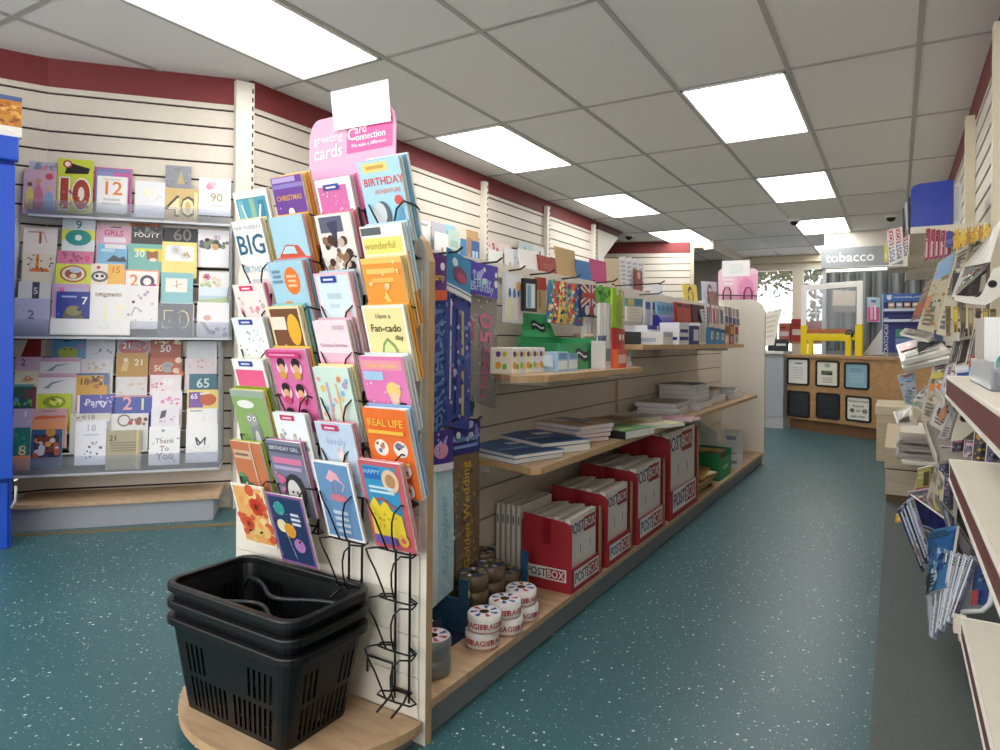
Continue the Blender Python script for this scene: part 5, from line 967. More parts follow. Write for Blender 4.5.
pack(q4(581, 284, 600, 316, 2), -.22, '#1f2d5f', [('w', [(0, .98), (1, .36)], .16, '#eceaea'), ('w', [(1, .98), (0, .36)], .16, '#eceaea'), ('w', [(0, .98), (1, .36)], .06, '#c03a3f'), ('w', [(1, .98), (0, .36)], .06, '#c03a3f'), ('r', .4, .3, .6, 1, '#eceaea'), ('r', .45, .3, .55, 1, '#c03a3f'), ('r', 0, .58, 1, .74, '#c03a3f'), ('e', .28, .2, .12, .16, '#e9e6e6'), ('e', .72, .2, .12, .16, '#e9e6e6'), ('e', .5, .2, .1, .18, '#b8343a')], 'dark blue pack with a red and white union flag')
for i, x in enumerate((583, 593)):
    pack(q4(x, 317, x+8, 345, 1), -.23-.02*i, '#e9e9ea', [('r', .3, .1, .7, .9, '#d2d2d6'), ('e', .5, .85, .3, .08, '#c9c9ce')], ('left', 'right')[i]+' white plastic clip hanging under the union flag pack', bulge=.006)
# bags of straws and grass brush
pack(q4(600, 287, 616, 302, 2), -.08, '#4f8a3a', glit(['#6fae4f', '#3a6a2a', '#86c060'], 40, .07), 'bushy green grass topped toy above the straw bags', bulge=.02, th=.02)
for i in range(4):
    x = 600+5.5*i; pack([(x, 303), (x+6, 304), (x+5, 372-2*i), (x-1, 374-2*i)], -.07+.01*(i % 2), '#d8d8d6', [('r', .2, .05, .35, .95, '#e9e9e6'), ('r', .5, .05, .62, .95, '#bdbfc0'), ('r', .75, .05, .88, .95, '#d9c9a0'), ('r', .1, .1, .3, .4, '#e6d9b0')], '%s clear bag of long white straws' % ('first', 'second', 'third', 'fourth')[i], bulge=.006)
pack([(613, 288), (623, 291), (622, 330), (612, 327)], -.05, '#9fc43a', [('e', .5, .86, .3, .1, '#b5d64f'), ('c', .3, .92, .1, '#fff'), ('c', .3, .92, .05, '#222'), ('e', .5, .4, .36, .3, '#8fb52f')], 'lime green frog shaped bag hanging at the front', bulge=.008)
pack([(613, 328), (625, 330), (624, 374), (612, 376)], -.05, '#b8322f', [('e', .5, .8, .36, .12, '#c9403a'), ('c', .4, .82, .1, '#f3efe9'), ('c', .66, .82, .1, '#f3efe9'), ('e', .4, .4, .3, .16, '#e3b23a'), ('e', .62, .3, .26, .16, '#d9862f'), ('r', 0, 0, 1, .14, '#3f5f9c')], 'red and yellow toy bag hanging under the lime frog bag', bulge=.01, th=.02)
pack([(619, 291), (624, 291), (624, 297), (619, 297)], -.045, '#e0643a', [('c', .5, .5, .3, '#efe3d0')], 'little round orange tag beside the frog bag')
pack(q4(627, 298, 643, 306, 1), -.2, '#5f9aa3', [('r', .05, .1, .4, .9, '#e3d36a'), ('r', .5, .2, .9, .9, '#3f7a9c')], 'teal header card of the hanging note pads')
pack(q4(627, 306, 642, 321, 1), -.2, '#e3decd', [('l', 4, .1, .1, .9, .9, '#d3ccb8')], 'cream note pad hanging under the teal header')
# second upper section: rows of stationery
for i in range(3):
    x = 645+7*i; pack([(x, 300+i), (x+6, 301+i), (x+5, 330), (x, 330)], -.24, '#dfe0e2', [('r', .1, .7, .9, .95, '#3f5fa0'), ('r', .3, .1, .5, .66, '#c9ccd0'), ('r', .6, .1, .75, .66, '#b9bcc4')], '%s clear blister of pens on the far upper section' % ('first', 'second', 'third')[i])
for i in range(5):
    x = 657+4.2*i; pack([(x, 301+.6*i), (x+4, 302+.6*i), (x+4, 320), (x, 320)], -.22, '#8fc4e0', [('r', .1, .5, .9, .8, '#4fa3d0'), ('r', .2, .05, .8, .3, '#e3e9ee')], '%s sky blue ring packet in the row over the cartons' % ('first', 'second', 'third', 'fourth', 'fifth')[i])
for i, (x, c) in enumerate(((676, '#b5382f'), (683, '#c2443a'), (692, '#5a2226'), (698, '#4a2024'))):
    pack([(x, 302+i), (x+7, 303+i), (x+9, 330+i*2), (x+2, 331+i*2)], -.16, c, [('r', .1, .85, .9, .95, '#2a2022'), ('l', 3, .2, .1, .8, .4, '#7a2a2a')], ('bright red flat wallet hanging first', 'bright red flat wallet hanging second', 'dark maroon wallet hanging third', 'dark maroon wallet hanging fourth')[i]+' over the blue packs', th=.016)
pack([(701, 309), (707, 310), (713, 338), (707, 338)], -.14, '#e9e3dc', [('l', 8, .1, .02, .9, .98, '#b5564f')], 'white pack with red bars slanting in the far hanging row')
for i in range(5):
    x = 706+4.6*i; pack([(x, 303+i), (x+4, 304+i), (x+5.5, 333+i), (x+1, 333+i)], -.13, ('#d6d6da', '#c2474a', '#e3e3e6', '#8f939c', '#d9d9dd')[i], [('r', .2, .1, .45, .9, ('#3a3f4a', '#e6dcdc', '#b0434a', '#2f3f7c', '#a04048')[i]), ('r', .6, .2, .8, .9, '#5f6676'), ('r', .1, .88, .9, .98, '#efeff0')], '%s slim pen blister in the far hanging row' % ('first', 'second', 'third', 'fourth', 'fifth')[i])
for i in range(4):
    x = 724+3.8*i; pack([(x, 306+i), (x+3.6, 306.5+i), (x+4.6, 323+i), (x+1, 323+i)], -.12, ('#dcd9d9', '#8f939c', '#e6e0df', '#c9c9cf')[i], [('r', .1, .02, .9, .42, '#27307c'), ('r', .3, .5, .6, .95, '#a8434a')], '%s blue based pen card at the far end of the hanging row' % ('first', 'second', 'third', 'fourth')[i])
# goods standing on the near upper shelf
UZ = .8505
P0 = Gz(497, 375, UZ)
for i in range(5):
    e = B(); w, d, h = .043, .085, .085; c = ('#e9e4d2', '#d9dce6', '#e6e9d0', '#dfe3ea', '#e3dfe6')[i]
    e.box(-d/2, -w/2, 0, d/2, w/2, h, c)
    for (x, z, r, cc) in ((-.008, .064, .010, '#5f3f9c'), (.010, .064, .009, '#e0c33a'), (-.008, .028, .012, ('#e39a3a', '#8fbf5a')[i % 2]), (.010, .024, .010, ('#7fb84f', '#efc06a')[i % 2])):
        for fx in (0, 1):
            pts = [(d/2+.0006, x+r*math.cos(a*.785), z+r*math.sin(a*.785)) for a in range(8)] if fx else [(x*1.3+r*math.cos(a*.785), -w/2-.0006, z+r*math.sin(a*.785)) for a in range(8)]
            e.add(pts, [tuple(range(8))], cc)
    e.box(-d/2-.0004, -w/2-.0004, h-.02, d/2+.0004, w/2+.0004, h-.014, '#c9cfe0')
    gm(e, 'tissue_pack', '%s patterned tissue pack in the colourful multipack on the near upper shelf' % ('first', 'second', 'third', 'fourth', 'fifth')[i], 'tissues', 'colourful tissue packs on the upper shelf', (-.15, .572+.0445*i, UZ), bev=.006)
for i in range(2):
    e = B(); e.box(-.03, -.038, 0, .03, .038, .07-.006*i, '#a9c9e6'); e.box(.0302, -.035, .01, .0308, .035, .04, '#dfeaf4'); e.box(-.02, -.0556, .02, .02, -.0551, .06, '#c9dff0'); e.box(.0302, -.03, .045, .0308, .03, .065, '#6f9fd0')
    gm(e, 'tissue_pack', ('pale blue tissue pack right of the colourful multipack', 'second pale blue tissue pack, in front of the green box')[i], 'tissues', 'pale blue tissue packs', (-.09, .815+.082*i, UZ), bev=.006)
e = B(); gr = M('#3fa06a', .5); gr2 = M('#2f8a58', .5)
e.box(0, 0, 0, .17, .36, .004, gr); e.box(.166, 0, .004, .17, .36, .10, gr); e.box(0, 0, .004, .166, .004, .10, gr2); e.box(0, .356, .004, .166, .36, .12, gr); e.box(0, .004, .004, .004, .356, .125, gr); e.box(.004, .004, .09, .166, .356, .096, gr)
def emblem(e, T, w, h):
    # wavy dark flag with a pale bar
    n = 10; f = lambda u: .22*h*math.sin(u*6.3)
    vs = [(w*(u-.5), f(u)+s_*h/2, 0) for u in [i/n for i in range(n+1)] for s_ in (-1, 1)]
    e.add(vs, [(2*i, 2*i+2, 2*i+3, 2*i+1) for i in range(n)], M('#16202a', .4), T)
    vs = [(w*.8*(u-.5), f(.1+u*.8)+s_*h*.1, .0005) for u in [i/n for i in range(n+1)] for s_ in (-1, 1)]
    e.add(vs, [(2*i, 2*i+2, 2*i+3, 2*i+1) for i in range(n)], M('#e3e6e3', .4), T)
emblem(e, Matrix(((0, 0, 1, .1706), (1, 0, 0, .20), (0, 1, 0, .055), (0, 0, 0, 1))), .12, .038)
lid = gpl([(525, 323), (546, 323.5), (550, 345), (524, 345)], -.31); lid = [V(p) for p in lid]
ob = gm(e, 'display_box', 'open green counter box with raised lid and dark wavy emblem', 'box', None, (-.28, .88, UZ))
e = B(); L0 = [p-V((-.28, .88, UZ)) for p in (V((-.274, .90, UZ+.122)), V((-.274, 1.17, UZ+.122)), V((-.296, 1.14, UZ+.215)), V((-.296, .93, UZ+.215)))]
th = V((.004, 0, 0)); e.hexa([L0[0]+th, L0[1]+th, L0[1], L0[0], L0[3]+th, L0[2]+th, L0[2], L0[3]], gr)
emblem(e, Matrix(((0, -.237, 1, .0022), (1, 0, 0, .155), (0, 1, .237, .165), (0, 0, 0, 1))), .11, .034)
e.build('lid', ob)
e = B(); e.lathe([(0, 0), (.045, 0), (.047, .01), (.047, .12), (.043, .125), (.043, .132)], m_acr, n=20); e.lathe([(.046, .125), (.046, .14), (0, .14)], M('#c9b49a', .4), n=20); e.lathe([(0, .002), (.04, .002), (.04, .09), (0, .09)], M('#d9cdb9', .6), n=16)
gm(e, 'clear_jar', 'clear plastic jar behind the green display box', 'jar', None, (-.25, 1.40, UZ))
e = B(); e.box(-.04, -.05, 0, .04, .05, .075, M('#e0663a', .4)); e.box(.0402, -.04, .02, .0408, .04, .055, M('#f0cdb9', .4)); gm(e, 'orange_carton', 'small bright orange carton at the end of the near upper shelf', 'carton', None, (-.06, 1.27, UZ))
e = B(); e.box(-.03, -.03, 0, .03, .03, .11, M('#d9d6d6', .4)); e.box(.0302, -.025, .03, .0308, .025, .08, M('#7f8f9f', .4)); e.lathe([(.02, .11), (.02, .13), (0, .13)], M('#3a4a5f', .4), n=14); gm(e, 'glue_bottle', 'small white bottle with a dark cap beside the orange carton', 'bottle', None, (-.07, 1.175, UZ))
e = B(); e.box(-.05, -.05, 0, .05, .05, .02, M('#c9c9cf', .5)); e.box(-.045, -.045, .02, .045, .045, .045, M('#e3e3e7', .5)); e.box(-.04, -.048, .045, .05, .048, .06, M('#8f97a9', .5)); gm(e, 'packet_pile', 'little pile of grey packets at the far end of the near upper shelf', 'packet', None, (-.09, 1.39, UZ))
# goods on the far upper shelf
VZ = .9455
def carton(a, b0, w, ln, h, col, label, extra=(), rot=0, z=VZ, group='cartons on the far upper shelf'):
    e = B(); e.box(-w/2, -ln/2, 0, w/2, ln/2, h, col)
    for (fa, u0, v0, u1, v1, c) in extra:
        if fa == 'f': e.box(w/2+.0002, -ln/2+ln*u0, h*v0, w/2+.0008, -ln/2+ln*u1, h*v1, c)
        elif fa == 's': e.box(-w/2+w*u0, -ln/2-.0008, h*v0, -w/2+w*u1, -ln/2-.0002, h*v1, c)
        else: e.box(-w/2+w*u0, -ln/2+ln*v0, h+.0002, -w/2+w*u1, -ln/2+ln*v1, h+.0008, c)
    return gm(e, 'carton', label, 'carton', group, (a, b0, z), rot, bev=.002)
carton(-.18, 1.66, .12, .22, .058, '#1d1f26', 'flat black box at the near end of the far upper shelf', [('f', .05, .7, .95, .78, '#3a3d48'), ('s', .1, .3, .9, .4, '#343743')])
carton(-.12, 1.90, .18, .15, .062, '#dfe0e4', 'white carton just right of the flat black box', [('f', .1, .6, .9, .9, '#b9bcc9'), ('s', .1, .2, .8, .5, '#aeb4cc')])
for i in range(4):
    carton(-.20+.0*i, 1.82+.17*i, .12, .15, .095, ('#dfe1ea', '#e6e7ee', '#d9dbe6', '#e3e4ec')[i], '%s blue topped white carton at the back of the far upper shelf' % ('first', 'second', 'third', 'fourth')[i], [('f', 0, .78, 1, 1, '#35408f'), ('f', .1, .3, .9, .5, '#9fa6cc'), ('t', 0, 0, 1, 1, '#3a4590')], z=VZ+.0625 if i == 0 else VZ) if i else None
carton(-.06, 2.1, .1, .17, .11, '#e6e6ee', 'white carton with two blue bands at the shelf front', [('f', .05, .2, .95, .36, '#2f3a86'), ('f', .1, .55, .9, .7, '#2f3a86'), ('s', .1, .2, .9, .34, '#2f3a86')])
carton(-.06, 2.32, .1, .12, .10, '#33356b', 'dark blue carton with white side beside the banded carton', [('f', .1, .2, .9, .8, '#d9dae3')])
carton(-.07, 2.5, .1, .14, .12, '#e3e2df', 'white ribbed carton before the blue emblem packs', [('f', .1, .1, .3, .9, '#c9c8c6'), ('f', .45, .1, .6, .9, '#c0bfc0'), ('f', .75, .1, .9, .9, '#c9c8c6')])
e = B(); e.hexa([V(p) for p in ((-.09, -.13, 0), (.08, -.13, 0), (.08, .13, 0), (-.09, .13, 0), (-.11, -.13, .16), (-.02, -.13, .16), (-.02, .13, .16), (-.11, .13, .16))], M('#2a2f8f', .4)); e.add([(.0806, -.1, .004), (.0806, .1, .004), (-.0006, .1, .13), (-.0006, -.1, .13)], [(0, 1, 2, 3)], '#3a3fae')
gm(e, 'blue_display_tray', 'sloping royal blue display tray over the white cartons', 'tray', None, (-.19, 2.42, VZ))
for i in range(3):
    carton(-.07, 2.72+.13*i, .09, .12, .10-.004*i, '#3f86c0', '%s bright blue pack with a pale emblem' % ('first', 'second', 'third')[i], [('f', .3, .3, .75, .75, '#e3e6b9'), ('f', .42, .42, .62, .62, '#5f9a5f'), ('f', 0, .86, 1, 1, '#2f66a0')])
for i in range(3):
    carton(-.08, 3.12+.14*i, .1, .12, .13, ('#c9b8a0', '#b5432f', '#d9d4cc')[i], ('tan pack on the far upper shelf near its end', 'orange red pack on the far upper shelf near its end', 'pale pack at the very end of the far upper shelf')[i], [('f', .1, .5, .9, .9, ('#8f6f4a', '#e3a04a', '#b83a2f')[i]), ('f', .2, .1, .8, .4, ('#efe3c9', '#8fa3b5', '#8f8f96')[i])])

# ---------------------------------------------------------------- cards and envelopes standing along the top rail
def topcard(px4, base, mot, label, a=-.345, cat='card', name='standing_card', th=.004):
    P = [Ga(x, y, a) for x, y in px4]; zb = 1.2445
    k = V((.0, 0, 0))
    tl, tr, br, bl = P; s = lambda p, zz: V((p.x, p.y, zz))
    P = [V((a-.012, tl.y, tl.z)), V((a-.012, tr.y, tr.z)), s(br, zb), s(bl, zb)]
    return gs(name, P, th, base, mot, label, cat, 'cards and envelopes along the island top', pages=base)
topcard([(521, 248), (541, 252), (540, 262), (521, 258)], '#eae7e4', [], 'white envelope standing first along the island top', cat='envelope', name='standing_envelope')
topcard([(540, 254), (558, 259), (557, 268), (540, 264)], '#9a3a30', [('l', 2, .2, .2, .8, .6, '#a85a4f')], 'brick red card standing next to the white envelope', a=-.336)
topcard([(557, 245.5), (577, 251), (577, 270), (557, 266)], '#c0a272', [], 'tall kraft envelope standing along the island top', cat='envelope', name='standing_envelope', a=-.348)
topcard([(578, 259), (592, 262), (592, 273), (578, 270)], '#3a76b5', [], 'bright blue card beside the pink one on the island top', a=-.338)
topcard([(592, 258), (608, 262), (607, 279), (591, 274)], '#c83f80', [], 'deep pink card standing on the island top')
topcard([(607, 258), (621, 259), (621, 279), (607, 277)], '#d9c4a6', [], 'tan envelope standing right of the deep pink card', cat='envelope', name='standing_envelope', a=-.352)
for i in range(4):
    x = 621+6*i; topcard([(x, 257+i), (x+6.5, 256+i), (x+6.5, 283), (x, 281)], '#e9e9ec', [('l', 6, .15, .1, .9, .9, '#b9bcc6')], '%s printed white sheet clipped along the island top' % ('first', 'second', 'third', 'fourth')[i], a=-.352-.002*(i % 2), cat='paper', name='printed_sheet', th=.0015)
topcard([(636, 269), (644, 271), (643, 284.5), (635.5, 283)], '#8f3a30', [('c', .55, .75, .18, '#d9b9a6')], 'small brown red card in front of the printed sheets', a=-.333)
topcard([(652, 283), (664, 285), (664, 291), (652, 289)], '#dde2ea', [], 'low pale blue envelope past the printed sheets', cat='envelope', name='standing_envelope')
topcard([(684, 284), (698, 285), (698, 299), (684, 297)], '#e6cf4a', [('o', .5, .3, .2, .07, '#2a2a2a')], 'yellow card with a black ring near the far end of the island')
topcard([(703, 281), (718, 282), (718, 302), (703, 301)], '#c9d3e0', [('o', .5, .4, .2, .06, '#3a3a3f')], 'pale blue card by the far pink sign')
topcard([(710, 291), (719, 292), (719, 304), (710, 303)], '#8f7660', [], 'little brown card before the far pink sign', a=-.334)
# far end sign above the end panel
fy = IL+.06
S4 = [Gb(718, 269, fy), Gb(758, 268, fy), Gb(757, 312, fy), Gb(719, 312, fy)]
gs('header_sign', S4, .004, '#f3c6da', [('r', .48, .0, .98, .86, '#efa9cc'), ('e', .72, .5, .2, .3, '#e58fbd'), ('l', 2, .1, .6, .42, .8, '#f9e3ee')], 'pink rounded header sign at the far end of the island', 'sign', shape=[(x, y) for x, y in rounded(0, 1, 0, 1, .12)], pages='#f3c6da')
gs('price_notice', [Gb(722, 261, fy-.004), Gb(750, 260, fy-.004), Gb(750, 276, fy-.004), Gb(722, 277, fy-.004)], .001, '#f4f3f3', [('l', 4, .2, .2, .8, .8, '#e6e6e8')], 'white paper sheet over the far pink sign', 'notice')
e = B(); mw = M('#8f2a4a', .4)
for px in (727, 748):
    c = Gb(px, 292, fy-.02); e.tube([(c.x-.03, c.y, c.z-.08), (c.x-.03, c.y, c.z), (c.x-.015, c.y, c.z+.035), (c.x+.015, c.y, c.z+.035), (c.x+.03, c.y, c.z), (c.x+.03, c.y, c.z-.08)], .006, mw)
c0_, c1_ = Gb(716, 295, fy-.02), Gb(760, 296, fy-.02); e.tube([c0_, c1_], .005, M('#3a2a30', .4)); gm(e, 'wire_loops', 'dark pink wire card loops in front of the far pink sign', 'card rack')

# ---------------------------------------------------------------- cards on the long left wall, seen over the island
b = B(); X0 = lx+.001
for z in (1.22, 1.42):
    b.box(X0, 3.5, z-.012, X0+.09 if z < 1.3 else X0+.05, 6.6, z, M('#d9dade', .4))
b.box(X0+.09, 3.5, 1.208, X0+.094, 6.6, 1.28, m_acr)
b.build('wall_card_shelf', label='two step card shelf along the long left wall behind the island', cat='shelf')
def lcard(x0, y0, x1, y1, base, mot, desc, row=0):
    X = X0+(.075 if row == 0 else .035); zb = 1.221 if row == 0 else 1.421
    p, q = atX(x0, y0, X), atX(x1, y1, X)
    P = [V((X-.006, p.y, p.z)), V((X-.006, q.y, p.z)), V((X+.006, q.y, zb)), V((X+.006, p.y, zb))]
    sheet('greeting_card', P, .002, base, mot, desc+' on the long wall shelf', 'card', 'cards on the long left wall')
lcard(410, 217, 417, 217, '#5a3236', [('d', 6, .2, .5, .8, .95, .1, ['#b5566a'])], 'dark maroon card', 1)
lcard(418, 219, 431, 219, '#eae8e6', [('s', .5, .62, .3, '#5f646b'), ('l', 1, .2, .9, .8, .97, '#a9a9ae')], 'white card with a grey star', 1)
lcard(432, 221, 446, 221, '#b9b9c6', [('d', 8, .1, .5, .9, .9, .07, ['#8f93b0'])], 'grey lilac card', 1)
lcard(435, 231, 449, 231, '#ebe6e6', [('e', .6, .6, .12, .16, '#7a4f5a'), ('e', .55, .75, .08, .06, '#b98a80')], 'white card with a small plum figure', 0)
lcard(446, 224, 455, 224, '#8fc6d6', [('r', .1, .7, .9, .9, '#6fb0c6')], 'turquoise card', 1)
lcard(449, 229, 460, 229, '#b5ccc0', [('l', 4, .1, .3, .9, .9, '#9fb9ab')], 'mint card', 0)
lcard(456, 226, 467, 226, '#d6cdba', [], 'plain beige card', 1)
lcard(461, 238, 469, 238, '#3f7fb5', [('c', .4, .7, .2, '#b5d3e6')], 'blue card with a pale moon', 0)
lcard(467, 229, 479, 229, '#b8935f', [], 'plain kraft brown card', 1)
lcard(467, 237, 472, 237, '#a07860', [('e', .5, .6, .2, .2, '#c9a68f')], 'narrow tan card', 0)
lcard(471, 240, 480, 240, '#2f5a8f', [('r', .2, .55, .45, .85, '#a9cbe3'), ('r', .55, .5, .8, .85, '#a9cbe3')], 'navy card with two pale windows', 0)
lcard(485, 238, 500, 238, '#e3c9c4', [('d', 12, .1, .45, .9, .95, .09, ['#b5605f', '#d99a96', '#7a4a4a'])], 'blush card with red roses', 1)
lcard(489, 249, 503, 249, '#e3e6e0', [('d', 6, .5, .5, .95, .8, .07, ['#8f7f5a', '#a9b59a'])], 'white card with olive sprigs', 0)
lcard(500, 243, 512, 243, '#e6d6cf', [('r', .3, .7, .9, .78, '#7a5a52')], 'pale pink card with a brown line', 1)
lcard(505, 247, 514, 247, '#e9e6e6', [('e', .6, .6, .1, .2, '#5f5f6a')], 'white card with one dark stroke', 0)
lcard(514, 249, 521, 249, '#c9c9cf', [('d', 8, .1, .4, .9, .9, .1, ['#3f3f48', '#8a8a92'])], 'black and white patterned card', 0)
lcard(519, 241, 534, 241, '#c0d3d6', [('d', 8, .2, .5, .9, .9, .08, ['#8fb0b0', '#a3b9a0'])], 'pale aqua card', 1)
lcard(534, 246, 545, 246, '#d6dad9', [('d', 5, .2, .5, .8, .9, .08, ['#5f6a66'])], 'pale grey card', 1)
# security camera over the end of the long wall, dome cameras
p = atX(595, 201, lx+.06)
t = thing('security_camera', 'small black security camera on the left wall top near the far light', 'camera', p)
e = B(); e.box(-.06, -.03, .0, -.02, .03, .06, m_black); e.build('bracket', t)
e = B(); e.lathe([(0, -.12), (.04, -.12), (.04, .06), (.032, .08), (0, .08)], m_black, Matrix.Translation((.04, -.05, .01)) @ Matrix.Rotation(rad(75), 4, 'X') @ Matrix.Rotation(rad(15), 4, 'Z'), 14); e.build('body', t)
e = B(); e.lathe([(.03, 0), (.03, .03), (0, .04)], M('#2a2b30', .2), Matrix.Translation((.05, .2, .0)) @ Matrix.Rotation(rad(-60), 4, 'X'), 12); e.build('lens', t)
def dome(px, py, label):
    p = atZ(px, py, CZ-.03); t = thing('dome_camera', label, 'camera', (p.x, p.y, CZ-.0005), group='dome cameras on the ceiling')
    e = B(); e.lathe([(0, 0), (.075, 0), (.07, -.035), (.05, -.04)], m_white, n=20); e.build('base', t)
    e = B(); e.lathe([(.05, -.038), (.042, -.065), (.022, -.08), (0, -.084)], M('#1b1c20', .12), n=20); e.build('dome', t)
dome(629, 236, 'dome camera on the ceiling before the far slatted partition')
dome(794.5, 221, 'dome camera at the corner of a ceiling light over the aisle')
dome(891, 217, 'dome camera on the ceiling left of the blue file')
p = atZ(726, 255, CZ); t = thing('downlight', 'small round white fitting on the ceiling of the far recess', 'ceiling light', (p.x, p.y, CZ-.0005)); e = B(); e.lathe([(0, 0), (.09, 0), (.08, -.02), (.05, -.025), (0, -.02)], m_white, n=20); e.build('fitting', t)
TY = 9.8
# ================================================================ COUNTER AREA AT THE BACK
c_o = V((-1.06, 8.02, 0)); c_d = V((.863, -.505, 0)).normalized(); c_n = V((-c_d.y, c_d.x, 0))     # along, and away from the shop
CT = frame(c_o, c_d, c_n); CI = CT.inverted(); CH = .825
def Cp(px, py, d=0.0): return CI @ onplane(px, py, c_o+c_n*d, c_n)
m_cw = wood('counter_oak', '#a67f55', '#bd976a', (6, 2, 9), 3, .4)
t = thing('shop_counter', 'oak faced shop counter with framed notices on its front', 'counter', T=CT)
b = B(); b.box(0, 0, .12, 1.60, .03, CH-.03, m_cw); b.box(.0, .03, .0, .03, .62, CH-.03, m_cw); b.build('front_panel', t)
b = B(); b.box(-.01, -.02, CH-.03, 1.61, .62, CH, wood('counter_top', '#a07c56', '#b58f66', (8, 2, 8), 3)); b.build('worktop', t, bev=.003)
b = B(); b.box(.02, .03, 0, 1.60, .05, .12, M('#6f4e34', .6)); b.build('kick_board', t)
def notice(x0, y0, x1, y1, paper, mot, label):
    p, q = Cp(x0, y0), Cp(x1, y1); tt = thing('notice_frame', label, 'notice frame', T=CT @ Matrix.Translation((p.x, -.0005, q.z)), group='framed notices on the counter front')
    w, h = q.x-p.x, p.z-q.z; h = max(h, .2)
    f = B(); o = [(w/2+x, h/2+y) for x, y in rrect(w, h, .03)]; i = [(w/2+x, h/2+y) for x, y in rrect(w-.04, h-.04, .012)]; n = len(o); fm = M('#1c1a1a', .4)
    vs = [(x, -.012, z) for x, z in o]+[(x, -.012, z) for x, z in i]+[(x, 0, z) for x, z in o]+[(x, -.002, z) for x, z in i]
    f.add(vs, [(k, (k+1) % n, n+(k+1) % n, n+k) for k in range(n)]+[(2*n+k, 2*n+(k+1) % n, (k+1) % n, k) for k in range(n)]+[(n+k, n+(k+1) % n, 3*n+(k+1) % n, 3*n+k) for k in range(n)], fm)
    f.build('frame', tt)
    W = tt.matrix_world
    s = sheet('notice_sheet', [CT @ Matrix.Translation((p.x, -.0045, q.z)) @ V(v) for v in ((.012, 0, h-.012), (w-.012, 0, h-.012), (w-.012, 0, .012), (.012, 0, .012))], .002, paper, mot, rough=.3)
    s.parent = tt; s.matrix_parent_inverse = tt.matrix_basis.inverted()
gl = '#9a9da0'
notice(787.5, 357.5, 809.5, 386, '#e6e4df', [('r', .35, .8, .7, .86, '#6f747c'), ('l', 5, .2, .2, .8, .7, '#c9c9c6')], 'framed white notice with a short dark heading, top left on the counter front')
notice(816, 360, 839.5, 388, '#e3dfcf', [('e', .5, .84, .14, .09, '#9fb3a9'), ('r', .22, .44, .74, .62, '#6a6a62'), ('r', .5, .46, .74, .54, '#3f403c'), ('l', 4, .2, .12, .8, .36, '#b9b7a9')], 'framed cream certificate with a dark picture, top middle on the counter front')
notice(844.5, 362, 869.5, 390.5, '#8fb3c6', [('l', 2, .15, .66, .85, .82, '#6f97b0'), ('l', 5, .15, .2, .85, .6, '#a3c3d2')], 'framed pale blue notice, top right on the counter front')
notice(788, 390, 810, 418.5, '#2f3338', [('l', 3, .1, .1, .9, .9, '#33373d')], 'empty dark notice pocket, bottom left on the counter front')
notice(816.5, 392, 840, 420.5, '#2b2f34', [('l', 3, .1, .1, .9, .9, '#30343a')], 'empty dark notice pocket, bottom middle on the counter front')
notice(846, 395, 871.5, 423.5, '#e4e2da', [('t', 'Newspaper People', .5, .82, .11, '#3a3a3a'), ('t', 'Required', .5, .62, .13, '#3a3a3a'), ('e', .24, .42, .1, .09, '#5f5f5c'), ('l', 2, .4, .36, .6, .48, '#8a8a86'), ('e', .78, .42, .12, .1, '#8a8a86'), ('t', 'apply within', .5, .18, .13, '#3a3a3a')], 'framed white notice with bold newspaper wording, bottom right on the counter front')
# grey counter beside it
b = B(); t = thing('grey_counter', 'pale grey counter end seen behind the far end panel', 'counter', (-1.5, 8.3, 0))
b.box(-.6, -.36, .12, .415, .3, .83, M('#a5aab0', .45)); b.build('body', t)
b = B(); b.box(-.6, -.35, 0, .415, .3, .12, M('#b9bcc0', .4)); b.build('kick_board', t)
b = B(); b.box(-.62, -.39, .83, .42, .32, .86, M('#d5d4cf', .4)); b.build('worktop', t, bev=.003)
gz = .8605
def back(px4, Y, th, base, mot, label, cat, name, **k): return sheet(name, [atY(x, y, Y) for x, y in px4], th, base, mot, label, cat, **k)
def bbox(x0, y0, x1, y1, Y, d, col, label, cat, name, zb=None, extra=None, group=None, bev=.004):
    p, q = atY(x0, y0, Y), atY(x1, y1, Y); z0 = q.z if zb is None else zb
    e = B(); w, h = q.x-p.x, p.z-z0; e.box(-w/2, 0, 0, w/2, d, h, col)
    for (u0, v0, u1, v1, c) in extra or []: e.box(-w/2+w*u0, -.002, h*v0, -w/2+w*u1, -.0003, h*v1, c)
    return e.build(name, T=Matrix.Translation(((p.x+q.x)/2, Y, z0)), label=label, cat=cat, group=group, bev=bev)
back([(764, 313), (782, 308), (774, 345), (764, 346)], 8.16, .006, '#ece6da', [('l', 5, .1, .2, .8, .9, '#d6cbb9')], 'tall white board leaning on the grey counter', 'board', 'white_board')
bbox(768, 311, 776, 326, 8.42, .1, '#2a2a2e', 'small black till screen behind the leaning white board', 'screen', 'till_screen', zb=gz, extra=[(.1, .8, .9, .95, '#4a4a50'), (.1, .62, .9, .76, '#c9c6c2')])
bbox(775, 339, 787, 352, 8.1, .14, '#26272b', 'black tape dispenser on the grey counter', 'dispenser', 'tape_dispenser', zb=gz, extra=[(.1, .45, .9, .62, '#c9ccd0')], bev=.012)
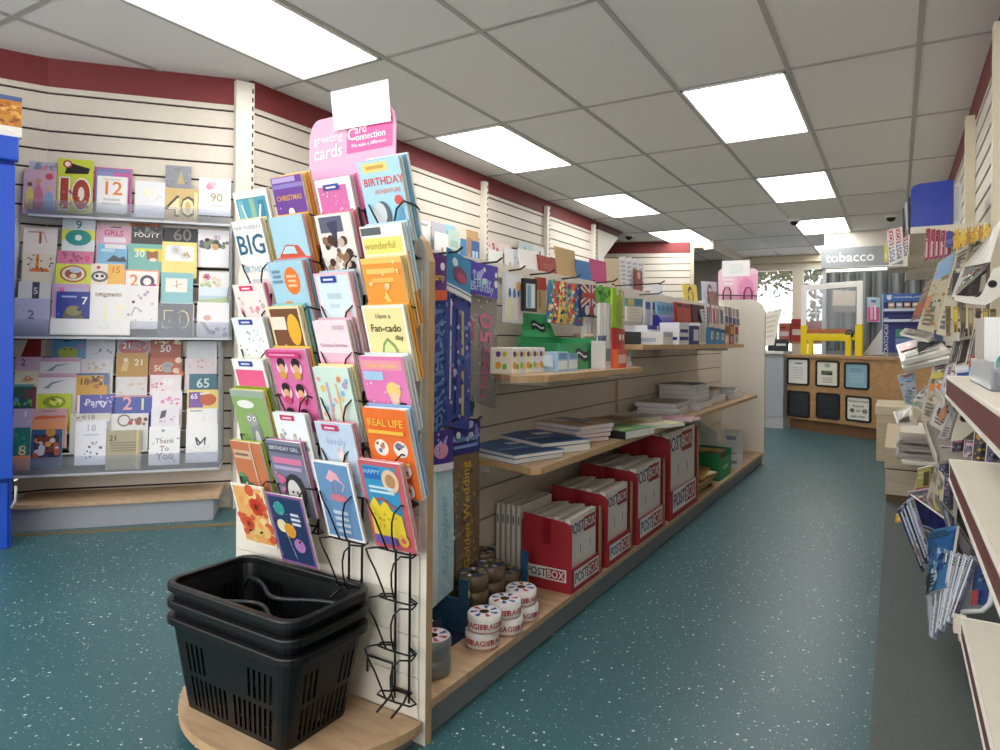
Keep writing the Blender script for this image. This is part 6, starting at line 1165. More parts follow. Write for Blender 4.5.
# rear shelf with red cartons, below the window
t = thing('rear_shelf', 'low wooden rear shelf under the garden windows', 'shelf', (-1.5, 11.4, 0))
b = B(); b.box(-.9, 0, .94, 1.0, .4, .97, m_cw); b.build('board', t); b = B(); b.box(-.85, .3, 0, -.8, .36, .94, m_cw); b.box(.9, .3, 0, .95, .36, .94, m_cw); b.build('leg', t)
for i, (x0, x1, y0, c) in enumerate(((779, 790, 323, '#c9664f'), (791, 806, 319, '#b52f2f'), (806, 822, 322, '#c2453f'))):
    bbox(x0, y0, x1, 336, 11.45, .25, c, ('faded red carton, leftmost on the rear shelf', 'deep red carton with white band on the rear shelf', 'red carton behind the yellow framed screen')[i], 'carton', 'red_carton', zb=.9705, extra=[(.1, .3, .9, .55, '#e9cfc9'), (.1, .7, .6, .8, '#8f2a2a')], group='red cartons on the rear shelf')
# yellow framed clear screen standing on the counter
p0 = Cp(801, 283, .12); p1 = Cp(862, 354, .12); zt = CH
t = thing('counter_screen', 'clear counter display stand with a bright yellow lower frame', 'display stand', T=CT @ Matrix.Translation((p0.x, .12, CH+.0005)))
W, Hh = p1.x-p0.x, Cp(830, 283, .12).z-CH; YL = M('#e8cf1d', .4); wf = M('#f0ede8', .35)
b = B(); b.box(0, 0, Hh*.42, W*.09, .02, Hh, wf); b.box(W*.91, 0, Hh*.42, W, .02, Hh, wf); b.box(W*.09, 0, Hh*.92, W*.91, .02, Hh, wf); b.build('clear_frame', t, bev=.006)
b = B(); b.box(0, -.001, 0, W*.11, .021, Hh*.42, YL); b.box(W*.89, -.001, 0, W, .021, Hh*.42, YL); b.box(W*.11, -.001, Hh*.21, W*.89, .021, Hh*.30, YL); b.box(W*.16, -.03, 0, W*.24, -.004, Hh*.28, YL); b.box(W*.77, -.03, 0, W*.85, -.004, Hh*.28, YL); b.box(W*.24, -.03, Hh*.2, W*.77, -.004, Hh*.28, YL); b.build('yellow_frame', t, bev=.004)
b = B(); b.box(W*.11, .001, Hh*.31, W*.8, .019, Hh*.36, M('#b5653a', .5)); b.build('label_strip', t)
b = B(); b.box(W*.09, .008, Hh*.30, W*.91, .012, Hh*.92, m_acr); b.build('clear_panel', t)
b = B(); b.lathe([(0, 0), (.045, 0), (.045, .012), (.03, .016), (0, .016)], M('#2a2a2a', .4), Matrix.Translation((W*.82, -.0045, Hh*.30)) @ Matrix.Rotation(rad(90), 4, 'X'), 20); b.lathe([(.012, .0165), (.026, .0165)], M('#6a6a5a', .4), Matrix.Translation((W*.82, -.0045, Hh*.30)) @ Matrix.Rotation(rad(90), 4, 'X'), 20); b.build('badge', t)
back([(833, 290), (856, 291), (855, 312), (832, 312)], TY-.03, .02, '#d9c9b3', [('r', 0, 0, 1, .3, '#8f8780')], 'beige poster board behind the clear counter screen', 'board', 'poster_board')
back([(863, 354.5), (883, 327), (884, 354.5), (870, 355)], 7.92, .01, '#dedfe2', [], 'white folded card wedge between the yellow screen and blue stand', 'card', 'card_wedge')
# tobacco cabinet
def ty(px, py): return atY(px, py, TY)
xl, xr = ty(822, 300).x, .34; zh0, zh1 = ty(830, 268).z, ty(830, 249).z
t = thing('tobacco_cabinet', 'tall grey tobacco cabinet with shutter columns and lettered header', 'cabinet', ((xl+xr)/2, TY, 0))
w = xr-xl; m_cab = M('#7f8386', .4); m_sh = M('#7b7f82', .28, .45)
b = B(); b.box(-w/2, .06, 0, w/2, .5, zh1, M('#7a7e81', .5)); b.box(-w/2, 0, 0, -w/2+.05, .06, zh0, M('#b9bcbe', .4)); b.box(w/2-.04, 0, 0, w/2, .06, zh0, m_cab); b.box(-w/2+.05, .0, 0, w/2-.04, .06, .86, m_cab); b.build('body', t)
n = 6
for i in range(n):
    x0 = -w/2+.06+(w-.11)*i/n; x1 = -w/2+.06+(w-.11)*(i+.82)/n; k = B(); pts = []
    for j in range(9): a = math.pi*j/8; pts.append(((x0+x1)/2-(x1-x0)/2*math.cos(a), .058-.05*math.sin(a)))
    k.add([(x, y, z) for x, y in pts for z in (.87, zh0-.06)], [(2*j, 2*j+2, 2*j+3, 2*j+1) for j in range(8)], m_sh, None, True); k.build('shutter', t)
b = B(); b.box(-w/2-.01, -.06, zh0, w/2, .5, zh1, M('#9a9fa2', .5)); 
b.text('tobacco', .175, M('#f3f3f1', .4), Matrix(((1, 0, 0, ty(850, 260).x-(xl+xr)/2), (0, 0, -1, -.062), (0, 1, 0, ty(850, 258).z), (0, 0, 0, 1)))); b.build('header', t)
b = B(); b.box(-w/2+.05, -.03, zh0-.05, w/2-.05, .05, zh0-.025, M('#fff6e6', .5, emit=2.0)); b.build('light_strip', t)
b = B(); b.box(xl+.02, TY+.02, zh1+.002, .38, TY+.4, CZ-.002, CREAM2); struct(b, 'trim_14')
back([(867, 297), (880, 297.5), (880, 322), (867, 322)], TY-.008, .006, '#a9cfdc', [('r', .05, .02, .95, .6, '#c9508f'), ('l', 1, .25, .75, .75, .92, '#5f6a9c'), ('r', .25, .1, .45, .8, '#e9b3d0'), ('r', .55, .1, .7, .7, '#f0d9e6')], 'pink and pale blue poster on the tobacco cabinet', 'poster', 'poster')
# blue lottery stand
LY = 7.62
p, q = atY(883.5, 294, LY), atY(925, 353, LY); t = thing('lottery_stand', 'blue lottery play stand with leaflet shelves at the counter end', 'stand', ((p.x+q.x)/2, LY, q.z))
w, h = q.x-p.x, p.z-q.z; nb = M('#1f2f86', .4)
b = B(); b.box(-w/2, 0, 0, w/2, .05, h, nb); b.box(-w/2, -.02, h*.86, w/2, 0, h, M('#3a62b0', .4)); b.box(-w/2-.012, -.02, 0, -w/2, .05, h, M('#9fb0d0', .4))
b.text('THE NATIONAL LOTTERY', .022, M('#dfe6f2', .4), Matrix(((1, 0, 0, .04), (0, 0, -1, -.0212), (0, 1, 0, h*.935), (0, 0, 0, 1))))
for (x, z, r) in ((-.36, .93, .1), (-.39, .96, .05), (-.33, .965, .05)): b.add([(w*x+w*r*.6*math.cos(a*.7), -.0211, h*z+w*r*.6*math.sin(a*.7)) for a in range(9)], [tuple(range(9))], '#dfe6f2')
b.text('SCRATCHCARDS', .05, M('#d9dfee', .4), Matrix(((0, -1, 0, -w*.42), (0, 0, -1, -.0012), (1, 0, 0, h*.27), (0, 0, 0, 1)))); b.build('panel', t)
for z in (.70, .52):
    k = B(); k.box(-w/2+.004, -.07, h*z-.012, w/2, -.001, h*z, nb); k.box(-w/2+.004, -.072, h*z, w/2, -.068, h*z+.025, M('#c9cfe0', .3)); k.build('leaflet_shelf', t)
b = B(); b.box(-w*.2, -.006, h*.26, w*.06, -.0005, h*.4, M('#3f9a80', .4)); b.box(-w*.2, -.006, h*.05, w*.3, -.0005, h*.24, M('#6f8fc0', .4)); b.box(.07*w, -.006, h*.26, w*.4, -.0005, h*.4, M('#22252b', .4)); b.build('leaflet', t)
for i in range(5):
    x = -w*.38+w*.19*i; e = B(); e.box(0, 0, 0, w*.15, .02, .085, ('#a98f6a', '#7f8fa9', '#9a6a5a', '#8f8a84', '#6f86a0')[i]); e.box(.004, -.0006, .05, w*.13, -.0001, .075, '#e3e0d9')
    e.build('leaflet_pack', T=Matrix.Translation((t.location.x+x, LY-.055, q.z+h*.70+.0005)), label='%s leaflet pack on the upper ledge of the blue lottery stand' % ('first', 'second', 'third', 'fourth', 'fifth')[i], cat='leaflets', group='leaflets on the lottery stand')
# ================================================================ RIGHT HAND SHELVING
m_cr = M('#e6dfce', .45); m_br = M('#6a3a34', .5)
t = thing('wall_shelving', 'cream near shelving with brown edged shelves on the right wall', 'shelving', (.25, 1.2, 0))
def rshelf(x0, z, y0, y1, nm='shelf'):
    e = B(); o = V((.25, 1.2, 0)); e.box(x0-.25, y0-1.2, z-.03, .372-.25, y1-1.2, z, m_cr); e.box(x0-.25, y0-1.2, z-.055, x0-.25+.014, y1-1.2, z-.03, m_cr); e.box(x0-.25-.005, y0-1.2, z-.049, x0-.25-.0005, y1-1.2, z-.006, m_br)
    e.box(x0-.25-.006, y1-1.2, z-.056, .12, y1-1.2+.006, z+.002, M('#efe9de', .4)); e.box(x0-.25-.008, y0-1.2, z-.056, x0-.25-.0005, y1-1.2, z-.050, M('#efe9de', .4)); e.box(x0-.25-.007, y0-1.2, z-.005, x0-.25-.0005, y1-1.2, z+.0005, M('#efe9de', .4)); e.build(nm, t)
rshelf(.12, .872, .35, 2.17); rshelf(.13, .645, .35, 2.17); rshelf(.16, .215, .35, 2.19)
e = B(); e.box(-.05, -.85, 0, .12, .985, .18, M('#5a5650', .6)); e.build('plinth', t)
e = B(); e.box(-.112, .992, .17, -.082, 1.02, .215, m_cr); e.box(-.10, .992, .15, -.05, 1.02, .17, m_cr); e.build('end_cap', t)
# far unit: newspaper shelf on pale wooden blocks
t = thing('newspaper_unit', 'pale wooden block base with a white newspaper shelf', 'shelving', (.16, 4.9, 0))
e = B(); e.box(-.215, -.28, .05, .215, 1.1, .20, m_pale); e.box(-.212, -.272, .20, .215, 1.1, .208, m_groove); e.box(-.22, -.28, .208, .215, 1.1, .335, m_pale); e.build('base_block', t, bev=.003)
e = B(); e.box(-.21, -.26, 0, .215, 1.1, .05, M('#7a5f45', .6)); e.build('kick_board', t)
e = B(); e.box(-.30, 1.3, .0, .215, 2.0, .44, m_pale); e.box(-.31, 1.29, .38, .215, 2.02, .45, M('#d6c9b0', .5)); e.build('rear_block', t, bev=.003)
e = B(); e.box(-.135, -.9, .336, .215, 1.1, .354, M('#e3dccd', .45)); e.build('shelf', t, bev=.003)
# high shelf of cream boards
t = thing('high_shelf', 'cream high wall shelf with curved brackets, holding the blue file', 'shelf', (.22, 4.0, 1.545))
yy = 4.0
for i, (y0, y1) in enumerate(((0, 1.0), (1.0, 2.0), (2.0, 3.15))):
    e = B(); e.box(-.165, y0+.004, 0, .16, y1-.004, .014, m_cr); e.box(-.165, y0+.004, -.018, -.155, y1-.004, 0, m_cr); e.box(-.165, y0+.004, -.02, .16, y0+.02, 0, M('#ddd6c6', .5)); e.build('board', t)
for y in (0, 1.0, 2.0):
    e = B(); e.prism([(.16, .0), (-.165, .0), (-.165, -.02), (.02, -.024), (.07, -.04), (.11, -.07), (.16, -.10)], y-.004, y+.003, m_cr, Matrix(((1, 0, 0, 0), (0, 0, 1, 0), (0, 1, 0, 0), (0, 0, 0, 1)))); e.build('bracket', t)
# blue box file and neighbours
HZ = 1.5595
p, q = atY(911, 190, 4.03), atY(952.5, 225, 4.03)
t = thing('box_file', 'glossy bright blue box file on the high shelf', 'file', (q.x, 4.03, HZ))
w = q.x-p.x; h = atY(930, 182, 4.03).z-HZ
e = B(); pr = [(0, 0), (0, h), (-w*.8, h*.985), (-w*.94, h*.94), (-w, h*.86), (-w, h*.1), (-w*.97, 0)]
e.prism(pr, 0, .26, M('#1b3fb5', .22, coat=.5), Matrix(((1, 0, 0, 0), (0, 0, 1, 0), (0, 1, 0, 0), (0, 0, 0, 1)))); e.build('cover', t, bev=.004)
e = B(); e.box(-w*.95, -.0008, h*.40, 0, -.0002, h*.41, M('#17359c', .3)); e.build('fold_line', t)
e = B(); e.box(0, 0, 0, .03, .24, h*.93, '#dcdde2'); e.box(.006, -.0008, .02, .024, -.0002, h*.85, '#c6c9d4'); e.build('folder', T=Matrix.Translation((q.x+.004, 4.05, HZ)), label='white folder standing right of the blue box file', cat='folder')
for i in range(3):
    e = B(); e.hexa([V((x, y, z)) for z, s in ((0, 0), (.17-.02*i, -.006)) for x, y in ((s, 0), (s+.009, 0), (s+.009, .22), (s, .22))], ('#2b2c31', '#cfcfd2', '#4a4a4f')[i]); e.box(-.0004-.004, .01, .02, .0-.004, .2, .1, '#8f9096')
    e.build('thin_book', T=Matrix.Translation((p.x-.006-.013*i, 4.06+.05*i, HZ)), label=('black thin book leaning left of the blue file', 'pale grey thin book left of the blue file', 'dark grey thin book at the edge of the high shelf')[i], cat='book')
zb_ = min(atY(889+7*i, 266-3*i, 5.2+.12*i).z for i in range(3))
t = bpy.data.objects['high_shelf']; e = B(); xs_ = atY(888, 266, 5.2).x-.225; e.box(xs_, 1.16, zb_-1.545-.016, -.16, 1.55, zb_-1.545-.008, M('#b9b4a8', .5)); e.box(-.19, 1.2, zb_-1.545-.008, -.165, 1.24, .0, m_cr); e.build('side_ledge', t)
# white printed mailing bags hanging at the end of the high shelf
for i in range(3):
    P = [atY(x, y, 5.2+.12*i) for x, y in ((887+7*i, 231-1.5*i), (894.5+7*i, 228-1.5*i), (897+7*i, 262-3*i), (889+7*i, 266-3*i))]
    sheet('mailing_bag', [P[1], P[2], P[3], P[0]] if 0 else [P[3], P[0], P[1], P[2]], .012, '#e6e3e2', [('t', 'POST', .30, .5, .19, '#2a357c'), ('r', .55, .2, .97, .82, '#b02a35'), ('t', 'BOX', .76, .5, .17, '#f0e9e9')], ('leftmost', 'middle', 'rightmost')[i]+' white lettered mailing bag at the end of the high shelf', 'mailing bag', 'white mailing bags')
e = atY(885, 255, 5.5); sheet('yellow_packet', [atY(x, y, 5.6) for x, y in ((884, 246), (888, 244), (888, 262), (884, 262))], .01, '#d9cf5a', [('r', .2, .2, .8, .5, '#efe9a9')], 'thin yellow packet left of the white mailing bags', 'packet')
def cover(label, base):
    # a busy printed cover: picture blocks, headlines and small print
    r = random.Random(zlib.crc32(label.encode())); c = lin(base); o = []
    def sh(k): return '#%02x%02x%02x' % tuple(int(max(20, min(235, int(base[i:i+2], 16)*k+r.uniform(-26, 26)))) for i in (1, 3, 5))
    for i in range(7):
        x, y = r.uniform(.03, .6), r.uniform(.04, .8); o.append(('r', x, y, min(.97, x+r.uniform(.15, .4)), min(.97, y+r.uniform(.05, .16)), sh(r.choice((.45, .6, .8, 1.2, 1.35)))))
    o.append(('l', 3, .08, .84, .9, .96, sh(.5))); o.append(('l', 4, .1, .06, .6, .3, sh(.55))); o.append(('d', 7, .1, .3, .9, .8, .07, [sh(.5), sh(.75), sh(1.3)]))
    return o
def mg(px, Y, base, mot, label, th=.006, cat='magazine', name='magazine', group='magazines on the right hand racks', **k):
    if isinstance(Y, (int, float)): Y = [Y]*4
    return sheet(name, [atY(x, y, d) for (x, y), d in zip(px, Y)], th, base, (cover(label, base)+list(mot)) if name == 'magazine' else mot, label, cat, group, **k)
# magazine rack (boards, added dark backing, brackets with round holes)
t = thing('magazine_rack', 'cream tiered magazine rack with holed bracket plates on the right wall', 'rack', (.3, 3.1, 0))
e = B(); e.box(.066, -.88, .05, .075, .85, 1.42, M('#5a5149', .7)); e.build('back_panel', t)  # dark backing added for the shadowed, cluttered gaps between the magazines
for (z, x0, sl) in ((1.02, -.12, .06), (.80, -.16, .06), (.60, -.18, .06)):
    e = B(); e.hexa([V(p) for p in ((x0, -.4, z-.05), (.065, -.4, z), (.065, .85, z), (x0, .85, z-.05), (x0, -.4, z-.04), (.065, -.4, z+.01), (.065, .85, z+.01), (x0, .85, z-.04))], M('#8d867b', .6)); e.box(x0-.006, -.4, z-.05, x0, .85, z-.02, M('#cfc8b9', .5)); e.build('tier', t)
def plate(px, Y, hole, col, hc):
    P = [atY(x, y, Y) for x, y in px]; e = B(); k = len(P); o = V((.3, 3.1, 0))
    vs = [p-o for p in P]+[p-o+V((0, .012, 0)) for p in P]; e.add(vs, [tuple(range(k)), tuple(range(2*k-1, k-1, -1))]+[(i, k+i, k+(i+1) % k, (i+1) % k) for i in range(k)], col)
    c = atY(*hole, Y)-o; r = .0125*Y/2.6; e.add([(c.x+r*math.cos(a*.52), c.y-.0008, c.z+r*math.sin(a*.52)) for a in range(12)], [tuple(range(12))], hc); e.add([(c.x+r*.7*math.cos(a*.52), c.y-.0012, c.z+r*.7*math.sin(a*.52)) for a in range(12)], [tuple(range(12))], M('#14110f', .8)); return e.build('bracket_plate', t)
plate([(994, 268), (1006, 266), (1008, 290), (998, 298), (986, 305), (970, 304), (955, 300.5), (953.5, 295), (979, 297.5), (983, 292)], 2.35, (992.5, 284), M('#ddd9d0', .4), M('#3a3029', .6))
plate([(962, 401), (975, 409), (986, 419), (975, 430), (962, 440), (951, 441), (955, 425), (959, 412)], 2.75, (964, 418.5), M('#cfc8b5', .45), M('#6f5a45', .6))
# upper leaning magazines
G1 = '#b9b3ab'
mg([(928, 278), (936, 271), (920, 318), (910, 322)], 3.75, '#8f7a6a', [('r', .1, .1, .9, .4, '#b0613a'), ('l', 3, .1, .5, .9, .9, '#a99683')], 'brown magazine farthest along the upper magazine tier')
mg([(938, 263), (958, 249), (937, 333), (917, 329)], 3.5, '#c9bfa0', [('r', .05, .72, .9, .98, '#8fb3d6'), ('d', 16, .1, .1, .9, .7, .09, ['#b09a5f', '#8f8a66', '#d6c89a', '#a97a4f']), ('r', .0, .3, .25, .5, '#cf8a5f')], 'magazine with pale blue top and tan pictures leaning on the upper tier')
mg([(957, 251), (970, 243), (949, 337), (936, 334)], 3.3, '#d3cbb4', [('d', 14, .1, .1, .9, .9, .1, ['#a99a7a', '#6f6654', '#e3dcc6', '#8a7a5a'])], 'cream magazine leaning just in front of the pale blue topped one')
mg([(974, 247), (990, 239), (966, 305), (947, 338)], 3.0, '#7f7973', [('p', [(.1, .3), (.2, .7), (.9, .9), (.8, .6)], '#5a554f'), ('r', .0, .0, 1, .14, '#c6c1ba')], 'grey magazine curling over on the upper tier', bulge=.01)
mg([(986, 240), (1003, 216), (990, 262), (962, 268)], 2.7, '#a9a3aa', [('l', 5, .1, .25, .9, .9, '#8d8792'), ('d', 12, .1, .2, .9, .9, .07, ['#a99aa6', '#e3dfe3', '#8f8795']), ('r', .2, .05, .9, .2, '#b9b3bb')], 'pale lilac grey magazine highest at the right picture edge', bulge=.006)
mg([(963, 266), (990, 262), (984, 271), (950, 300)], 2.72, '#b9b3ab', [('r', .1, .62, .5, .95, '#77706a'), ('w', [(.1, .7), (.6, .5), (.95, .6)], .05, '#8f2f35'), ('w', [(.05, .3), (.6, .2)], .03, '#a9a39b')], 'white open magazine page fanning over the rack', bulge=.01)
mg([(953, 274), (983, 268), (978, 296), (951, 296)], 2.9, '#2f2a27', [('e', .5, .6, .3, .15, '#4f4740'), ('r', .15, .1, .35, .5, '#5f5347'), ('r', .6, .1, .75, .45, '#4a4039')], 'dark covered magazine inside the white bracket plate')  # dark sheet stands in for the shaded opening inside the bracket plate
for i in range(5):
    x = 925+5*i; mg([(x+1, 229+i*.6), (x+5.5, 228+i*.6), (x+6, 258-i), (x-1, 262-i)], 3.75-.06*i, ('#8f2040', '#a32a4a', '#7a1c3a', '#94284a', '#6f1f48')[i], [('r', .15, .1, .45, .6, '#d9b3bd'), ('d', 5, .1, .3, .9, .9, .1, ['#c9607c', '#e3cfd4'])], '%s crimson toy packet hanging under the high shelf' % ('first', 'second', 'third', 'fourth', 'fifth')[i], cat='packet', name='toy_packet', group='crimson packets under the high shelf', th=.02)
mg([(946, 232), (953, 231), (953, 246), (946, 248)], 3.4, '#4a3a86', [('r', .1, .2, .9, .5, '#6f5fae')], 'purple packet beside the crimson ones', cat='packet', name='toy_packet')
for i in range(6):
    x = 953+6*i; s = [(0, .1), (.3, .2), (.5, 0), (.7, .2), (1, .1), (.85, .4), (1, .6), (.75, .7), (.8, 1), (.5, .85), (.2, 1), (.25, .7), (0, .6), (.15, .4)]
    mg([(x, 228-i), (x+8, 227-i), (x+8, 250-2.5*i), (x, 253-2.5*i)], 3.2-.1*i, ('#d9a826', '#e0b83a', '#b98a1f', '#d6a52f', '#c2922a', '#e3bb45')[i], [('d', 6, .15, .2, .85, .8, .12, ['#8a6212', '#efd06a', '#b57f1a'])], '%s yellow star shaped bag hanging by the right wall' % ('first', 'second', 'third', 'fourth', 'fifth', 'sixth')[i], shape=s, cat='bag', name='snack_bag', group='yellow bags hanging by the right wall', th=.015)
for i in range(7):
    x = 945+7.5*i; mg([(x, 306+.5*i), (x+6, 306+.5*i), (x+5.5, 336+i), (x+1, 336+i)], 2.95-.07*i, ('#7a6426', '#b39a2c', '#4f4424', '#8a7a4a', '#6a5a3a', '#a08a3f', '#5a5030')[i], [('r', .15, .5, .85, .9, ('#5a4a20', '#d6c23f', '#7a6a3f', '#b5a878', '#3f3626', '#c9b04a', '#8a7a4f')[i]), ('r', .3, .1, .6, .4, '#3a3220')], '%s dull yellow packet in the row below the white bracket plate' % ('first', 'second', 'third', 'fourth', 'fifth', 'sixth', 'seventh')[i], cat='packet', name='toy_packet', group='yellow packets below the bracket plate', th=.015)
# flat papers and boxes on the middle tier
mg([(905, 328), (940, 333), (928, 340), (900, 333)], [4.0, 3.6, 3.4, 3.8], '#bdb6ad', [('l', 4, .1, .1, .9, .9, '#a39c93')], 'grey newspaper lying highest on the middle tier', th=.012)
mg([(896, 345), (934, 334), (948, 349), (901, 362)], [4.0, 3.9, 3.2, 3.6], '#cfc9bf', [('r', .05, .5, .5, .9, '#b5665a'), ('r', .5, .55, .9, .85, '#7f7a76'), ('l', 3, .1, .1, .9, .4, '#e3ded3')], 'folded paper with a red picture lying on the middle tier', th=.02)
mg([(900, 354), (946, 348), (950, 358), (902, 368)], [3.9, 3.5, 3.1, 3.6], '#d9d4c6', [('r', .1, .3, .8, .7, '#e6e2d6')], 'cream magazine projecting lowest from the middle tier', th=.02)
e = B(); e.box(-.05, -.06, 0, .05, .06, .06, M('#1f1f22', .5)); e.box(-.045, -.0606, .03, .045, -.0601, .05, M('#33343a', .5)); p = atY(931, 355, 3.55); e.build('dark_box', T=Matrix.Translation(p), label='black flat box lying on the middle tier papers', cat='box')
mg([(934, 330), (943, 329), (943, 352), (933, 353)], 3.5, '#38466f', [('d', 8, .1, .3, .9, .9, .12, ['#a9503f', '#6f86b5', '#8f4a4a'])], 'navy and red puzzle magazine standing on the middle tier')
for i, (x, c) in enumerate(((956, '#77726c'), (964, '#4a2f24'), (974, '#6a655f'))):
    mg([(x, 329), (x+9, 327), (x+1, 362), (x-8, 365)], 2.9-.1*i, c, [('r', .1, .1, .25, .9, '#a9a49d'), ('r', .4, .15, .9, .8, ('#615c57', '#33201a', '#7f7a73')[i])], ('grey boxed magazine leaning on the middle tier', 'dark brown boxed magazine leaning on the middle tier', 'second grey boxed magazine nearest the white carton')[i], th=.02)
# lower leaning magazines
mg([(897, 375), (914, 371), (919, 408), (905, 404)], 3.9, '#b9c3cc', [('r', .1, .75, .9, .9, '#8fb3d6'), ('d', 8, .1, .1, .9, .7, .1, ['#9a8f8f', '#d9dfe3', '#8fa9b5']), ('e', .5, .9, .2, .05, '#a9503f')], 'plastic wrapped pale blue magazine at the aisle end of the lower tier')
mg([(920, 392), (938, 376), (927, 418), (912, 402)], 3.55, '#e3dfd9', [('r', 0, .0, .3, .12, '#8fbf6a'), ('l', 2, .2, .3, .8, .6, '#d6d2cb')], 'white paged magazine with a green corner on the lower tier')
mg([(934, 362), (948, 358), (935, 424), (921, 418)], 3.3, '#c9b9a0', [('r', .1, .5, .9, .62, '#e08a3a'), ('r', .1, .7, .9, .8, '#d9cf5a'), ('d', 12, .1, .05, .9, .95, .1, ['#8f8672', '#e3d9c6', '#a97f6a', '#6f7a8f'])], 'colourful magazine with an orange banner on the lower tier')
mg([(947, 365), (953, 364), (938, 426), (930, 424)], 3.1, '#c3bdcf', [('r', .1, .05, .4, .95, '#dcd8e3')], 'thin lilac spined magazine on the lower tier')
mg([(953, 372), (968, 386), (946, 434), (930, 424)], 2.95, '#d6cfca', [('e', .4, .3, .14, .16, '#c98a5f'), ('e', .45, .45, .07, .05, '#9a5f3a'), ('l', 2, .4, .7, .9, .9, '#b9b1ab')], 'pale magazine with a small orange figure on the lower tier')
mg([(958, 396), (964, 404), (951, 440), (938, 438)], 2.85, '#9f9b97', [('r', .5, .05, .9, .9, '#c3bfb9')], 'grey curled magazine before the lower bracket plate', bulge=.012)
mg([(955, 366), (972, 365), (969, 382), (956, 384)], 2.75, '#dcdde6', [('r', .1, .4, .9, .6, '#2f4a9c'), ('r', .1, .1, .6, .3, '#5f7ac0'), ('r', .0, .75, 1, .9, '#eeeef2')], 'white and blue packet behind the brown shelf edge', cat='packet', name='gift_packet')
mg([(970, 356), (981, 355), (980, 371), (968, 372)], 2.4, '#b5433a', [('r', 0, 0, 1, .3, '#8fb3d6'), ('e', .5, .6, .3, .2, '#d98a7a')], 'red and pale blue packet beside the white carton', cat='packet', name='gift_packet')
# near shelf: white carton in a clear grey tray
p = atY(987, 386, 1.95); S1Z = .8725
t = thing('clear_tray', 'clear grey plastic tray on the near brown edged shelf', 'tray', (.235, 1.72, S1Z))
e = B()
for q_ in ((-.085, -.2, .085, -.196), (-.085, .196, .085, .2), (-.085, -.196, -.081, .196), (.081, -.196, .085, .196)): e.box(q_[0], q_[1], 0, q_[2], q_[3], .055, m_acr2)
e.box(-.085, -.2, 0, .085, .2, .003, m_acr2); e.build('shell', t)
e = B(); e.box(-.075, -.17, .0035, .07, .10, .035, M('#6f7074', .35)); e.box(-.07, -.1, .035, .06, .0, .037, M('#8a8b8f', .3)); e.build('wrapped_stock', T=Matrix.Translation((.235, 1.72, S1Z)), label='grey film wrapped packets lying in the clear tray', cat='packet')
pw = atY(984, 385, 1.86); e = B(); e.box(0, 0, 0, .115, .04, .145, M('#efeff0', .4)); 
e.add([(.055+.034*math.cos(a*.3), -.0006, .038+.034*math.sin(a*.3)) for a in range(21)], [tuple(range(21))], '#3fa58a'); e.add([(.05+.012*math.cos(a*.6)-.004, -.001, .03+.012*math.sin(a*.6)) for a in range(10)], [tuple(range(10))], '#2a6f60'); e.add([(.065+.01*math.cos(a*.6), -.001, .05+.01*math.sin(a*.6)) for a in range(10)], [tuple(range(10))], '#8fd0bd')
e.text('GET', .022, M('#8f8f95', .4), Matrix(((1, 0, 0, .048), (0, 0, -1, -.0008), (0, 1, 0, .092), (0, 0, 0, 1)))); e.box(-.014, .002, 0, -.0004, .038, .143, M('#b3a9a0', .5))
e.build('white_carton', T=Matrix.Translation((pw.x, 1.86, S1Z+.004)), label='white carton with a green round emblem on the near shelf', cat='carton')
# newspapers on the low white shelf
NZ = .3545
for i in range(7):
    e = B(); y0 = 4.06+.02*(i % 3); w_, d_ = .30-.008*i, .34; x0 = .0+.006*((i*5) % 4); th = .014
    pts = []
    n = 8
    for k in range(n+1): a = -math.pi/2-math.pi*k/n; pts.append((x0+.008+th/2*math.cos(a)*1.2, th/2+th/2*math.sin(a)))
    prof = pts+[(x0+w_, th*.9), (x0+w_, th*.1)]
    e.prism(prof, 0, d_, M(('#a8a29b', '#b8b2ab', '#9c958e', '#b0a9a4')[i % 4], .8), Matrix(((1, 0, 0, 0), (0, 0, 1, 0), (0, 1, 0, 0), (0, 0, 0, 1))))
    e.box(x0+.02, -.0006, th*.35, x0+w_*.8, -.0001, th*.45, M('#a9a29c', .8)); e.box(x0+.05, -.0006, th*.6, x0+w_*.5, -.0001, th*.68, M('#b98a8f', .8))
    e.build('newspaper', T=Matrix.Translation((0, y0, NZ+.0145*i)), label='%s folded newspaper in the pile on the low white shelf' % ('bottom', 'second', 'third', 'fourth', 'fifth', 'sixth', 'topmost')[i], cat='newspaper', group='newspapers piled on the low shelf')
mg([(893, 412), (913, 405), (917, 424), (897, 424)], [4.25, 4.25, 4.05, 4.05], '#b5ab9a', [('r', .1, .1, .7, .7, '#3a2f28'), ('e', .8, .6, .1, .2, '#d9d3c6')], 'folded newspaper with a dark photo propped on the newspaper pile', th=.01)
# clutter of gift magazines under it and the spilling magazines
for i, (x0, y0, x1, y1, Y, c, cc) in enumerate(((938, 446, 952, 478, 3.0, '#6f6480', ['#a98fae', '#3f3a4a', '#c9bfd0']), (950, 436, 964, 468, 2.9, '#5a5063', ['#c07f9c', '#8a86a6', '#2f2b36']), (962, 440, 976, 470, 2.75, '#7f7a8a', ['#d9a3b3', '#4a4656', '#b5b0c0']), (972, 432, 988, 462, 2.6, '#4f4850', ['#b5893a', '#d6a52f', '#6a6270']), (985, 438, 1002, 470, 2.5, '#645c70', ['#9a8fae', '#3a3644', '#c3b3c0']), (942, 474, 954, 510, 2.75, '#5f5a70', ['#8f86a6', '#2f2c3a']))):
    mg([(x0+3, y0), (x1, y0+1), (x1-1, y1), (x0, y1-1)], Y, c, [('d', 14, .08, .08, .92, .92, .13, cc), ('r', .1, .82, .9, .94, cc[0])], '%s bagged gift magazine in the cluttered tier below the lower bracket plate' % ('first', 'second', 'third', 'fourth', 'fifth', 'lowest')[i], th=.02, bulge=.008)
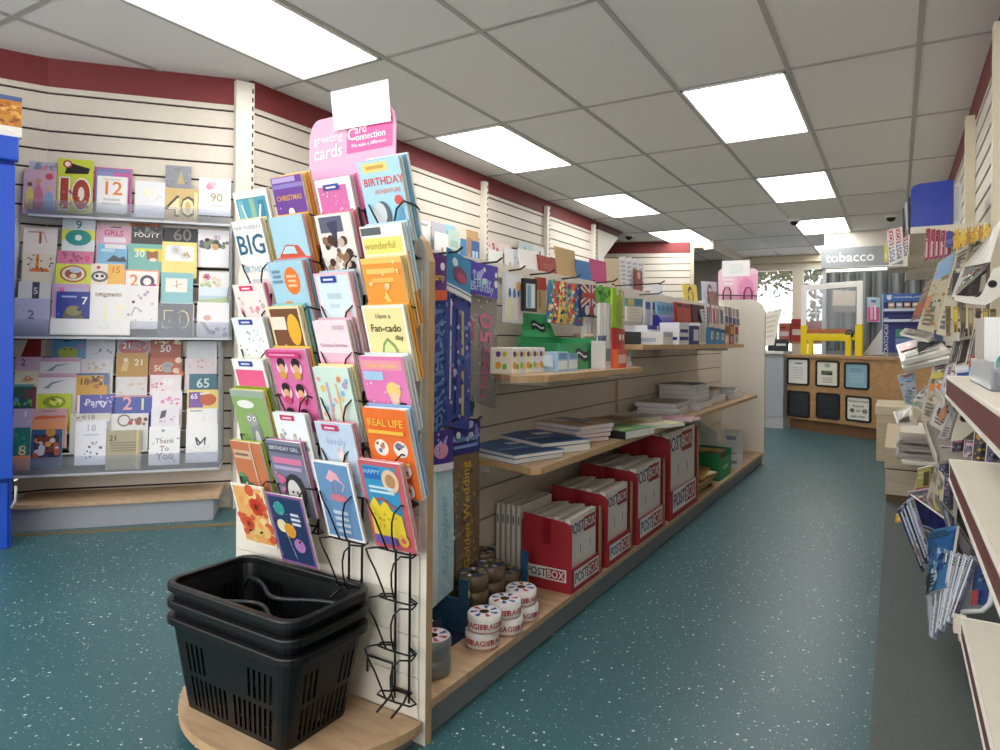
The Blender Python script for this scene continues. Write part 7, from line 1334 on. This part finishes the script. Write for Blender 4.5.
mg([(918, 469), (931, 466), (930, 490), (915, 492)], 3.35, '#b0a45a', [('r', .5, .2, .9, .8, '#4f4a2a'), ('r', 0, 0, 1, .16, '#a8475a'), ('l', 2, .05, .5, .45, .9, '#c9c07f')], 'small olive yellow book at the back of the spilled magazines', th=.02, cat='book', name='small_book')
mg([(908, 492), (931, 488), (934, 512), (920, 516)], 3.2, '#a99fa0', [('r', .1, .5, .5, .7, '#a8475f'), ('l', 3, .1, .1, .9, .45, '#c3babb')], 'greyish pink magazine behind the navy one', th=.01)
mg([(936, 462), (951, 486), (949, 528), (926, 500)], [3.1, 2.9, 2.85, 3.05], '#b3aa9a', [('p', [(.0, .8), (.9, .9), (.95, .7), (.05, .6)], '#8f8474'), ('o', .5, .35, .2, .06, '#d6c26a'), ('d', 8, .1, .1, .9, .9, .08, ['#c9bfae', '#7a7266'])], 'beige magazine fan standing behind the navy magazine', th=.015)
mg([(938, 470), (954, 500), (952, 530), (934, 500)], [3.0, 2.8, 2.78, 2.95], '#c0b5a3', [('r', .1, .1, .9, .3, '#8a7f6f'), ('e', .5, .6, .2, .15, '#cfc07a')], 'second beige magazine fan nearer the shelves', th=.012)
mg([(909, 494), (948, 522), (945, 534), (908, 520)], [2.9, 2.6, 2.6, 2.85], '#1c2660', [('p', [(.08, .5), (.2, .9), (.3, .55)], '#d6d9e6'), ('r', .0, 0, 1, .06, '#8f96b5')], 'dark navy magazine with a white triangle sliding off the pile', th=.014)
for i in range(4):
    mg([(897+3*i, 510-3*i), (904+3*i, 505-3*i), (926+2*i, 568-4*i), (922+2*i, 573-4*i)], 2.75-.04*i, ('#39405f', '#7f86a3', '#2a3357', '#a3a8bb')[i], [('r', .3, .1, .5, .95, '#c6cad6')], '%s drooping blue magazine at the aisle edge' % ('outermost', 'second', 'third', 'innermost')[i], th=.006, bulge=.008)
mg([(896, 515), (902, 513), (902, 522), (895, 523)], 2.8, '#c9962f', [('e', .5, .5, .3, .3, '#e3c05f')], 'small mustard tag at the aisle tip of the spilled magazines', cat='tag', name='tag')
mg([(912, 524), (934, 534), (932, 572), (914, 552)], 2.7, '#8f8a80', [('d', 9, .1, .1, .9, .9, .1, ['#6a655c', '#b5ae9f', '#a3865a'])], 'brown grey magazine under the drooping blue ones', th=.01)
mg([(930, 532), (957, 526), (947, 588), (927, 596)], [2.5, 2.4, 2.35, 2.45], '#3f6f9c', [('p', [(0, .6), (.5, .75), (1, .6), (1, .95), (0, .95)], '#2a5a8f'), ('p', [(.1, .1), (.5, .5), (.7, .2), (.4, 0)], '#c9d3da'), ('r', .0, .0, .4, .3, '#2a2d33'), ('d', 6, .4, .3, .9, .6, .08, ['#5f8fae', '#24405f'])], 'blue landscape magazine open in the middle of the spill', th=.008, bulge=.012)
mg([(925, 588), (944, 560), (934, 630), (929, 634)], 2.45, '#8a8f9c', [('r', .1, .1, .4, .9, '#b5b9c3')], 'thin grey magazine edge left of the fanned pages', th=.008)
for i in range(6):
    mg([(938+6.5*i, 548+1.5*i), (946+6.5*i, 551+2*i), (937+5*i-2*i*.5, 640-4*i), (929+5*i-2*i*.5, 636-4*i)], 2.42-.03*i, ('#aab0bf', '#7d8496', '#c3c7d1', '#8f95a6', '#b5bac8', '#6f7689')[i], [('r', .2, .02, .35, .98, '#dfe2e8'), ('r', .6, .02, .7, .98, '#5f6579')], '%s fanned grey blue magazine spine above the floor' % ('first', 'second', 'third', 'fourth', 'fifth', 'sixth')[i], th=.006, bulge=.005)
mg([(976, 556), (990, 553), (988, 606), (970, 604)], 2.3, '#31558f', [('r', .0, .0, .4, .3, '#a8474f'), ('d', 6, .1, .3, .9, .9, .1, ['#24406f', '#5f86b5'])], 'blue magazine standing in the clear low pocket')
mg([(940, 500), (956, 520), (966, 556), (950, 545)], 2.6, '#5f6070', [('r', .2, .1, .4, .9, '#9a9cab'), ('r', .6, .1, .75, .9, '#3a3a48')], 'dark grey magazine stack against the shelf corner', th=.03)
mg([(955, 520), (972, 545), (972, 590), (958, 560)], 2.45, '#6f6a70', [('r', .1, .5, .9, .9, '#8a868c'), ('r', .1, .1, .8, .4, '#4a464f')], 'dusky magazine between the fanned pages and the shelf', th=.02)
mg([(958, 470), (966, 480), (990, 560), (975, 560)], 2.5, '#4f4a54', [('d', 10, .1, .1, .9, .9, .12, ['#6a6472', '#35313a', '#8a8390'])], 'dark bagged magazine in the gap under the middle shelf', th=.02)
t = thing('low_pocket', 'clear grey rounded plastic pocket low on the right rack', 'pocket', (.12, 2.32, .12))
e = B(); P = [atY(x, y, 2.28)-t.location for x, y in ((992, 560), (993, 590), (990, 604), (982, 611), (960, 612))]; e.tube(P, .007, M('#d6d8dc', .3), 8); e.build('rim', t)
e = B(); P2 = [atY(x, y, 2.30)-t.location for x, y in ((992, 560), (992, 600), (984, 609), (955, 610), (957, 575))]; e.add(P2+[p+V((0, .004, 0)) for p in P2], [tuple(range(5)), tuple(range(9, 4, -1))], m_acr); e.build('panel', t)
